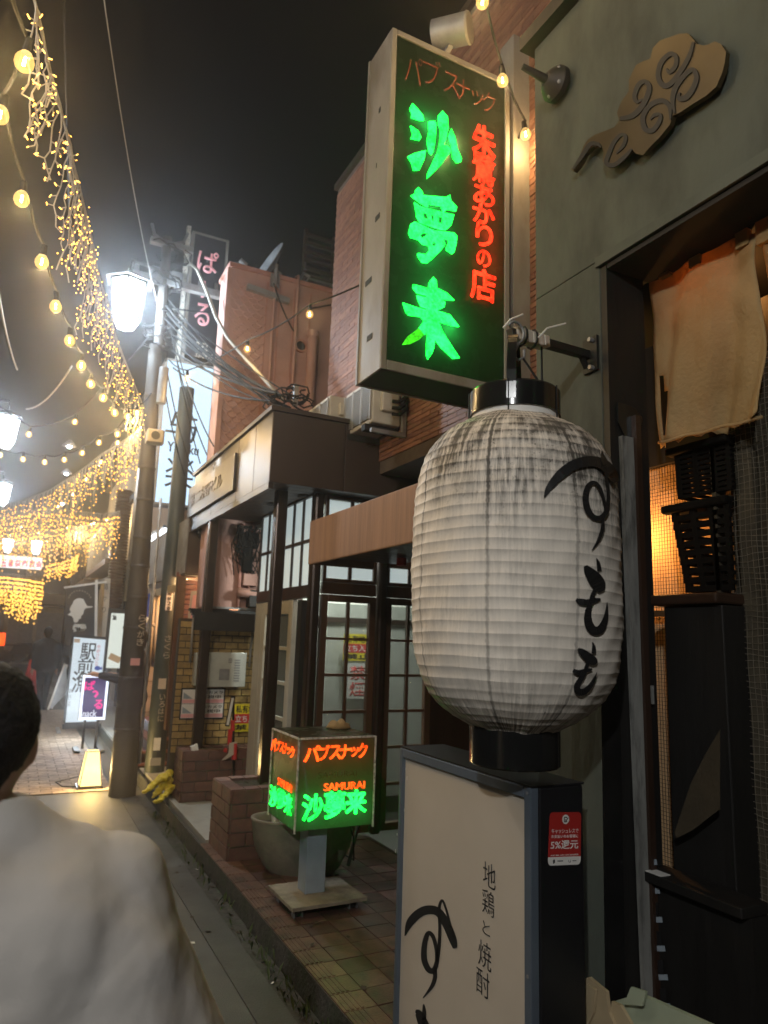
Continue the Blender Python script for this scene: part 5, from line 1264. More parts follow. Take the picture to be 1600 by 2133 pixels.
# ================================================================== utility poles
def ring(c, r, h, mb): mb.lathe(c, [(r, 0), (r+.006, .004), (r+.006, h-.004), (r, h)], 24, False)
PX_, PYy = 1.12, 7.75
po = thing('utility_pole', 'stout weathered utility pole with bands beside the trapezoid floor lamp', 'pole', (PX_, PYy, 0))
obj('pole_shaft', MB().cyl((PX_, PYy, 0), (PX_-.085, PYy, 4.7), .132, .070, n=28).cyl((PX_-.05, PYy, 4.701), (PX_-.07, PYy, 6.0), .062, .05, n=18), K['pole'], po, auto=50)
for z in (.62, 1.12, 1.62, 1.93, 2.25, 2.55, 2.95, 3.3, 3.7, 4.1):
    rb_ = MB(); ring((PX_-.085*z/4.7, PYy, z), .132-.062*z/4.7, .03, rb_); obj('steel_band', rb_, K['pole'], po)
cd2 = MB(); cd2.cyl((PX_-.15, PYy-.03, 1.9), (PX_-.14, PYy-.03, 3.3), .018, n=8).cyl((PX_+.13, PYy-.05, .3), (PX_+.105, PYy-.05, 3.0), .016, n=8)
obj('conduit', cd2, K['greysteel'], po, smooth=True)
pt_ = MB()
for i, (a_, z, w_, h) in enumerate(((-1.4, 1.55, .05, .30), (-1.6, 1.48, .04, .06), (-1.3, 1.62, .03, .05))):
    pt_.obox((PX_+.150*math.cos(a_), PYy+.150*math.sin(a_), z), (.5*w_, 0, 0), (0, .002, 0), (0, 0, h/2))
st_ = [obj('sticker', MB().obox((PX_-.015, PYy-.147, 1.30), (.045, 0, 0), (0, .003, 0), (0, 0, .035)), K['pinkprint'], po)]
for k, z in enumerate((1.70, 1.62, 1.54, 1.46)): glyph('らくがき'[k], (PX_-.02, PYy-.150, z), (1,0,0), (0,0,1), (0,-1,0), .07, .07, K['signwhite'], po, 'lettering', .01, .001)
sp_c = atY(325, 912, PYy-.2)
obj('speaker_box', MB().box(sp_c.x-.10, PYy-.30, sp_c.z-.07, sp_c.x+.06, PYy-.14, sp_c.z+.07), K['signframe'], po, bevel=.01)
obj('speaker_cone', MB().lathe((sp_c.x-.02, PYy-.302, sp_c.z), [(.045, 0), (.02, .012)], 16, axis='Y'), K['dark'], po)
obj('terminal_can', MB().cyl((PX_+.0, PYy-.17, 4.0), (PX_+.0, PYy-.17, 4.4), .05, n=14), K['greysteel'], po, auto=40)
obj('terminal_box', MB().box(PX_-.0, PYy-.22, 3.55, PX_+.06, PYy-.12, 3.7), K['greysteel'], po, bevel=.006)
cra = MB().box(PX_-.45, PYy-.05, 5.42, PX_+.62, PYy+.03, 5.50).box(PX_-.25, PYy-.06, 5.88, PX_+.22, PYy+.02, 5.94)
obj('crossarm', cra, K['greysteel'], po)
cl_ = MB(); random.seed(3)
for k in range(26):
    cl_ = MB(); z = random.choice([4.75, 4.9, 5.05, 5.5, 5.85])+random.uniform(-.08, .08); a_ = random.uniform(0, 6.28); rr_ = random.uniform(.10, .22)
    cl_.tube([(PX_-.05+rr_*math.cos(a_+t*.5)*(1+.2*math.sin(t)), PYy-.05+rr_*math.sin(a_+t*.5)*.7, z-.02*t+.03*math.sin(t*2)) for t in range(7)], .009, 4); obj('cable_coil', cl_, K['cable'], po)
for x in (-.36, -.18, .34, .52): obj('insulator', MB().cyl((PX_+x, PYy, 5.502), (PX_+x, PYy, 5.60), .03, .022, n=10), K['greysteel'], po, auto=40)
for sgn in (-1, 1): obj('arm_hook', MB().tube([(PX_-.05+sgn*.06, PYy, 5.95), (PX_-.05+sgn*.16, PYy, 6.0), (PX_-.05+sgn*.2, PYy, 6.12)], .018, 6), K['greysteel'], po, smooth=True)

QX, QY = 1.50, 8.25
p2 = thing('sticker_pole', 'slim dark green pole covered in stickers beside the far planter', 'pole', (QX, QY, 0))
obj('pole_shaft', MB().cyl((QX, QY, 0), (QX, QY, 4.45), .105, .085, n=24), K['polegreen'], p2, auto=50)
for i, (z, w_, h, mm) in enumerate(((1.95, .07, .22, 'white'), (1.05, .08, .11, 'signwhite'), (.42, .07, .13, 'white'), (.24, .11, .08, 'grille'))):
    obj('sticker', MB().obox((QX-.015, QY-.106, z), (w_/2, 0, 0), (0, .002, 0), (0, 0, h/2)), K[mm], p2)
for k, ch in enumerate('駅前2番'): glyph(ch, (QX-.038, QY-.110, 2.0-.052*k), (1,0,0), (0,0,1), (0,-1,0), .045, .042, K['ink'], p2, 'lettering', .02, .001)
for k, ch in enumerate('いろはに'): glyph(ch, (QX-.03, QY-.109, .88-.075*k), (1,0,0), (0,0,1), (0,-1,0), .06, .06, K['signwhite'], p2, 'lettering', .0, .001)
for k, ch in enumerate('さくら'): glyph(ch, (QX-.03, QY-.109, 1.5-.09*k), (1,0,0), (0,0,1), (0,-1,0), .07, .07, K['grille'], p2, 'lettering', .0, .001)
p3 = thing('drain_pole', 'bare galvanised pipe standing at left end of the ochre wall', 'pole', (1.53, 7.25, .1))
obj('pipe', MB().cyl((1.50, 7.2, .12), (1.50, 7.2, 1.68), .052, n=18), K['greysteel'], p3, smooth=True)

# ================================================================== tower sign
TY = 9.0
tw = thing('tower_sign', 'tall tower sign with black pink lettered panel above a lit white panel', 'sign', (1.75, TY, 3.0))
bx0, bx1 = atY(399, 485, TY).x, atY(466, 497, TY).x; bz0, bz1 = 5.16, 6.88
cxs = (atY(430, 610, TY).x)
obj('black_panel', MB().box(bx0+.05, TY, bz0, bx1+.04, TY+.2, bz1), K['panelblack'], tw)
fm = MB().box(bx0+.012, TY-.01, bz0-.1, bx0+.045, TY+.2, bz1).box(bx1+.045, TY-.01, bz0-.1, bx1+.075, TY+.2, bz1+.02).box(bx0+.012, TY-.01, bz1+.001, bx1+.075, TY+.2, bz1+.03)
obj('panel_frame', fm, K['signframe'], tw)
obj('support_post', MB().box(bx0-.05, TY+.05, 4.9, bx0-.0, TY+.12, 7.0).box(bx0-.32, TY+.06, 4.9, bx0-.28, TY+.12, 5.9), K['whitepaint'], tw)
obj('steel_brace', MB().box(bx0-.45, TY+.05, 6.15, bx0+.04, TY+.11, 6.3), K['greysteel'], tw)
for ch, x, y, w_, h_ in (('ぱ',433,546,44,48),('ー',424,603,14,38),('る',421,655,32,48)):
    if ch == 'ー':
        b = MB(); brush(b, [[(426,585,5),(424,600,6),(421,620,6)]], lambda x, y: atY(x, y, TY-.004), (0,-.004,0)); obj('letter', b, K['pinkletter'], tw)
    else: glyphY(ch, TY-.004, x, y, w_, h_, K['pinkletter'], tw, weight=.012, depth=.006)
glyphY('TEL', TY-.004, 423, 722, 30, 15, K['signwhite'], tw, weight=.02, depth=.004)
glyphY('33-3916', TY-.004, 425, 741, 38, 13, K['signwhite'], tw, weight=.02, depth=.004)
wx0, wx1 = 1.36, 1.945; wz0, wz1 = 3.18, 5.02
obj('white_panel', MB().box(wx0, TY-.05, wz0, wx1, TY+.18, wz0+.98).box(wx0, TY-.05, wz0+.985, wx1, TY+.18, wz0+1.36).box(wx0, TY-.05, wz0+1.365, wx1, TY+.18, wz1), K['whitelit'], tw)
obj('side_frame', MB().box(wx0-.03, TY-.06, wz0-.03, wx0-.002, TY+.19, wz1+.02).box(wx1+.002, TY-.06, wz0-.03, wx1+.03, TY+.19, wz1+.02).box(wx0, TY-.055, wz0-.03, wx1, TY+.19, wz0-.002).box(wx0, TY-.055, wz1+.002, wx1, TY+.19, wz1+.03), K['signframe'], tw)
glyphY('与', TY-.054, 378, 890, 66, 62, K['ink'], tw, weight=0, depth=.003)
glyphY('Yoraku', TY-.054, 381, 934, 66, 21, K['ink'], tw, weight=0, depth=.003, bold=.008)
glyphY('楽', TY-.054, 374, 985, 60, 66, K['ink'], tw, weight=0, depth=.003)
obj('tower_arm', MB().box(1.9, TY+.0, 4.2, 2.2, TY+.05, 4.26).box(1.9, TY+.0, 3.3, 2.2, TY+.05, 3.36), K['greysteel'], tw)

# ================================================================== next restaurant under the tower sign
nx_ = thing('restaurant_front', 'restaurant front with corrugated canopy, warm downlights and bamboo colours', 'shop front', (1.7, 7.6, .1))
e0 = atY(390, 1150, 7.65).x; ez0 = atY(420, 1195, 7.65).z; ez1 = atY(420, 1090, 7.65).z
obj('fascia_end', MB().box(e0-.0, 7.65, ez0, 2.1, 7.68, ez1+.12), K['brownmetal'], nx_)
cg = MB(); yy = 7.69
while yy < 10.6: cg.box(e0-.012, yy, ez0, e0+.01, yy+.03, ez1+.05); cg.box(e0+.002, yy+.03, ez0, e0+.012, yy+.06, ez1+.05); yy += .06
obj('corrugated_fascia', cg, K['greysteel'], nx_)
obj('canopy_soffit', MB().box(e0, 7.69, ez0-.02, 2.2, 10.6, ez0-.002), K['brownmetal'], nx_)
for i, (px, py) in enumerate(((398, 1192), (436, 1181))):
    q = atZ(px, py, ez0-.026) if False else Vector((e0+.10+i*.22, 8.3-i*.25, ez0-.026))
    obj('downlight', MB().lathe((q.x, q.y, ez0-.03), [(.001, 0), (.055, .0), (.06, .008)], 20), K['downlight'], nx_)
    point('lamp_light', nx_, (q.x, q.y, ez0-.06), (1.0, .62, .28), 45, .05)
obj('timber_beam', MB().bar((e0-.06, 7.9, ez0-.16), (e0-.04, 9.4, ez0-.16), .05, .08), K['card'], nx_)
obj('timber_post', MB().box(e0-.04, 7.82, .6, e0+.05, 7.92, ez0-.03), K['woodpanel'], nx_)
obj('front_wall', MB().box(1.9, 8.6, .1, 2.0, 10.6, ez0-.03).box(1.62, 7.14, .1, 1.9, 7.3, 1.9), K['redwood'], nx_)
a = atY(421, 1198, 7.5); b_ = atY(444, 1272, 7.5)
ws = thing('paper_signboard', 'cream paper signboard with red and black writing under downlights', 'signboard', (a.x, 7.5, b_.z))
obj('board', MB().box(a.x, 7.5, b_.z, b_.x+.02, 7.53, a.z), K['signwhite'], ws)
for k, (ch, mm) in enumerate((('お','redprint'),('酒','ink'),('処','ink'))): glyph(ch, (a.x+.03, 7.498, a.z-.14-.105*k), (1,0,0), (0,0,1), (0,-1,0), .085, .085, K[mm], ws, 'lettering', .01, .001)
fl_ = thing('printed_banner', 'pale printed banner hanging beside the cream paper signboard', 'banner', atY(402, 1270, 7.6))
obj('banner_cloth', MB().prism([atY(x, y, 7.6) for x, y in ((398,1232),(416,1230),(412,1275),(403,1318),(390,1320),(392,1280))], (0,.006,0)), K['signwhite'], fl_)
obj('banner_print', MB().prism([atY(x, y, 7.597) for x, y in ((402,1240),(412,1238),(408,1275),(401,1300),(396,1300),(398,1270))], (0,-.002,0)), K['pinkprint'], fl_)
og = thing('lattice_screen', 'orange timber lattice screen lit by the downlights', 'screen', atY(408, 1250, 7.9))
for k in range(9):
    z = 1.75+k*.055; obj('slat', MB().box(1.52, 7.9, z, 1.72, 7.93, z+.036), K['pinkdark'], og)
obj('stile', MB().box(1.50, 7.9, 1.7, 1.518, 7.94, 2.25), K['redwood'], og)
# cluttered ledge and pipes above the ochre wall
lg = thing('dark_ledge', 'dark slatted ledge roof above the ochre tile wall', 'ledge', (1.85, 6.9, 1.74))
for k in range(4): obj('slat', MB().box(1.46, 6.72+k*.07, 1.745+.022*k, 2.2, 6.78+k*.07, 1.77+.022*k), K['black'], lg)
obj('fascia', MB().box(1.46, 6.70, 1.63, 2.2, 6.718, 1.80), K['black'], lg)
obj('flashing', MB().box(1.58, 6.97, 1.845, 2.2, 6.99, 1.865), K['greysteel'], lg)
wp = MB()
def pq(x, y, Y=6.93): return atY(x, y, Y)
wp.tube([pq(548,1283), pq(536,1290), pq(528,1312), pq(522,1350), pq(519,1390)], .013, 6)
obj_w = tag(obj('bent_pipe', wp, K['signframe'], None, smooth=True), 'pale bent pipe curving from dark ledge down the ochre wall', 'pipe')
wp = MB(); wp.tube([pq(404,1275), pq(400,1330), pq(396,1380)], .012, 6); tag(obj('thin_pipe', wp, K['signframe'], None, smooth=True), 'thin pale pipe at the left side of the ochre wall', 'pipe')
gm = thing('meter_cluster', 'tangle of dark electric meters and cables on pink wall under canopy', 'meter', atY(520, 1150, 6.95))
a = atY(520, 1170, 6.9)
obj('meter_case', MB().box(a.x-.07, 6.9, a.z-.10, a.x+.03, 6.98, a.z+.14).box(a.x-.12, 6.92, a.z+.14, a.x+.08, 6.98, a.z+.30), K['blackest'], gm, bevel=.008)
tg_ = MB(); random.seed(11)
for k in range(26): tg_.tube([(a.x+random.uniform(-.14,.10), 6.93, a.z+.36), (a.x+random.uniform(-.2,.12), 6.90, a.z+random.uniform(0,.3)), (a.x+random.uniform(-.16,.14), 6.93, a.z+random.uniform(-.2,.1))], .006, 4)
obj('wire', tg_, K['cable'], gm)
jb_ = atY(520, 1208, 6.95)
obj('junction_box', MB().box(jb_.x-.07, 6.92, jb_.z-.06, jb_.x+.07, 6.995, jb_.z+.06), K['pink'], gm, bevel=.006)
obj('duct', MB().cyl((jb_.x-.13, 6.9, jb_.z-.13), (jb_.x+.2, 6.9, jb_.z-.15), .045, n=12), K['pink'], gm, smooth=True)
gp = MB(); gp.cyl((1.93, 6.96, 1.87), (1.93, 6.96, 2.7), .02, n=8).cyl((2.03, 6.96, 2.0), (2.03, 6.96, 2.7), .012, n=8); obj('conduit', gp, K['pinkdark'], gm, smooth=True)
gx = thing('gas_meter', 'dark gas meter box with small label on ledge under the canopy', 'meter', atY(535, 1255, 6.9))
a = atY(533, 1255, 6.9); obj('case', MB().box(a.x-.08, 6.86, 1.87, a.x+.09, 6.98, a.z+.12), K['black'], gx, bevel=.01); obj('label', MB().box(a.x+.0, 6.856, a.z+.02, a.x+.05, 6.859, a.z+.06), K['grille'], gx)

# ================================================================== steps, block wall, things by the poles
sw_ = thing('steps', 'red brown wooden steps up to an entrance behind the pole', 'steps', (1.6, 8.9, 0))
for k in range(5):
    obj('tread', MB().box(1.28+.09*k, 8.62+.02*k, .12+.13*k, 1.95, 9.7, .15+.13*k), K['redwood'], sw_, bevel=.003)
    obj('riser', MB().box(1.29+.09*k, 8.64+.02*k, .0 if k == 0 else .021+.13*k, 1.95, 9.68, .119+.13*k), K['darkwood'], sw_)
bw = thing('block_wall', 'beige block wall beside the wooden steps', 'wall', (1.75, 9.75, 0))
obj('wall_core', MB().box(1.52, 9.74, .0, 2.1, 9.9, 1.22), K['blockjoint'], bw)
bricks(bw, (1.52, 9.74, .02), (1,0,0), (0,0,1), (0,-1,0), .58, 1.2, .39, .19, .012, [K['beigeblock']], depth=.014, name='block')
bo = atY(323, 1290, 9.0); bpn = thing('pipe_rack', 'tan pipe frame with elbow beside the blue cloth', 'pipe', (bo.x, 9.0, 1.2))
pt_ = MB(); pt_.tube([atY(335,1232,9.0), atY(322,1234,9.0), atY(319,1245,9.0), atY(316,1300,9.0), atY(312,1385,9.0)], .04, 8); pt_.tube([atY(333,1240,8.95), atY(327,1320,8.95), atY(322,1390,8.95)], .036, 8); pt_.tube([atY(316,1302,9.0), atY(328,1302,8.95)], .03, 8)
obj('pipe', pt_, K['beigeblock'], bpn, smooth=True)
bn = thing('blue_cloth', 'blue noren cloth with white crest hanging behind the pole', 'curtain', atY(305, 1270, 9.6))
obj('cloth', MB().prism([atY(x, y, 9.6) for x, y in ((316,1232),(318,1240),(306,1300),(294,1320),(292,1310),(294,1250))], (0,.008,0)), K['blue'], bn)
obj('crest', MB().prism([atY(x, y, 9.595) for x, y in ((306,1284),(310,1288),(304,1300),(299,1298))], (0,-.003,0)), K['white'], bn)
# small trapezoid floor lamp
tlp = thing('floor_lamp', 'small glowing trapezoid paper floor lamp at foot of the utility pole', 'lamp', (.85, 8.2, 0))
zt2, zb2 = .37, .035; hw0, hw1 = .062, .105; c0 = Vector((.855, 8.2, 0))
lp_ = MB(); P = [Vector((c0.x+sx_*h_, c0.y+sy_*h_, z_)) for z_, h_ in ((zb2, hw1), (zt2, hw0)) for sx_, sy_ in ((-1,-1),(1,-1),(1,1),(-1,1))]
lp_.add(P, [(0,1,5,4),(1,2,6,5),(2,3,7,6),(3,0,4,7),(4,5,6,7)]); obj('paper_shade', lp_, K['paperlamp'], tlp)
fr2 = MB()
for i in range(4): fr2.bar(P[i], P[i+4], .008); fr2.bar(P[i], P[(i+1) % 4], .008); fr2.bar(P[i+4], P[4+(i+1) % 4], .008)
obj('wood_frame', fr2, K['darkwood'], tlp)
obj('base', MB().box(c0.x-.13, c0.y-.12, .008, c0.x+.12, c0.y+.12, .032), K['blackgloss'], tlp)
obj('power_cord', MB().tube([(c0.x-.1, c0.y, .02), (c0.x-.25, c0.y+.1, .012), (c0.x-.3, c0.y+.35, .012), (c0.x-.05, c0.y+.6, .012)], .006, 5), K['cable'], tlp)
point('lamp_light', tlp, (c0.x, c0.y-.16, .22), (1, .66, .25), 24.0, .05)
# purple lit snack sign
VY = 10.5
vs = thing('snack_sign', 'tilted lit sign with magenta letters on dark purple face on black stand', 'sign', (1.05, VY, 0))
vx0, vx1, vz0, vz1 = .875, 1.205, .42, 1.005
vo = []
E0 = lambda x, y, Y=VY: atY(x, y, Y)
obj('sign_case', MB().box(vx0, VY+.002, vz0, vx1, VY+.09, vz1), K['signbody'], vs)
obj('lit_frame', MB().box(vx0, VY-.012, vz0, vx0+.03, VY, vz1).box(vx1-.03, VY-.012, vz0, vx1, VY, vz1).box(vx0+.031, VY-.012, vz1-.035, vx1-.031, VY, vz1).box(vx0+.031, VY-.012, vz0, vx1-.031, VY, vz0+.035), K['frameglow'], vs)
obj('face', MB().box(vx0+.03, VY-.004, vz0+.035, vx1-.03, VY, vz1-.035), K['purplepanel'], vs)
glyphY('ぱ', VY-.006, 187, 1428, 22, 20, K['magenta'], vs, weight=.035, depth=.003)
b = MB(); brush(b, [[(193,1442,3),(199,1440,4.5),(203,1445,4.5),(197,1452,4.5)]], lambda x, y: atY(x, y, VY-.006), (0,-.003,0)); obj('letter', b, K['magenta'], vs)
glyphY('る', VY-.006, 205, 1467, 18, 20, K['magenta'], vs, weight=.035, depth=.003)
glyphY('Snack', VY-.006, 183, 1486, 36, 14, K['snackwhite'], vs, weight=0, depth=.003, bold=.012)
obj('stand', MB().box(vx0+.07, VY+.02, .05, vx0+.10, VY+.05, vz0-.001).box(vx1-.10, VY+.02, .05, vx1-.07, VY+.05, vz0-.001).box(vx0-.02, VY-.15, .02, vx0+.05, VY+.25, .05).box(vx1-.05, VY-.15, .02, vx1+.02, VY+.25, .05), K['black'], vs)
point('lamp_light', vs, ((vx0+vx1)/2, VY-.25, .7), (.75, .75, 1.0), 14.0, .15)
# white lit izakaya sign board
IY = 12.6
ib = thing('izakaya_sign', 'tall white lit sign board with black handwriting behind the snack sign', 'sign', (1.1, IY, 0))
c4i = [atY(x, y, IY) for x, y in ((152,1327),(222,1333),(205,1503),(134,1505))]
obj('lit_face', MB().prism(c4i, (0, .05, 0)), K['boardlit'], ib)
fb_ = MB()
for i in range(4): fb_.bar(c4i[i]+Vector((0,.02,0)), c4i[(i+1) % 4]+Vector((0,.02,0)), .03, .09)
obj('face_frame', fb_, K['signbody'], ib)
bl0 = c4i[3]; br0 = c4i[2]
obj('base_panel', MB().box(bl0.x-.02, IY, .05, br0.x+.05, IY+.1, bl0.z-.03), K['signbody'], ib)
obj('foot_rail', MB().box(bl0.x-.10, IY-.2, .01, bl0.x-.05, IY+.3, .05).box(br0.x+.0, IY-.2, .01, br0.x+.05, IY+.3, .05), K['greysteel'], ib)
for ch, x, y, w_, h_ in (('駅',184,1357,32,34),('前',178,1387,32,30),('漁',168,1420,36,44)):
    glyphY(ch, IY-.004, x, y, w_, h_, K['ink'], ib, weight=0, depth=.003, bold=.012)
for k, ch in enumerate('新鮮さかな'): glyphY(ch, IY-.004, 206-k*1.2, 1347+k*9, 7.5, 8, K['redprint'], ib, 'lettering', -.01, .002)
for k, ch in enumerate('中野店'): glyphY(ch, IY-.004, 146-k*1.5, 1440+k*13, 8, 11, K['ink'], ib, 'lettering', -.01, .002)
fish = [atY(203+6.2*math.cos(t), 1392+4.8*math.sin(t), IY-.006) for t in [k*math.pi/8 for k in range(16)]]
obj('fish_mark', MB().prism(fish, (0,.003,0)).prism([atY(x, y, IY-.006) for x, y in ((207,1392),(213,1388),(212,1397))], (0,.003,0)), K['blue'], ib)
obj('corner_stamp', MB().prism([atY(x, y, IY-.006) for x, y in ((155,1330),(167,1331),(166,1339),(154,1338))], (0,.003,0)), K['beigeblock'], ib)
point('lamp_light', ib, (c4i[0].x+.15, IY-1.1, .55), (.8, .92, 1.0), 45, .2)
ea = thing('easel_board', 'leaning white edged easel board left of the izakaya sign', 'board', atY(120, 1430, 13.2))
obj('easel_leg', MB().bar(atY(135, 1382, 13.2), atY(100, 1478, 13.2), .05, .03).bar(atY(140, 1384, 13.3), atY(108, 1476, 13.3), .04, .03), K['signwhite'], ea)
obj('back_board', MB().prism([atY(x, y, 13.25) for x, y in ((137,1384),(142,1440),(108,1476),(102,1474))], (0,.02,0)), K['greysteel'], ea)
# black nobori banner
NY = 15.0
nbn = thing('nobori_banner', 'black tall banner with white silhouette and snow character on white pole', 'banner', atY(170, 1270, NY))
def nY(x, y, Y=NY): return atY(x, y, Y)
obj('banner_cloth', MB().prism([nY(x, y) for x, y in ((137,1222),(200,1214),(200,1345),(135,1345))], (0,.01,0)), K['panelblack'], nbn)
sil = [(1002-0,1140),(960,1130),(920,1135),(885,1160),(870,1200),(850,1230),(835,1265),(850,1300),(810,1330),(860,1345),(880,1370),(885,1410),(905,1425),(935,1415),(945,1385),(975,1370),(970,1350),(1000,1320),(1010,1270),(1035,1250),(1110,1240),(1110,1228),(1050,1225),(1025,1190)]
filled('silhouette', [[nY(x/5.764, 1050+y/5.764, NY-.006) for x, y in sil]], K['white'], nbn, (0,.004,0))
glyphY('雪', NY-.006, 165, 1313, 28, 26, K['white'], nbn, weight=.03, depth=.003)
arcm = MB()
for k in range(11):
    t = R(200+k*14); c_ = (166+24*math.cos(t), 1252+22*math.sin(t)); arcm.prism([nY(c_[0]+dx, c_[1]+dy, NY-.006) for dx, dy in ((-1,-1.3),(1,-1.3),(1,1.3),(-1,1.3))], (0,.003,0))
obj('arc_print', arcm, K['grille'], nbn)
obj('banner_pole', MB().bar(nY(201, 1208), nY(198, 1420), .05).bar(nY(133, 1224, NY-.02), nY(222, 1212, NY-.02), .035), K['white'], nbn)

# ================================================================== street lamps
def street_lamp(c, label, arm_from, watts=None):
    c = Vector(c); t_ = thing('street_lamp', label, 'street lamp', c, 'hexagonal street lamps along the alley')
    H = [Vector((math.cos(R(60*k+20)), math.sin(R(60*k+20)), 0)) for k in range(6)]
    r0, r1, z0, z1 = .155, .20, -.20, .20
    for k in range(6):
        a, b_ = H[k], H[(k+1) % 6]; m_ = (a+b_)/2
        obj('glass_panel', MB().prism([c+a*r0*.94+Vector((0,0,z0+.01)), c+b_*r0*.94+Vector((0,0,z0+.01)), c+b_*r1*.94+Vector((0,0,z1-.01)), c+a*r1*.94+Vector((0,0,z1-.01))], m_*.004), K['lampglass'], t_)
    fr_ = MB()
    for k in range(6):
        a, b_ = H[k], H[(k+1) % 6]
        fr_.bar(c+a*r0+Vector((0,0,z0)), c+a*r1+Vector((0,0,z1)), .018); fr_.bar(c+a*r0+Vector((0,0,z0)), c+b_*r0+Vector((0,0,z0)), .018); fr_.bar(c+a*r1+Vector((0,0,z1)), c+b_*r1+Vector((0,0,z1)), .018)
    obj('lamp_frame', fr_, K['black'], t_)
    rf_ = MB(); o = [c+h_*.26+Vector((0,0,z1+.01)) for h_ in H]+[c+h_*.24+Vector((0,0,z1+.035)) for h_ in H]+[c+h_*.05+Vector((0,0,z1+.12)) for h_ in H]
    rf_.add(o, [tuple(range(6))[::-1], tuple(range(12, 18))]+[(k, (k+1) % 6, 6+(k+1) % 6, 6+k) for k in range(6)]+[(6+k, 6+(k+1) % 6, 12+(k+1) % 6, 12+k) for k in range(6)])
    obj('lamp_roof', rf_, K['black'], t_)
    obj('lower_glass', MB().add([c+h_*r0*.92+Vector((0,0,z0-.005)) for h_ in H]+[c+h_*.09+Vector((0,0,z0-.10)) for h_ in H], [(k, (k+1) % 6, 6+(k+1) % 6, 6+k) for k in range(6)]+[tuple(range(6, 12))]), K['lampglass'], t_)
    af = Vector(arm_from)
    obj('arm', MB().tube([af, Vector((c.x*.3+af.x*.7, c.y, af.z+.03)), c+Vector((0,0,z1+.28)), c+Vector((0,0,z1+.11))], .02, 8), K['black'], t_, smooth=True)
    point('lamp_light', t_, c+Vector((0,0,-.02)), (.68, .84, 1.0) if not watts or watts < 0 else (.95, .95, .93), abs(watts or LAMPW), .07)
    return t_
LAMPW = 170
L1 = atY(266, 628, 7.6); street_lamp(L1, 'white hexagonal street lamp on the utility pole, largest in view', (PX_-.05, PYy, L1.z+.42), -300)
L2 = atY(12, 895, 12.6); street_lamp(L2, 'white hexagonal street lamp half cut by the left edge, second in the row', (-1.6, 12.6, L2.z+.4), -170)
L3 = atY(4, 1026, 18.4); street_lamp(L3, 'white hexagonal street lamp third in the row at the left edge', (-1.9, 18.4, L3.z+.4), -170)
L4 = atY(17, 1134, 30); street_lamp(L4, 'small white hexagonal street lamp above left end of the arch sign', (-2.0, 30, L4.z+.45), -45)
L5 = atY(76, 1138, 30); street_lamp(L5, 'small white hexagonal street lamp above right end of the arch sign', (1.6, 30, L5.z+.45), -45)
street_lamp((-2.3, -2.2, 3.9), 'unseen hexagonal street lamp added behind the viewer on the left side', (-3.2, -2.2, 4.3), 480)  # unseen lamp, added low for level light on lantern, sign and shirt
street_lamp((-1.5, 2.6, 4.9), 'unseen hexagonal street lamp added beyond the left edge level with the lantern', (-2.3, 2.6, 5.3), 55)  # unseen lamp, added to lift the porch, canopy and lantern side
for (x, y, lab) in ((-1.9, 12.6, 'dark lamp post carrying the lamp cut by the left edge'), (-1.9, 18.4, 'dark lamp post carrying the third lamp of the row'), (-2.0, 30, 'dark lamp post at left end of the arch sign'), (1.65, 30, 'dark lamp post at right end of the arch sign'), (-3.3, -2.2, 'unseen dark post of the added lamp behind the viewer'), (-2.3, 2.6, 'unseen dark post of the added lamp left of the viewer')):  # the last two posts are unseen and carry the added lamps
    lpz = thing('lamp_post', lab, 'pole', (x, y, 0), 'dark lamp posts along the alley')
    obj('post_shaft', MB().cyl((x, y, 0), (x, y, 5.3), .07, .05, n=14), K['black'], lpz, smooth=True)
# floodlights under cables
for i, (px, py) in enumerate(((145, 925), (139, 983), (130, 1046))):
    c = atY(px, py, 11+i*3.0); t_ = thing('floodlight', ('nearest small white floodlight hanging among the string lights', 'middle small white floodlight hanging among the string lights', 'lowest small white floodlight hanging among the string lights')[i], 'floodlight', c, 'small floodlights over the alley')
    obj('reflector', MB().lathe(c, [(.10, -.03), (.05, .03), (.02, .06)], 16), K['greysteel'], t_, smooth=True)
    obj('lamp', MB().ball(c+Vector((0,0,-.03)), .035, 6), K['lamp'], t_)
# tube light further on
a = atY(312, 1125, 11.0); b_ = atY(345, 1104, 9.8)
tf = thing('tube_or_halo_light', 'slanting white tube light over shop front behind the pole', 'lamp', a); obj('tube', MB().cyl(a, b_, .03, n=10), K['tube'], tf); obj('fitting', MB().bar(a+Vector((0,0,.05)), b_+Vector((0,0,.05)), .08, .04), K['greysteel'], tf)

# ================================================================== festoon bulbs
random.seed(5)
gm_ = MB(); gm_.lathe((0,0,0), [(.0005,-.033), (.014,-.031), (.025,-.022), (.031,-.008), (.031,.006), (.026,.020), (.018,.032), (.015,.038)], 16, False)
bulb_me = bpy.data.meshes.new('bulb'); bulb_me.from_pydata(gm_.v, [], gm_.f); bulb_me.materials.append(K['bulbglass']); bulb_me.polygons.foreach_set('use_smooth', [True]*len(bulb_me.polygons))
sk_ = MB().cyl((0,0,.034), (0,0,.085), .017, .014, n=10); sock_me = bpy.data.meshes.new('socket'); sock_me.from_pydata(sk_.v, [], sk_.f); sock_me.materials.append(K['cable'])
fl_ = MB().cyl((0,0,-.012), (0,0,.018), .005, .004, n=6); fil_me = bpy.data.meshes.new('filament'); fil_me.from_pydata(fl_.v, [], fl_.f); fil_me.materials.append(glow('filament', (1, .72, .32), 90, False))
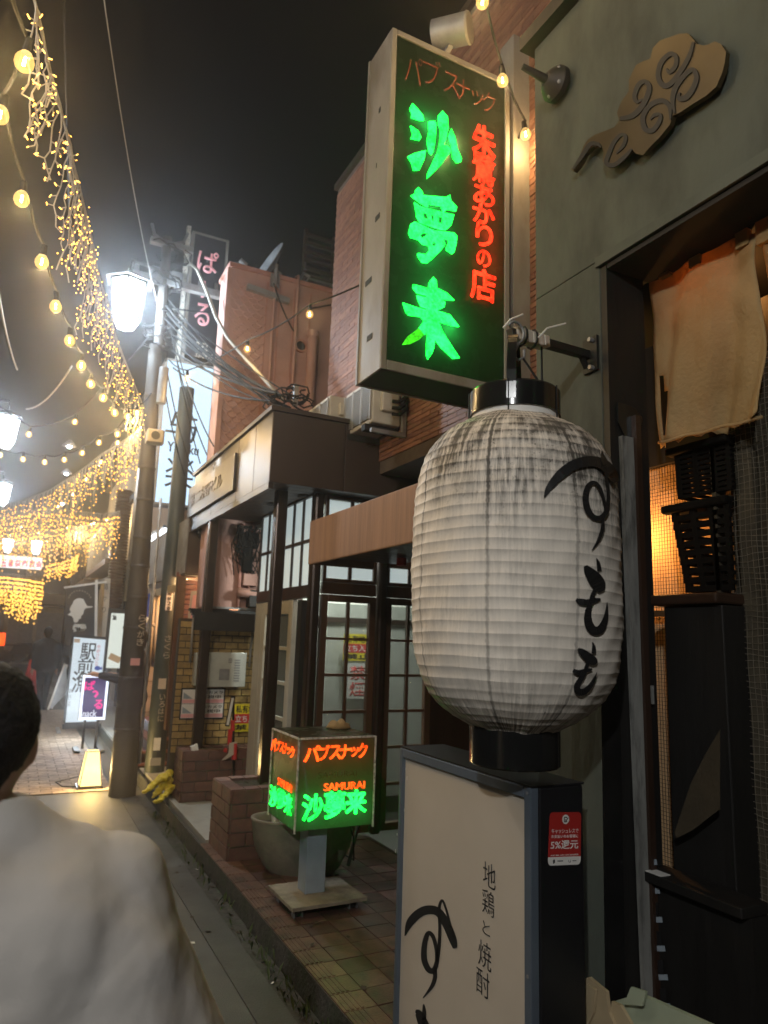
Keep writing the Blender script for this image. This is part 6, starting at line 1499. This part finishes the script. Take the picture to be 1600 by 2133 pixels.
def festoon(label, pts, W_, pre=(), post=(), every=1):
    t_ = thing('festoon_string', label, 'string lights', pts[0], 'strings of round bulbs over the alley')
    path = [Vector(p) for p in pre]+[Vector(p)+Vector((0,0,.09)) for p in pts]+[Vector(p) for p in post]
    mb = MB(); dense = []
    for p, q in zip(path, path[1:]):
        for k in range(4): f = k/4; dense.append(p.lerp(q, f)+Vector((0,0,-.035*math.sin(f*math.pi))))
    dense.append(path[-1]); mb.tube(dense, .007, 5); obj('cable', mb, K['cable'], t_)
    ld = bpy.data.lights.new('bulb_light', 'POINT'); ld.color = (1, .66, .28); ld.energy = W_*0.5; ld.shadow_soft_size = .012
    for i, p in enumerate(pts):
        b_ = piece('bulb', bulb_me, p, t_); s_ = bpy.data.objects.new('socket', sock_me); COL.objects.link(s_); s_.parent = b_
        f_ = bpy.data.objects.new('filament', fil_me); COL.objects.link(f_); f_.parent = b_
        b_.rotation_euler = (random.uniform(-.12,.12), random.uniform(-.12,.12), 0)
        if i % every == 0: lo = bpy.data.objects.new('bulb_light', ld); COL.objects.link(lo); lo.parent = b_; lo.location = (0, 0, -.05)
    return t_
def pts3(L): return [atY(x, y, Y) for x, y, Y in L]
A = pts3([(0,240,2.8),(45,415,3.15),(87,546,3.6),(116,639,4.1),(145,710,4.6),(169,762,5.1),(189,800,5.6),(215,829,6.05),(239,860,6.5),(266,868,6.95),(285,861,7.3)])
A = [Vector((-.33, 2.05, 3.62)), Vector((-.18, 2.42, 3.46))]+A
festoon('string of round bulbs running down from upper left to utility pole', A, 20, pre=[(-1.6, .8, 4.3)], post=[(PX_-.1, PYy-.1, A[-1].z+.35)])
Bp = [Vector(p) for p in ((-1.5,.45,4.35),(-1.05,.72,4.33),(-.6,.98,4.32),(-.15,1.25,4.35),(.3,1.52,4.4),(.75,1.8,4.47),(1.2,2.1,4.57))]+pts3([(1005,4,2.45),(1047,168,2.75),(1095,280,2.95)])
festoon('string of round bulbs crossing overhead to the brick building behind the green sign', Bp, 12, pre=[(-2.2, .1, 4.7)], post=[(2.44, 3.3, 4.62)])
Cp = pts3([(645,655,5.4),(515,727,6.2),(390,788,7.3)])
festoon('string with three widely spaced round bulbs before the pink building', Cp, 9, pre=[(2.43, 4.6, Cp[0].z+.25)], post=[(PX_+.05, PYy-.1, Cp[-1].z+.3)])
Dp = pts3([(0,948,9.4),(48,957,9.3),(93,963,9.1),(134,958,8.9),(171,944,8.7),(206,922,8.4),(245,905,8.1)])
festoon('sagging string of round bulbs low behind the first street lamp', Dp, 8, pre=[(-1.2, 9.6, 3.9)], post=[(PX_-.1, PYy+.1, 4.3)], every=2)
Ep = pts3([(277,878,8.3),(245,923,9.2),(210,963,10.2),(179,999,11.4),(152,1030,13),(121,1055,15),(96,1075,17),(66,1091,19.5),(45,1098,21),(20,1104,22.5)])
festoon('long string of round bulbs receding down the alley beyond the utility pole', Ep, 50, pre=[(PX_, PYy, 4.3)], post=[(-.6, 24, 4.6)], every=2)
Fp = pts3([(60,905,8.6),(156,879,8.2)])
festoon('pair of round bulbs with flare hanging left of the utility pole', Fp, 10, pre=[(-.9, 8.9, 4.4)], post=[(PX_-.1, PYy, 4.9)])
Gp = pts3([(255,1084,17),(222,1083,18),(196,1090,19),(168,1096,20),(140,1100,21),(112,1106,22),(80,1110,23),(50,1112,24),(22,1116,25)])
festoon('far string of round bulbs crossing before the balcony building', Gp, 90, post=[(-1.2, 26, 4.9)], every=3)
Hp = pts3([(230,1092,19),(190,1092,19.5),(186,1112,20),(160,1110,20.5),(130,1118,21),(98,1128,22),(45,1122,24),(6,1116,26)])
festoon('farthest string of round bulbs low above the arch sign', Hp, 120, post=[(-1.2, 27, 4.9)], every=3)

# ================================================================== icicle lights
led_mb = MB().lathe((0,0,0), [(.0005,-.011), (.0026,-.007), (.0029,.005), (.002,.010)], 6, False); led_me = bpy.data.meshes.new('led'); led_me.from_pydata(led_mb.v, [], led_mb.f); led_me.materials.append(K['led'])
def lerp_path(path, t):
    n_ = len(path)-1; i = min(int(t*n_), n_-1); return path[i].lerp(path[i+1], t*n_-i)
def icicles(label, path, n, lmin, lmax, gap, ledr, near=False, mat_='ledfar', wire=True):
    t_ = thing('icicle_lights', label, 'string lights', path[0], 'curtains of tiny warm lights over the alley')
    mb = MB(); mb.tube(path, .006, 5)
    mb.tube([p+Vector((.012*math.sin(i*2), .01, .012*math.cos(i*3))) for i, p in enumerate(path)], .005, 4)
    obj('carrier_wire', mb, K['whitecable'], t_)
    dw = MB(); lm = MB()
    for k in range(n):
        p = lerp_path(path, (k+random.random()*.8)/n); L = random.uniform(lmin, lmax); m_ = max(2, int(L/gap)); pts = [p]; ox = oy = 0
        for j in range(1, m_+1):
            ox += random.uniform(-.022, .022); oy += random.uniform(-.022, .022)
            pts.append(p+Vector((ox, oy, -L*j/m_)))
        if wire: dw.tube(pts, .0035 if near else .004, 4, False)
        for q in pts[1:]:
            off = Vector((random.uniform(-1,1), random.uniform(-1,1), random.uniform(-.6,.1))).normalized()*.035
            c = q+off
            if near:
                dw.tube([q, c], .0035, 4, False); o_ = piece('led', led_me, c, t_); o_.rotation_euler = (random.uniform(-1.2,1.2), random.uniform(-1.2,1.2), 0)
            else:
                o0 = len(lm.v); lm.add([c+Vector(v_)*ledr for v_ in ((1,0,0),(-1,0,0),(0,1,0),(0,-1,0),(0,0,1.3),(0,0,-1.3))], [(0,2,4),(2,1,4),(1,3,4),(3,0,4),(2,0,5),(1,2,5),(3,1,5),(0,3,5)])
    if wire: obj('drop_wire', dw, K['whitecable'], t_)
    if not near: stuff(obj('led', lm, K[mat_], t_))
    return t_
I1 = pts3([(62,-40,2.9),(85,60,3.05),(108,160,3.3),(125,215,3.6),(143,300,4.0),(160,365,4.4)])
icicles('pale wire icicle lights at the upper left, nearest the viewer', I1, 17, .22, .52, .055, .006, True)
I1b = pts3([(160,365,4.4),(178,445,4.8),(190,490,5.1),(203,560,5.5),(222,630,6.0),(245,710,6.5),(270,775,7.0),(300,850,7.6)])
icicles('dense icicle lights sloping down to utility pole below the first lamp', I1b, 75, .25, .66, .055, .0048, False, 'led')
I2 = pts3([(296,890,8.2),(262,915,8.7),(215,945,9.4),(160,985,10.2),(105,1020,11),(50,1042,11.8),(-10,1055,12.6)])
icicles('icicle lights swagging left from the utility pole over the alley', I2, 100, .25, .65, .075, .008)
I3 = pts3([(250,1065,15),(215,1070,15.5),(160,1065,16),(100,1060,16.5),(40,1065,17),(-20,1080,17.5)])
icicles('icicle lights crossing before the balcony building', I3, 120, .3, .95, .10, .0115)
I4 = pts3([(235,1085,20),(180,1095,20.5),(110,1105,21),(50,1110,21.5),(-20,1115,22)])
icicles('farther icicle lights hanging high above the arch sign', I4, 100, .4, 1.1, .13, .015)
I5 = pts3([(165,1148,28),(150,1158,28),(125,1165,28.2),(95,1172,28.5)])
icicles('gold cluster of tiny lights right of the arch sign', I5, 55, .35, .75, .13, .022)
I6 = pts3([(92,1206,30.5),(60,1200,30.5),(30,1196,30.5),(-15,1192,30.5)])
icicles('bright gold curtain of tiny lights under the arch sign', I6, 90, .7, 1.75, .15, .027)
# arch sign across the alley
a = atY(-14, 1155, 30); b_ = atY(90, 1164, 30); zl = atY(40, 1184, 30).z; zh = atY(40, 1158, 30).z
ar = thing('arch_sign', 'white lit arch sign with red characters spanning the alley', 'sign', (0, 30, zl))
obj('sign_face', MB().box(a.x-1.0, 30, zl, b_.x, 30.18, zh), K['archlit'], ar, bevel=.08)
for k, ch in enumerate('五番街商店会'): glyphY(ch, 29.985, 8+k*14.6, 1172.5+k*.5, 12.5, 15, K['archred'], ar, weight=.03, depth=.004)
obj('beam', MB().box(-2.05, 30.2, zl+.1, 1.7, 30.3, zl+.2), K['greysteel'], ar)

# ================================================================== overhead cables
def sag(p, q, s_, n_=10): p, q = Vector(p), Vector(q); return [p.lerp(q, k/n_)+Vector((0,0,-s_*4*(k/n_)*(1-k/n_))) for k in range(n_+1)]
J = atY(588, 832, 5.75); top = Vector((PX_+.05, PYy-.05, 4.95))
cbn = thing('cable_bundle', 'fan of black service cables from utility pole to a junction on the canopy', 'cable', top)
random.seed(21)
for k in range(11):
    a = top+Vector((random.uniform(-.1,.15), random.uniform(-.1,.1), random.uniform(-.45,.5))); e_ = J+Vector((random.uniform(-.10,.10), random.uniform(-.1,.1), random.uniform(-.10,.04)))
    obj('cable', MB().tube(sag(a, e_, random.uniform(.02, .14)), random.choice([.007, .009, .012]), 5), K['cable'], cbn)
for k in range(5):
    a = top+Vector((random.uniform(-.05,.1), 0, random.uniform(-.7,-.1))); e_ = atX(445-k*14, 930+k*18, 1.58)
    obj('cable', MB().tube(sag(a, e_, random.uniform(.03, .10)), .007, 5), K['cable'], cbn)
tc2 = MB()
for k in range(16):
    c = J+Vector((random.uniform(-.12,.3), random.uniform(-.1,.1), random.uniform(-.06,.12))); r_ = random.uniform(.05,.11); a_ = random.uniform(0,6)
    tc2.tube([c+Vector((r_*math.cos(a_+t*.8), random.uniform(-.03,.03), r_*.6*math.sin(a_+t*.8))) for t in range(7)], .008, 4)
obj('cable_tangle', tc2, K['cable'], cbn)
obj('junction_case', MB().obox(J+Vector((.12,0,.06)), (.02,0,0), (0,.02,0), (0,0,.10)), K['greysteel'], cbn)
tk = thing('thick_cable', 'thick pale cable sweeping from the pole top past the pink building', 'cable', top)
e1 = [atY(385,540,7.8), atY(410,560,7.6), atY(428,600,7.3), atY(450,660,7.0), atY(475,705,6.8), atY(510,745,6.5), atY(560,800,6.1), J]
obj('cable', MB().tube(e1, .018, 6), K['whitecable'], tk, smooth=True)
for lab, p, q, s_, r_, mm in (('thin pale cable crossing the dark sky to the pole', atY(214, -20, 4.2), atY(332, 645, 7.7), .15, .0045, 'whitecable'),
        ('dark cable stretched across pink wall to the roof edge', top+Vector((0,0,.2)), atY(690, 635, 6.9), .08, .009, 'cable'),
        ('faint cable pair high in the dark sky', atY(133, -30, 3.6), atY(145, 460, 6.8), .05, .007, 'cable'),
        ('pale twisted cable at the left near the second lamp', atY(-10, 560, 7.5), atY(36, 770, 9.5), .1, .011, 'whitecable'),
        ('pale drooping cable left of the utility pole', atY(55, 852, 9.0), atY(150, 762, 8.2), .12, .010, 'whitecable'),
        ('dark cable from roof to the vent side of pink wall', atY(570, 590, 6.9), atY(612, 690, 6.9), .04, .008, 'cable')):
    t_ = thing('overhead_cable', lab, 'cable', p); obj('cable', MB().tube(sag(p, q, s_, 14), r_, 5), K[mm], t_, smooth=True)

# ================================================================== buildings further along
def facade(name, label, x, y0, y1, z1, wm, windows=(), extra=None):
    t_ = thing(name, label, 'building', (x+1, (y0+y1)/2, 0))
    obj('wall', MB().box(x, y0, 0, x+5, y1, z1), K[wm], t_)
    obj('roof', MB().box(x-.15, y0-.05, z1+.001, x+5, y1+.05, z1+.12), K['brownmetal'], t_)
    for (a, b_, c, d, m_) in windows:
        f = obj('window', MB().box(x-.05, a-.05, c-.05, x-.002, a, d+.05).box(x-.05, b_, c-.05, x-.002, b_+.05, d+.05).box(x-.05, a, d, x-.002, b_, d+.05).box(x-.05, a, c-.05, x-.002, b_, c), K['greysteel'], t_)
        obj('pane', MB().box(x-.03, a+.001, c+.001, x-.004, b_-.001, d-.001), K[m_], f)
    return t_
fb1 = facade('shop_building', 'shop building with pale lit door panel behind the utility pole', 1.95, 10.7, 15.2, 4.2, 'farwallb', [(13.2, 14.0, .2, 2.0, 'whitelitdim')])
q = atX(262, 1165, 1.85)
rp_ = MB(); 
for k in range(44): rp_.lathe((1.72, 15.4, 1.75+k*.062), [(.14, 0), (.17, .02), (.17, .042), (.14, .062)], 14, False)
th_ = thing('spiral_duct', 'tall ribbed brown duct standing beside the balcony building', 'duct', (1.72, 15.4, 0)); obj('ribbed_pipe', rp_, K['woodpanel'], th_, smooth=True); obj('post', MB().cyl((1.72,15.4,0), (1.72,15.4,1.76), .08, n=12), K['greysteel'], th_)
gd = thing('glass_door_board', 'pale blue lit door panel with small black crest near the pole', 'door', atY(240, 1340, 13))
a = atY(232, 1277, 13.0); b_ = atY(258, 1392, 13.0)
obj('lit_panel', MB().box(a.x, 13.0, b_.z, b_.x, 13.03, a.z), K['whitelitdim'], gd); obj('door_frame', MB().box(a.x-.05, 12.99, b_.z-.05, a.x-.001, 13.04, a.z+.08).box(a.x, 12.99, a.z+.001, b_.x, 13.04, a.z+.08), K['black'], gd)
glyphY('富', 12.985, 239, 1286, 9, 12, K['ink'], gd, weight=.03, depth=.003)
wc = thing('wood_post_sign', 'white weathered post with black writing beside the banner', 'post', atY(212, 1290, 15.2)); p0 = atY(224, 1205, 15.2); p1 = atY(212, 1420, 15.2)
obj('post_board', MB().bar(p0, p1, .11, .06), K['signwhite'], wc)
for k, ch in enumerate('酒かり'): glyphY(ch, 15.15, 221-k*2.2, 1222+k*24, 8, 12, K['ink'], wc, 'lettering', .0, .003)
fb2 = facade('balcony_building', 'old timber building with railed balcony under hanging lights', 2.05, 15.5, 22, 5.6, 'farwall', [(17.2, 18.6, 3.5, 4.7, 'farglass'), (19.4, 20.6, 3.5, 4.7, 'farglass')])
obj('balcony_floor', MB().box(1.55, 16.2, 3.0, 2.049, 21.0, 3.12), K['woodpanel'], fb2)
br = MB().box(1.55, 16.2, 3.95, 1.60, 21.0, 4.0)
yy = 16.3
while yy < 21: br.box(1.56, yy, 3.121, 1.585, yy+.03, 3.95); yy += .22
obj('railing', br, K['greysteel'], fb2)
obj('awning', MB().prism([(1.3, 16.0, 2.55), (2.045, 16.0, 2.95), (2.045, 16.0, 2.88), (1.3, 16.0, 2.5)], (0, 5, 0)), K['signframe'], fb2)
obj('cable_cover', MB().box(1.95, 15.6, 0, 2.04, 15.8, 2.4), K['dark'], fb2)
fb3 = facade('plain_building', 'plain pale building beyond the balcony building', 2.3, 22.2, 31, 5.2, 'farwall', [(24, 25.2, 3.2, 4.4, 'farglass'), (26.5, 27.7, 3.2, 4.4, 'farglass'), (23.2, 24.4, .1, 2.3, 'dark')])
obj('post', MB().box(2.1, 22.3, 0, 2.25, 22.45, 4).box(1.95, 24, 0, 2.08, 24.15, 3.4).box(1.9, 27, 0, 2.05, 27.15, 3.4), K['farwallb'], fb3)
obj('awning', MB().box(1.6, 22.3, 2.9, 2.29, 30, 3.05), K['brownmetal'], fb3)
fb4 = thing('end_building', 'pale building closing the far end of the alley', 'building', (0, 46, 0))
obj('wall', MB().box(-9, 46, 0, 9, 52, 6.5), K['farwall'], fb4)
for k in range(5): obj('shutter', MB().box(-3.4+k*1.5, 45.93, .05, -2.1+k*1.5, 45.995, 2.5), K['greysteel'], fb4)
obj('awning', MB().box(-5, 44.9, 2.8, 6, 45.99, 2.95), K['brownmetal'], fb4)
for x in (-1.2, 1.2): obj('window', MB().box(x, 45.95, 3.6, x+1.4, 45.99, 5.0), K['farglass'], fb4)
# far clutter
os_ = thing('orange_sign', 'small orange standing sign at the far left edge', 'sign', atY(3, 1332, 32)); a = atY(-6, 1318, 32); b_ = atY(9, 1345, 32)
obj('board', MB().box(a.x, 32, b_.z, b_.x, 32.06, a.z), K['orange'], os_); obj('stand', MB().box(a.x, 32.01, 0, b_.x, 32.05, b_.z-.002), K['black'], os_)
for i, (px, Y) in enumerate(((73, 20.0), (68, 21.6), (63, 23.4))):
    c = atZ(px, 1384-i*8, 0); c.y = Y; c.x = (px-32)/1480*Y*1.02
    t_ = thing('traffic_cone', ('nearest red cone by far shop fronts', 'middle red cone by far shop fronts', 'farthest red cone by far shop fronts')[i], 'cone', (c.x, Y, 0), 'red cones along the far kerb')
    obj('cone_body', MB().cyl((c.x, Y, .03), (c.x, Y, .7), .15, .025, n=14), K['redprint'], t_, smooth=True); obj('foot', MB().box(c.x-.19, Y-.19, 0, c.x+.19, Y+.19, .03), K['redprint'], t_)
def bike(x, y, label):
    t_ = thing('motorcycle', label, 'motorcycle', (x, y, 0), 'parked motorcycles at the alley end')
    for d_ in (-.6, .6):
        w_ = MB().lathe((x+d_, y-.05, .3), [(.20,0),(.30,.01),(.31,.05),(.30,.09),(.20,.10)], 18, axis='Y'); obj('wheel', w_, K['rubber'], t_, smooth=True)
    obj('body', MB().prism([(x-.5,y-.1,.45),(x-.3,y-.1,.85),(x+.1,y-.1,.95),(x+.35,y-.1,.80),(x+.5,y-.1,.55),(x,y-.1,.35)], (0,.22,0)), K['coat'], t_, bevel=.04)
    obj('seat', MB().box(x-.75, y-.12, .80, x-.05, y+.14, .90), K['rubber'], t_, bevel=.03)
    obj('handlebar', MB().tube([(x+.35, y-.35, 1.1), (x+.42, y, 1.0), (x+.35, y+.35, 1.1)], .02, 6).cyl((x+.42, y, 1.0), (x+.6, y, .3), .03), K['greysteel'], t_)
    obj('headlight', MB().ball((x+.5, y, .92), .09, 6), K['greysteel'], t_, smooth=True)
bike(.35, 36, 'dark motorcycle parked across the far end of the alley'); bike(.9, 38.5, 'second dark motorcycle parked behind the other at the alley end')

# ================================================================== people
def body(name, caps, m_, parent, vox=.014, it=5, extra=None):
    mb = MB()
    for (p, q, r0, r1) in caps:
        p, q = Vector(p), Vector(q)
        if (q-p).length > 1e-4: mb.tube([p, p.lerp(q, .33), p.lerp(q, .66), q], [r0, r0+(r1-r0)*.33, r0+(r1-r0)*.66, r1], 14)
        mb.ball(p, r0, 8); mb.ball(q, r1, 8)
    if extra: extra(mb)
    o = obj(name, mb, m_, parent, smooth=True)
    r_ = o.modifiers.new('skin', 'REMESH'); r_.mode = 'VOXEL'; r_.voxel_size = vox; r_.use_smooth_shade = True
    if it: s_ = o.modifiers.new('soft', 'SMOOTH'); s_.factor = .5; s_.iterations = it
    return o
tcaps = []
def tq(x, y, Y, r_): p = atY(x, y, Y); return Vector((p.x, Y, max(p.z, .02))), r_
for chain in ([(354,1612,7.0,.05),(335,1622,6.95,.05),(316,1638,6.95,.035),(299,1651,6.9,.018)], [(352,1625,6.95,.055),(338,1640,6.9,.045),(322,1655,6.85,.03),(318,1660,6.85,.02)], [(356,1640,6.9,.05),(345,1655,6.8,.035),(332,1668,6.75,.03),(322,1670,6.72,.018)], [(350,1618,6.9,.05),(328,1628,6.85,.03),(306,1648,6.82,.02)]):
    q_ = [tq(*k) for k in chain]
    for (p, r0), (p2, r1) in zip(q_, q_[1:]): tcaps.append((p, p2, r0*.62, r1*.62))
yt = thing('yellow_tarp', 'crumpled yellow tarp draped over the kerb beside the far planter', 'tarp', atY(330, 1660, 6.9))
yo = body('tarp_sheet', tcaps, K['yellowtarp'], yt, .008, 2)
tx2 = bpy.data.textures.new('creases', 'VORONOI'); tx2.noise_scale = .035
dm2 = yo.modifiers.new('creases', 'DISPLACE'); dm2.texture = tx2; dm2.strength = .03; dm2.mid_level = .4; dm2.texture_coords = 'GLOBAL'
def person(label, loc, rz_, H=1.7, top='coat', legs='trousers', bulk=1.0, walk=0.0, arms=None, vox=.018, hairlen=.05, lean=0.0, cat='person', drape=False):
    k = H/1.7; t_ = thing('person', label, cat, loc)
    cr_, sr_ = math.cos(rz_), math.sin(rz_); L0 = Vector(loc)
    def V(x, y, z): y += lean*max(0, z-.9); return L0+Vector((x*cr_-y*sr_, x*sr_+y*cr_, z))*k
    dirv = lambda x, y, z: Vector((x*cr_-y*sr_, x*sr_+y*cr_, z))*k
    HC = V(0, .025, 1.585)
    ar_ = arms or {-1: ((-.23, -.03, 1.12), (-.235, .06, .87)), 1: ((.23, -.03, 1.12), (.235, .06, .87))}
    caps = [(V(0,0,1.36), V(0,.01,1.50), .062*k, .055*k), (V(0,.035,1.545), V(0,.05,1.50), .068*k, .05*k)]
    def hd(mb):
        o = len(mb.v); mb.ball((0,0,0), 1, 12)
        for i in range(o, len(mb.v)): v_ = mb.v[i]; mb.v[i] = HC+dirv(v_.x*.076, v_.y*.096, v_.z*.112)
        mb.ball(HC+dirv(0,.098,-.012), .014*k, 5); mb.cyl(HC+dirv(0,.088,.03), HC+dirv(0,.104,-.014), .008*k, .013*k, 8)
        for s_ in (-1, 1): o = len(mb.v); mb.ball((0,0,0), 1, 6); \
            [mb.v.__setitem__(i, HC+dirv(s_*.078+mb.v[i].x*.010, -.004+mb.v[i].y*.019, -.012+mb.v[i].z*.032)) for i in range(o, len(mb.v))]
    for s_ in (-1, 1):
        el, wr_ = ar_[s_]; w = V(*wr_); e_ = V(*el); d_ = (w-e_).normalized(); sd = d_.cross(Vector((0,0,1))).normalized() if abs(d_.z) < .95 else dirv(0,1,0).normalized()
        pn = w+d_*.085*k; caps += [(e_, w, .036*k, .026*k), (w, pn, .028*k, .030*k)]
        nrm = sd.cross(d_)
        for f, (off, ln_) in enumerate(((-.026,.066),(-.009,.076),(.009,.070),(.025,.054))):
            b0 = pn+sd*off*k; b1 = b0+(d_*ln_*.55+nrm*-.008)*k; b2 = b1+(d_*ln_*.42+nrm*-.022)*k; caps += [(b0, b1, .0095*k, .009*k), (b1, b2, .009*k, .0075*k)]
        caps += [(w+d_*.025*k, w+(d_*.06-sd*s_*.045)*k, .011*k, .0095*k), (w+(d_*.06-sd*s_*.045)*k, w+(d_*.09-sd*s_*.05)*k, .0095*k, .008*k)]
    caps += [(V(0,0,1.40), V(0,0,.95), .06*k, .08*k)]
    for s_ in (-1, 1): caps += [(V(0,0,1.36), V(s_*.15,0,1.34), .05*k, .045*k), (V(s_*.15,0,1.34), V(*ar_[s_][0]), .042*k, .036*k)]
    body('body', caps, K['skin'], t_, .008 if vox < .016 else .011, 3, hd)
    for s_ in (-1, 1): obj('eye', MB().ball(HC+dirv(s_*.031, .084, .012), .011*k, 6, (1,.6,.7)), K['white'], t_, smooth=True)
    obj('mouth', MB().bar(HC+dirv(-.022,.089,-.052), HC+dirv(.022,.089,-.052), .006, .006), K['redwood'], t_)
    def hr(mb):
        o = len(mb.v); mb.ball((0,0,0), 1, 12)
        for i in range(o, len(mb.v)):
            v_ = mb.v[i]; y_ = v_.y-.16; zz_ = v_.z+.16
            if v_.y > .35 and v_.z < .45: y_ = min(y_, .42)
            mb.v[i] = HC+dirv(v_.x*(.088 if v_.z > -.1 else .080), y_*.108, max(zz_, (-.34 if drape else -.55)-hairlen*4)*.118)
    body('hair', [(HC+dirv(0,-.05,-.02), HC+dirv(0,-.055,-.035-hairlen), .058*k, .05*k)], K['hair'], t_, .010, 3, hr)
    b = bulk
    tc = [(V(-.10,0,1.0), V(-.12,.0,1.28), .115*k*b, .125*k*b), (V(.10,0,1.0), V(.12,.0,1.28), .115*k*b, .125*k*b), (V(0,.01,.92), V(0,.02,1.32), .13*k*b, .12*k*b), (V(-.06,0,.90), V(.06,0,.90), .14*k*b, .14*k*b), (V(-.15,0,1.35), V(.15,0,1.35), .075*k*b, .075*k*b), (V(-.05,0,1.43), V(.05,0,1.43), .07*k, .07*k), (V(.05,0,1.43), V(.16,0,1.36), .072*k, .07*k), (V(-.05,0,1.43), V(-.16,0,1.36), .072*k, .07*k)]
    for s_ in (-1, 1):
        el, wr_ = ar_[s_]; sh = V(s_*.175*b, 0, 1.33); tc += [(sh, V(*el), .076*k*b, .060*k*b), (V(*el), V(*wr_).lerp(V(*el), .10), .058*k*b, .046*k*b)]
    if drape:      # a loose sweatshirt: cloth bridges arm and waist and hangs in ridges
        for s_ in (-1, 1):
            tc += [(V(s_*.23,-.03,1.22), V(s_*.29,-.04,.84), .125*k, .15*k), (V(s_*.225,0,1.26), V(s_*.37,-.01,.92), .12*k, .145*k), (V(s_*.13,-.01,1.30), V(s_*.20,-.01,.90), .14*k, .16*k), (V(s_*.09,-.0,1.40), V(s_*.22,0,1.31), .075*k, .10*k)]
        for (x0, z0, x1, z1, yy, r_) in ((.24,1.30,-.10,1.12,-.142,.024), (.26,1.22,.0,.98,-.150,.028), (.10,1.34,-.20,1.22,-.128,.02), (.20,1.10,.12,.85,-.158,.03), (.05,1.08,.03,.84,-.160,.03), (-.12,1.05,-.10,.84,-.158,.03), (.33,1.16,.34,.86,-.118,.03), (.27,1.05,.25,.84,-.155,.022)):
            tc += [(V(x0, yy+.03, z0), V((x0+x1)/2, yy, (z0+z1)/2), r_*.7*k, r_*k), (V((x0+x1)/2, yy, (z0+z1)/2), V(x1, yy+.02, z1), r_*k, r_*.6*k)]
    tp = body('jacket', tc, K[top], t_, vox, 6 if drape else 8)
    lc = []
    for s_ in (-1, 1):
        f = walk*s_; lc += [(V(s_*.085,0,.90), V(s_*.095,.12*f+.02,.50), .105*k, .072*k), (V(s_*.095,.12*f+.02,.50), V(s_*.10,.26*f-.04*(abs(f)),.11+.05*max(0,-f)), .066*k, .052*k)]
    body('trousers', lc, K[legs], t_, vox, 4)
    for s_ in (-1, 1):
        f = walk*s_; a_ = V(s_*.10, .26*f-.05*abs(f), .055+.05*max(0,-f)); body('shoe', [(a_, a_+dirv(0,.15,-.012), .045*k, .038*k)], K['rubber'], t_, .012, 2)
    return t_, tp, HC
hx = atY(-22, 1500, 1.27)
pr, tpj, HC = person('person in loose grey sweatshirt with dark short hair seen from behind, nearest', (hx.x-.005, 1.27, 0), 0, 1.53, 'greyshirt', 'trousers', 1.32, .4, {-1: ((-.33,-.04,1.08), (-.30,.06,.86)), 1: ((.33,-.02,1.08), (.32,.05,.86))}, .012, .0, drape=True)
tx = bpy.data.textures.new('folds', 'CLOUDS'); tx.noise_scale = .24; tx.noise_depth = 2
tn = bpy.data.textures.new('crumple', 'CLOUDS'); tn.noise_scale = .07; tn.noise_depth = 3
sb2 = tpj.modifiers.new('finer', 'SUBSURF'); sb2.levels = 0; sb2.render_levels = 1
d2_ = tpj.modifiers.new('crumple', 'DISPLACE'); d2_.texture = tn; d2_.strength = .007; d2_.mid_level = .5; d2_.texture_coords = 'GLOBAL'
hair = [q for q in pr.children if q.name.startswith('hair')][0]
th_x = bpy.data.textures.new('strands', 'CLOUDS'); th_x.noise_scale = .012; th_x.noise_depth = 2
d3_ = hair.modifiers.new('strands', 'DISPLACE'); d3_.texture = th_x; d3_.strength = .012; d3_.mid_level = .6; d3_.texture_coords = 'GLOBAL'
dm_ = tpj.modifiers.new('folds', 'DISPLACE'); dm_.texture = tx; dm_.strength = .022; dm_.mid_level = .5; dm_.texture_coords = 'GLOBAL'
person('person in black coat holding a phone, standing behind the utility pole', (1.30, 8.75, 0), R(70), 1.62, 'coat', 'trousers', 1.05, .2, {-1: ((-.26,.12,1.12), (-.20,.38,1.16)), 1: ((.24,.02,1.10), (.16,.26,1.14))}, .018)
person('dark coated person walking away at left of the izakaya sign', (.62, 15.8, 0), R(15), 1.62, 'coat', 'trousers', 1.12, .8, None, .022, lean=.12)
ph = thing('phone', 'pale phone held out by the person behind the pole', 'phone', (.98, 8.62, 1.3)); p0 = atY(228, 1366, 8.6); p1 = atY(250, 1376, 8.6)
obj('phone_slab', MB().bar(p0, p1, .02, .07), K['signwhite'], ph)

# ================================================================== writing, then thin misty air added to imitate lens glow
flush_texts()
HZ = 0.0085  # density of the scattering box added to spread halos round the lamps
if HZ:
    hb = MB().box(-8.5, -7.5, -.9, 9.5, 53, 9.0)
    hz_o = obj('halo_haze', hb, bpy.data.materials.new('night haze')); hz_o['kind'] = 'stuff'
    m = hz_o.data.materials[0]; m.use_nodes = True; n = m.node_tree.nodes; l = m.node_tree.links
    n.remove(n['Principled BSDF']); v = n.new('ShaderNodeVolumePrincipled'); v.inputs['Density'].default_value = HZ
    v.inputs['Color'].default_value = (.9, .9, .9, 1); v.inputs['Anisotropy'].default_value = .9
    l.new(v.outputs[0], n['Material Output'].inputs['Volume'])
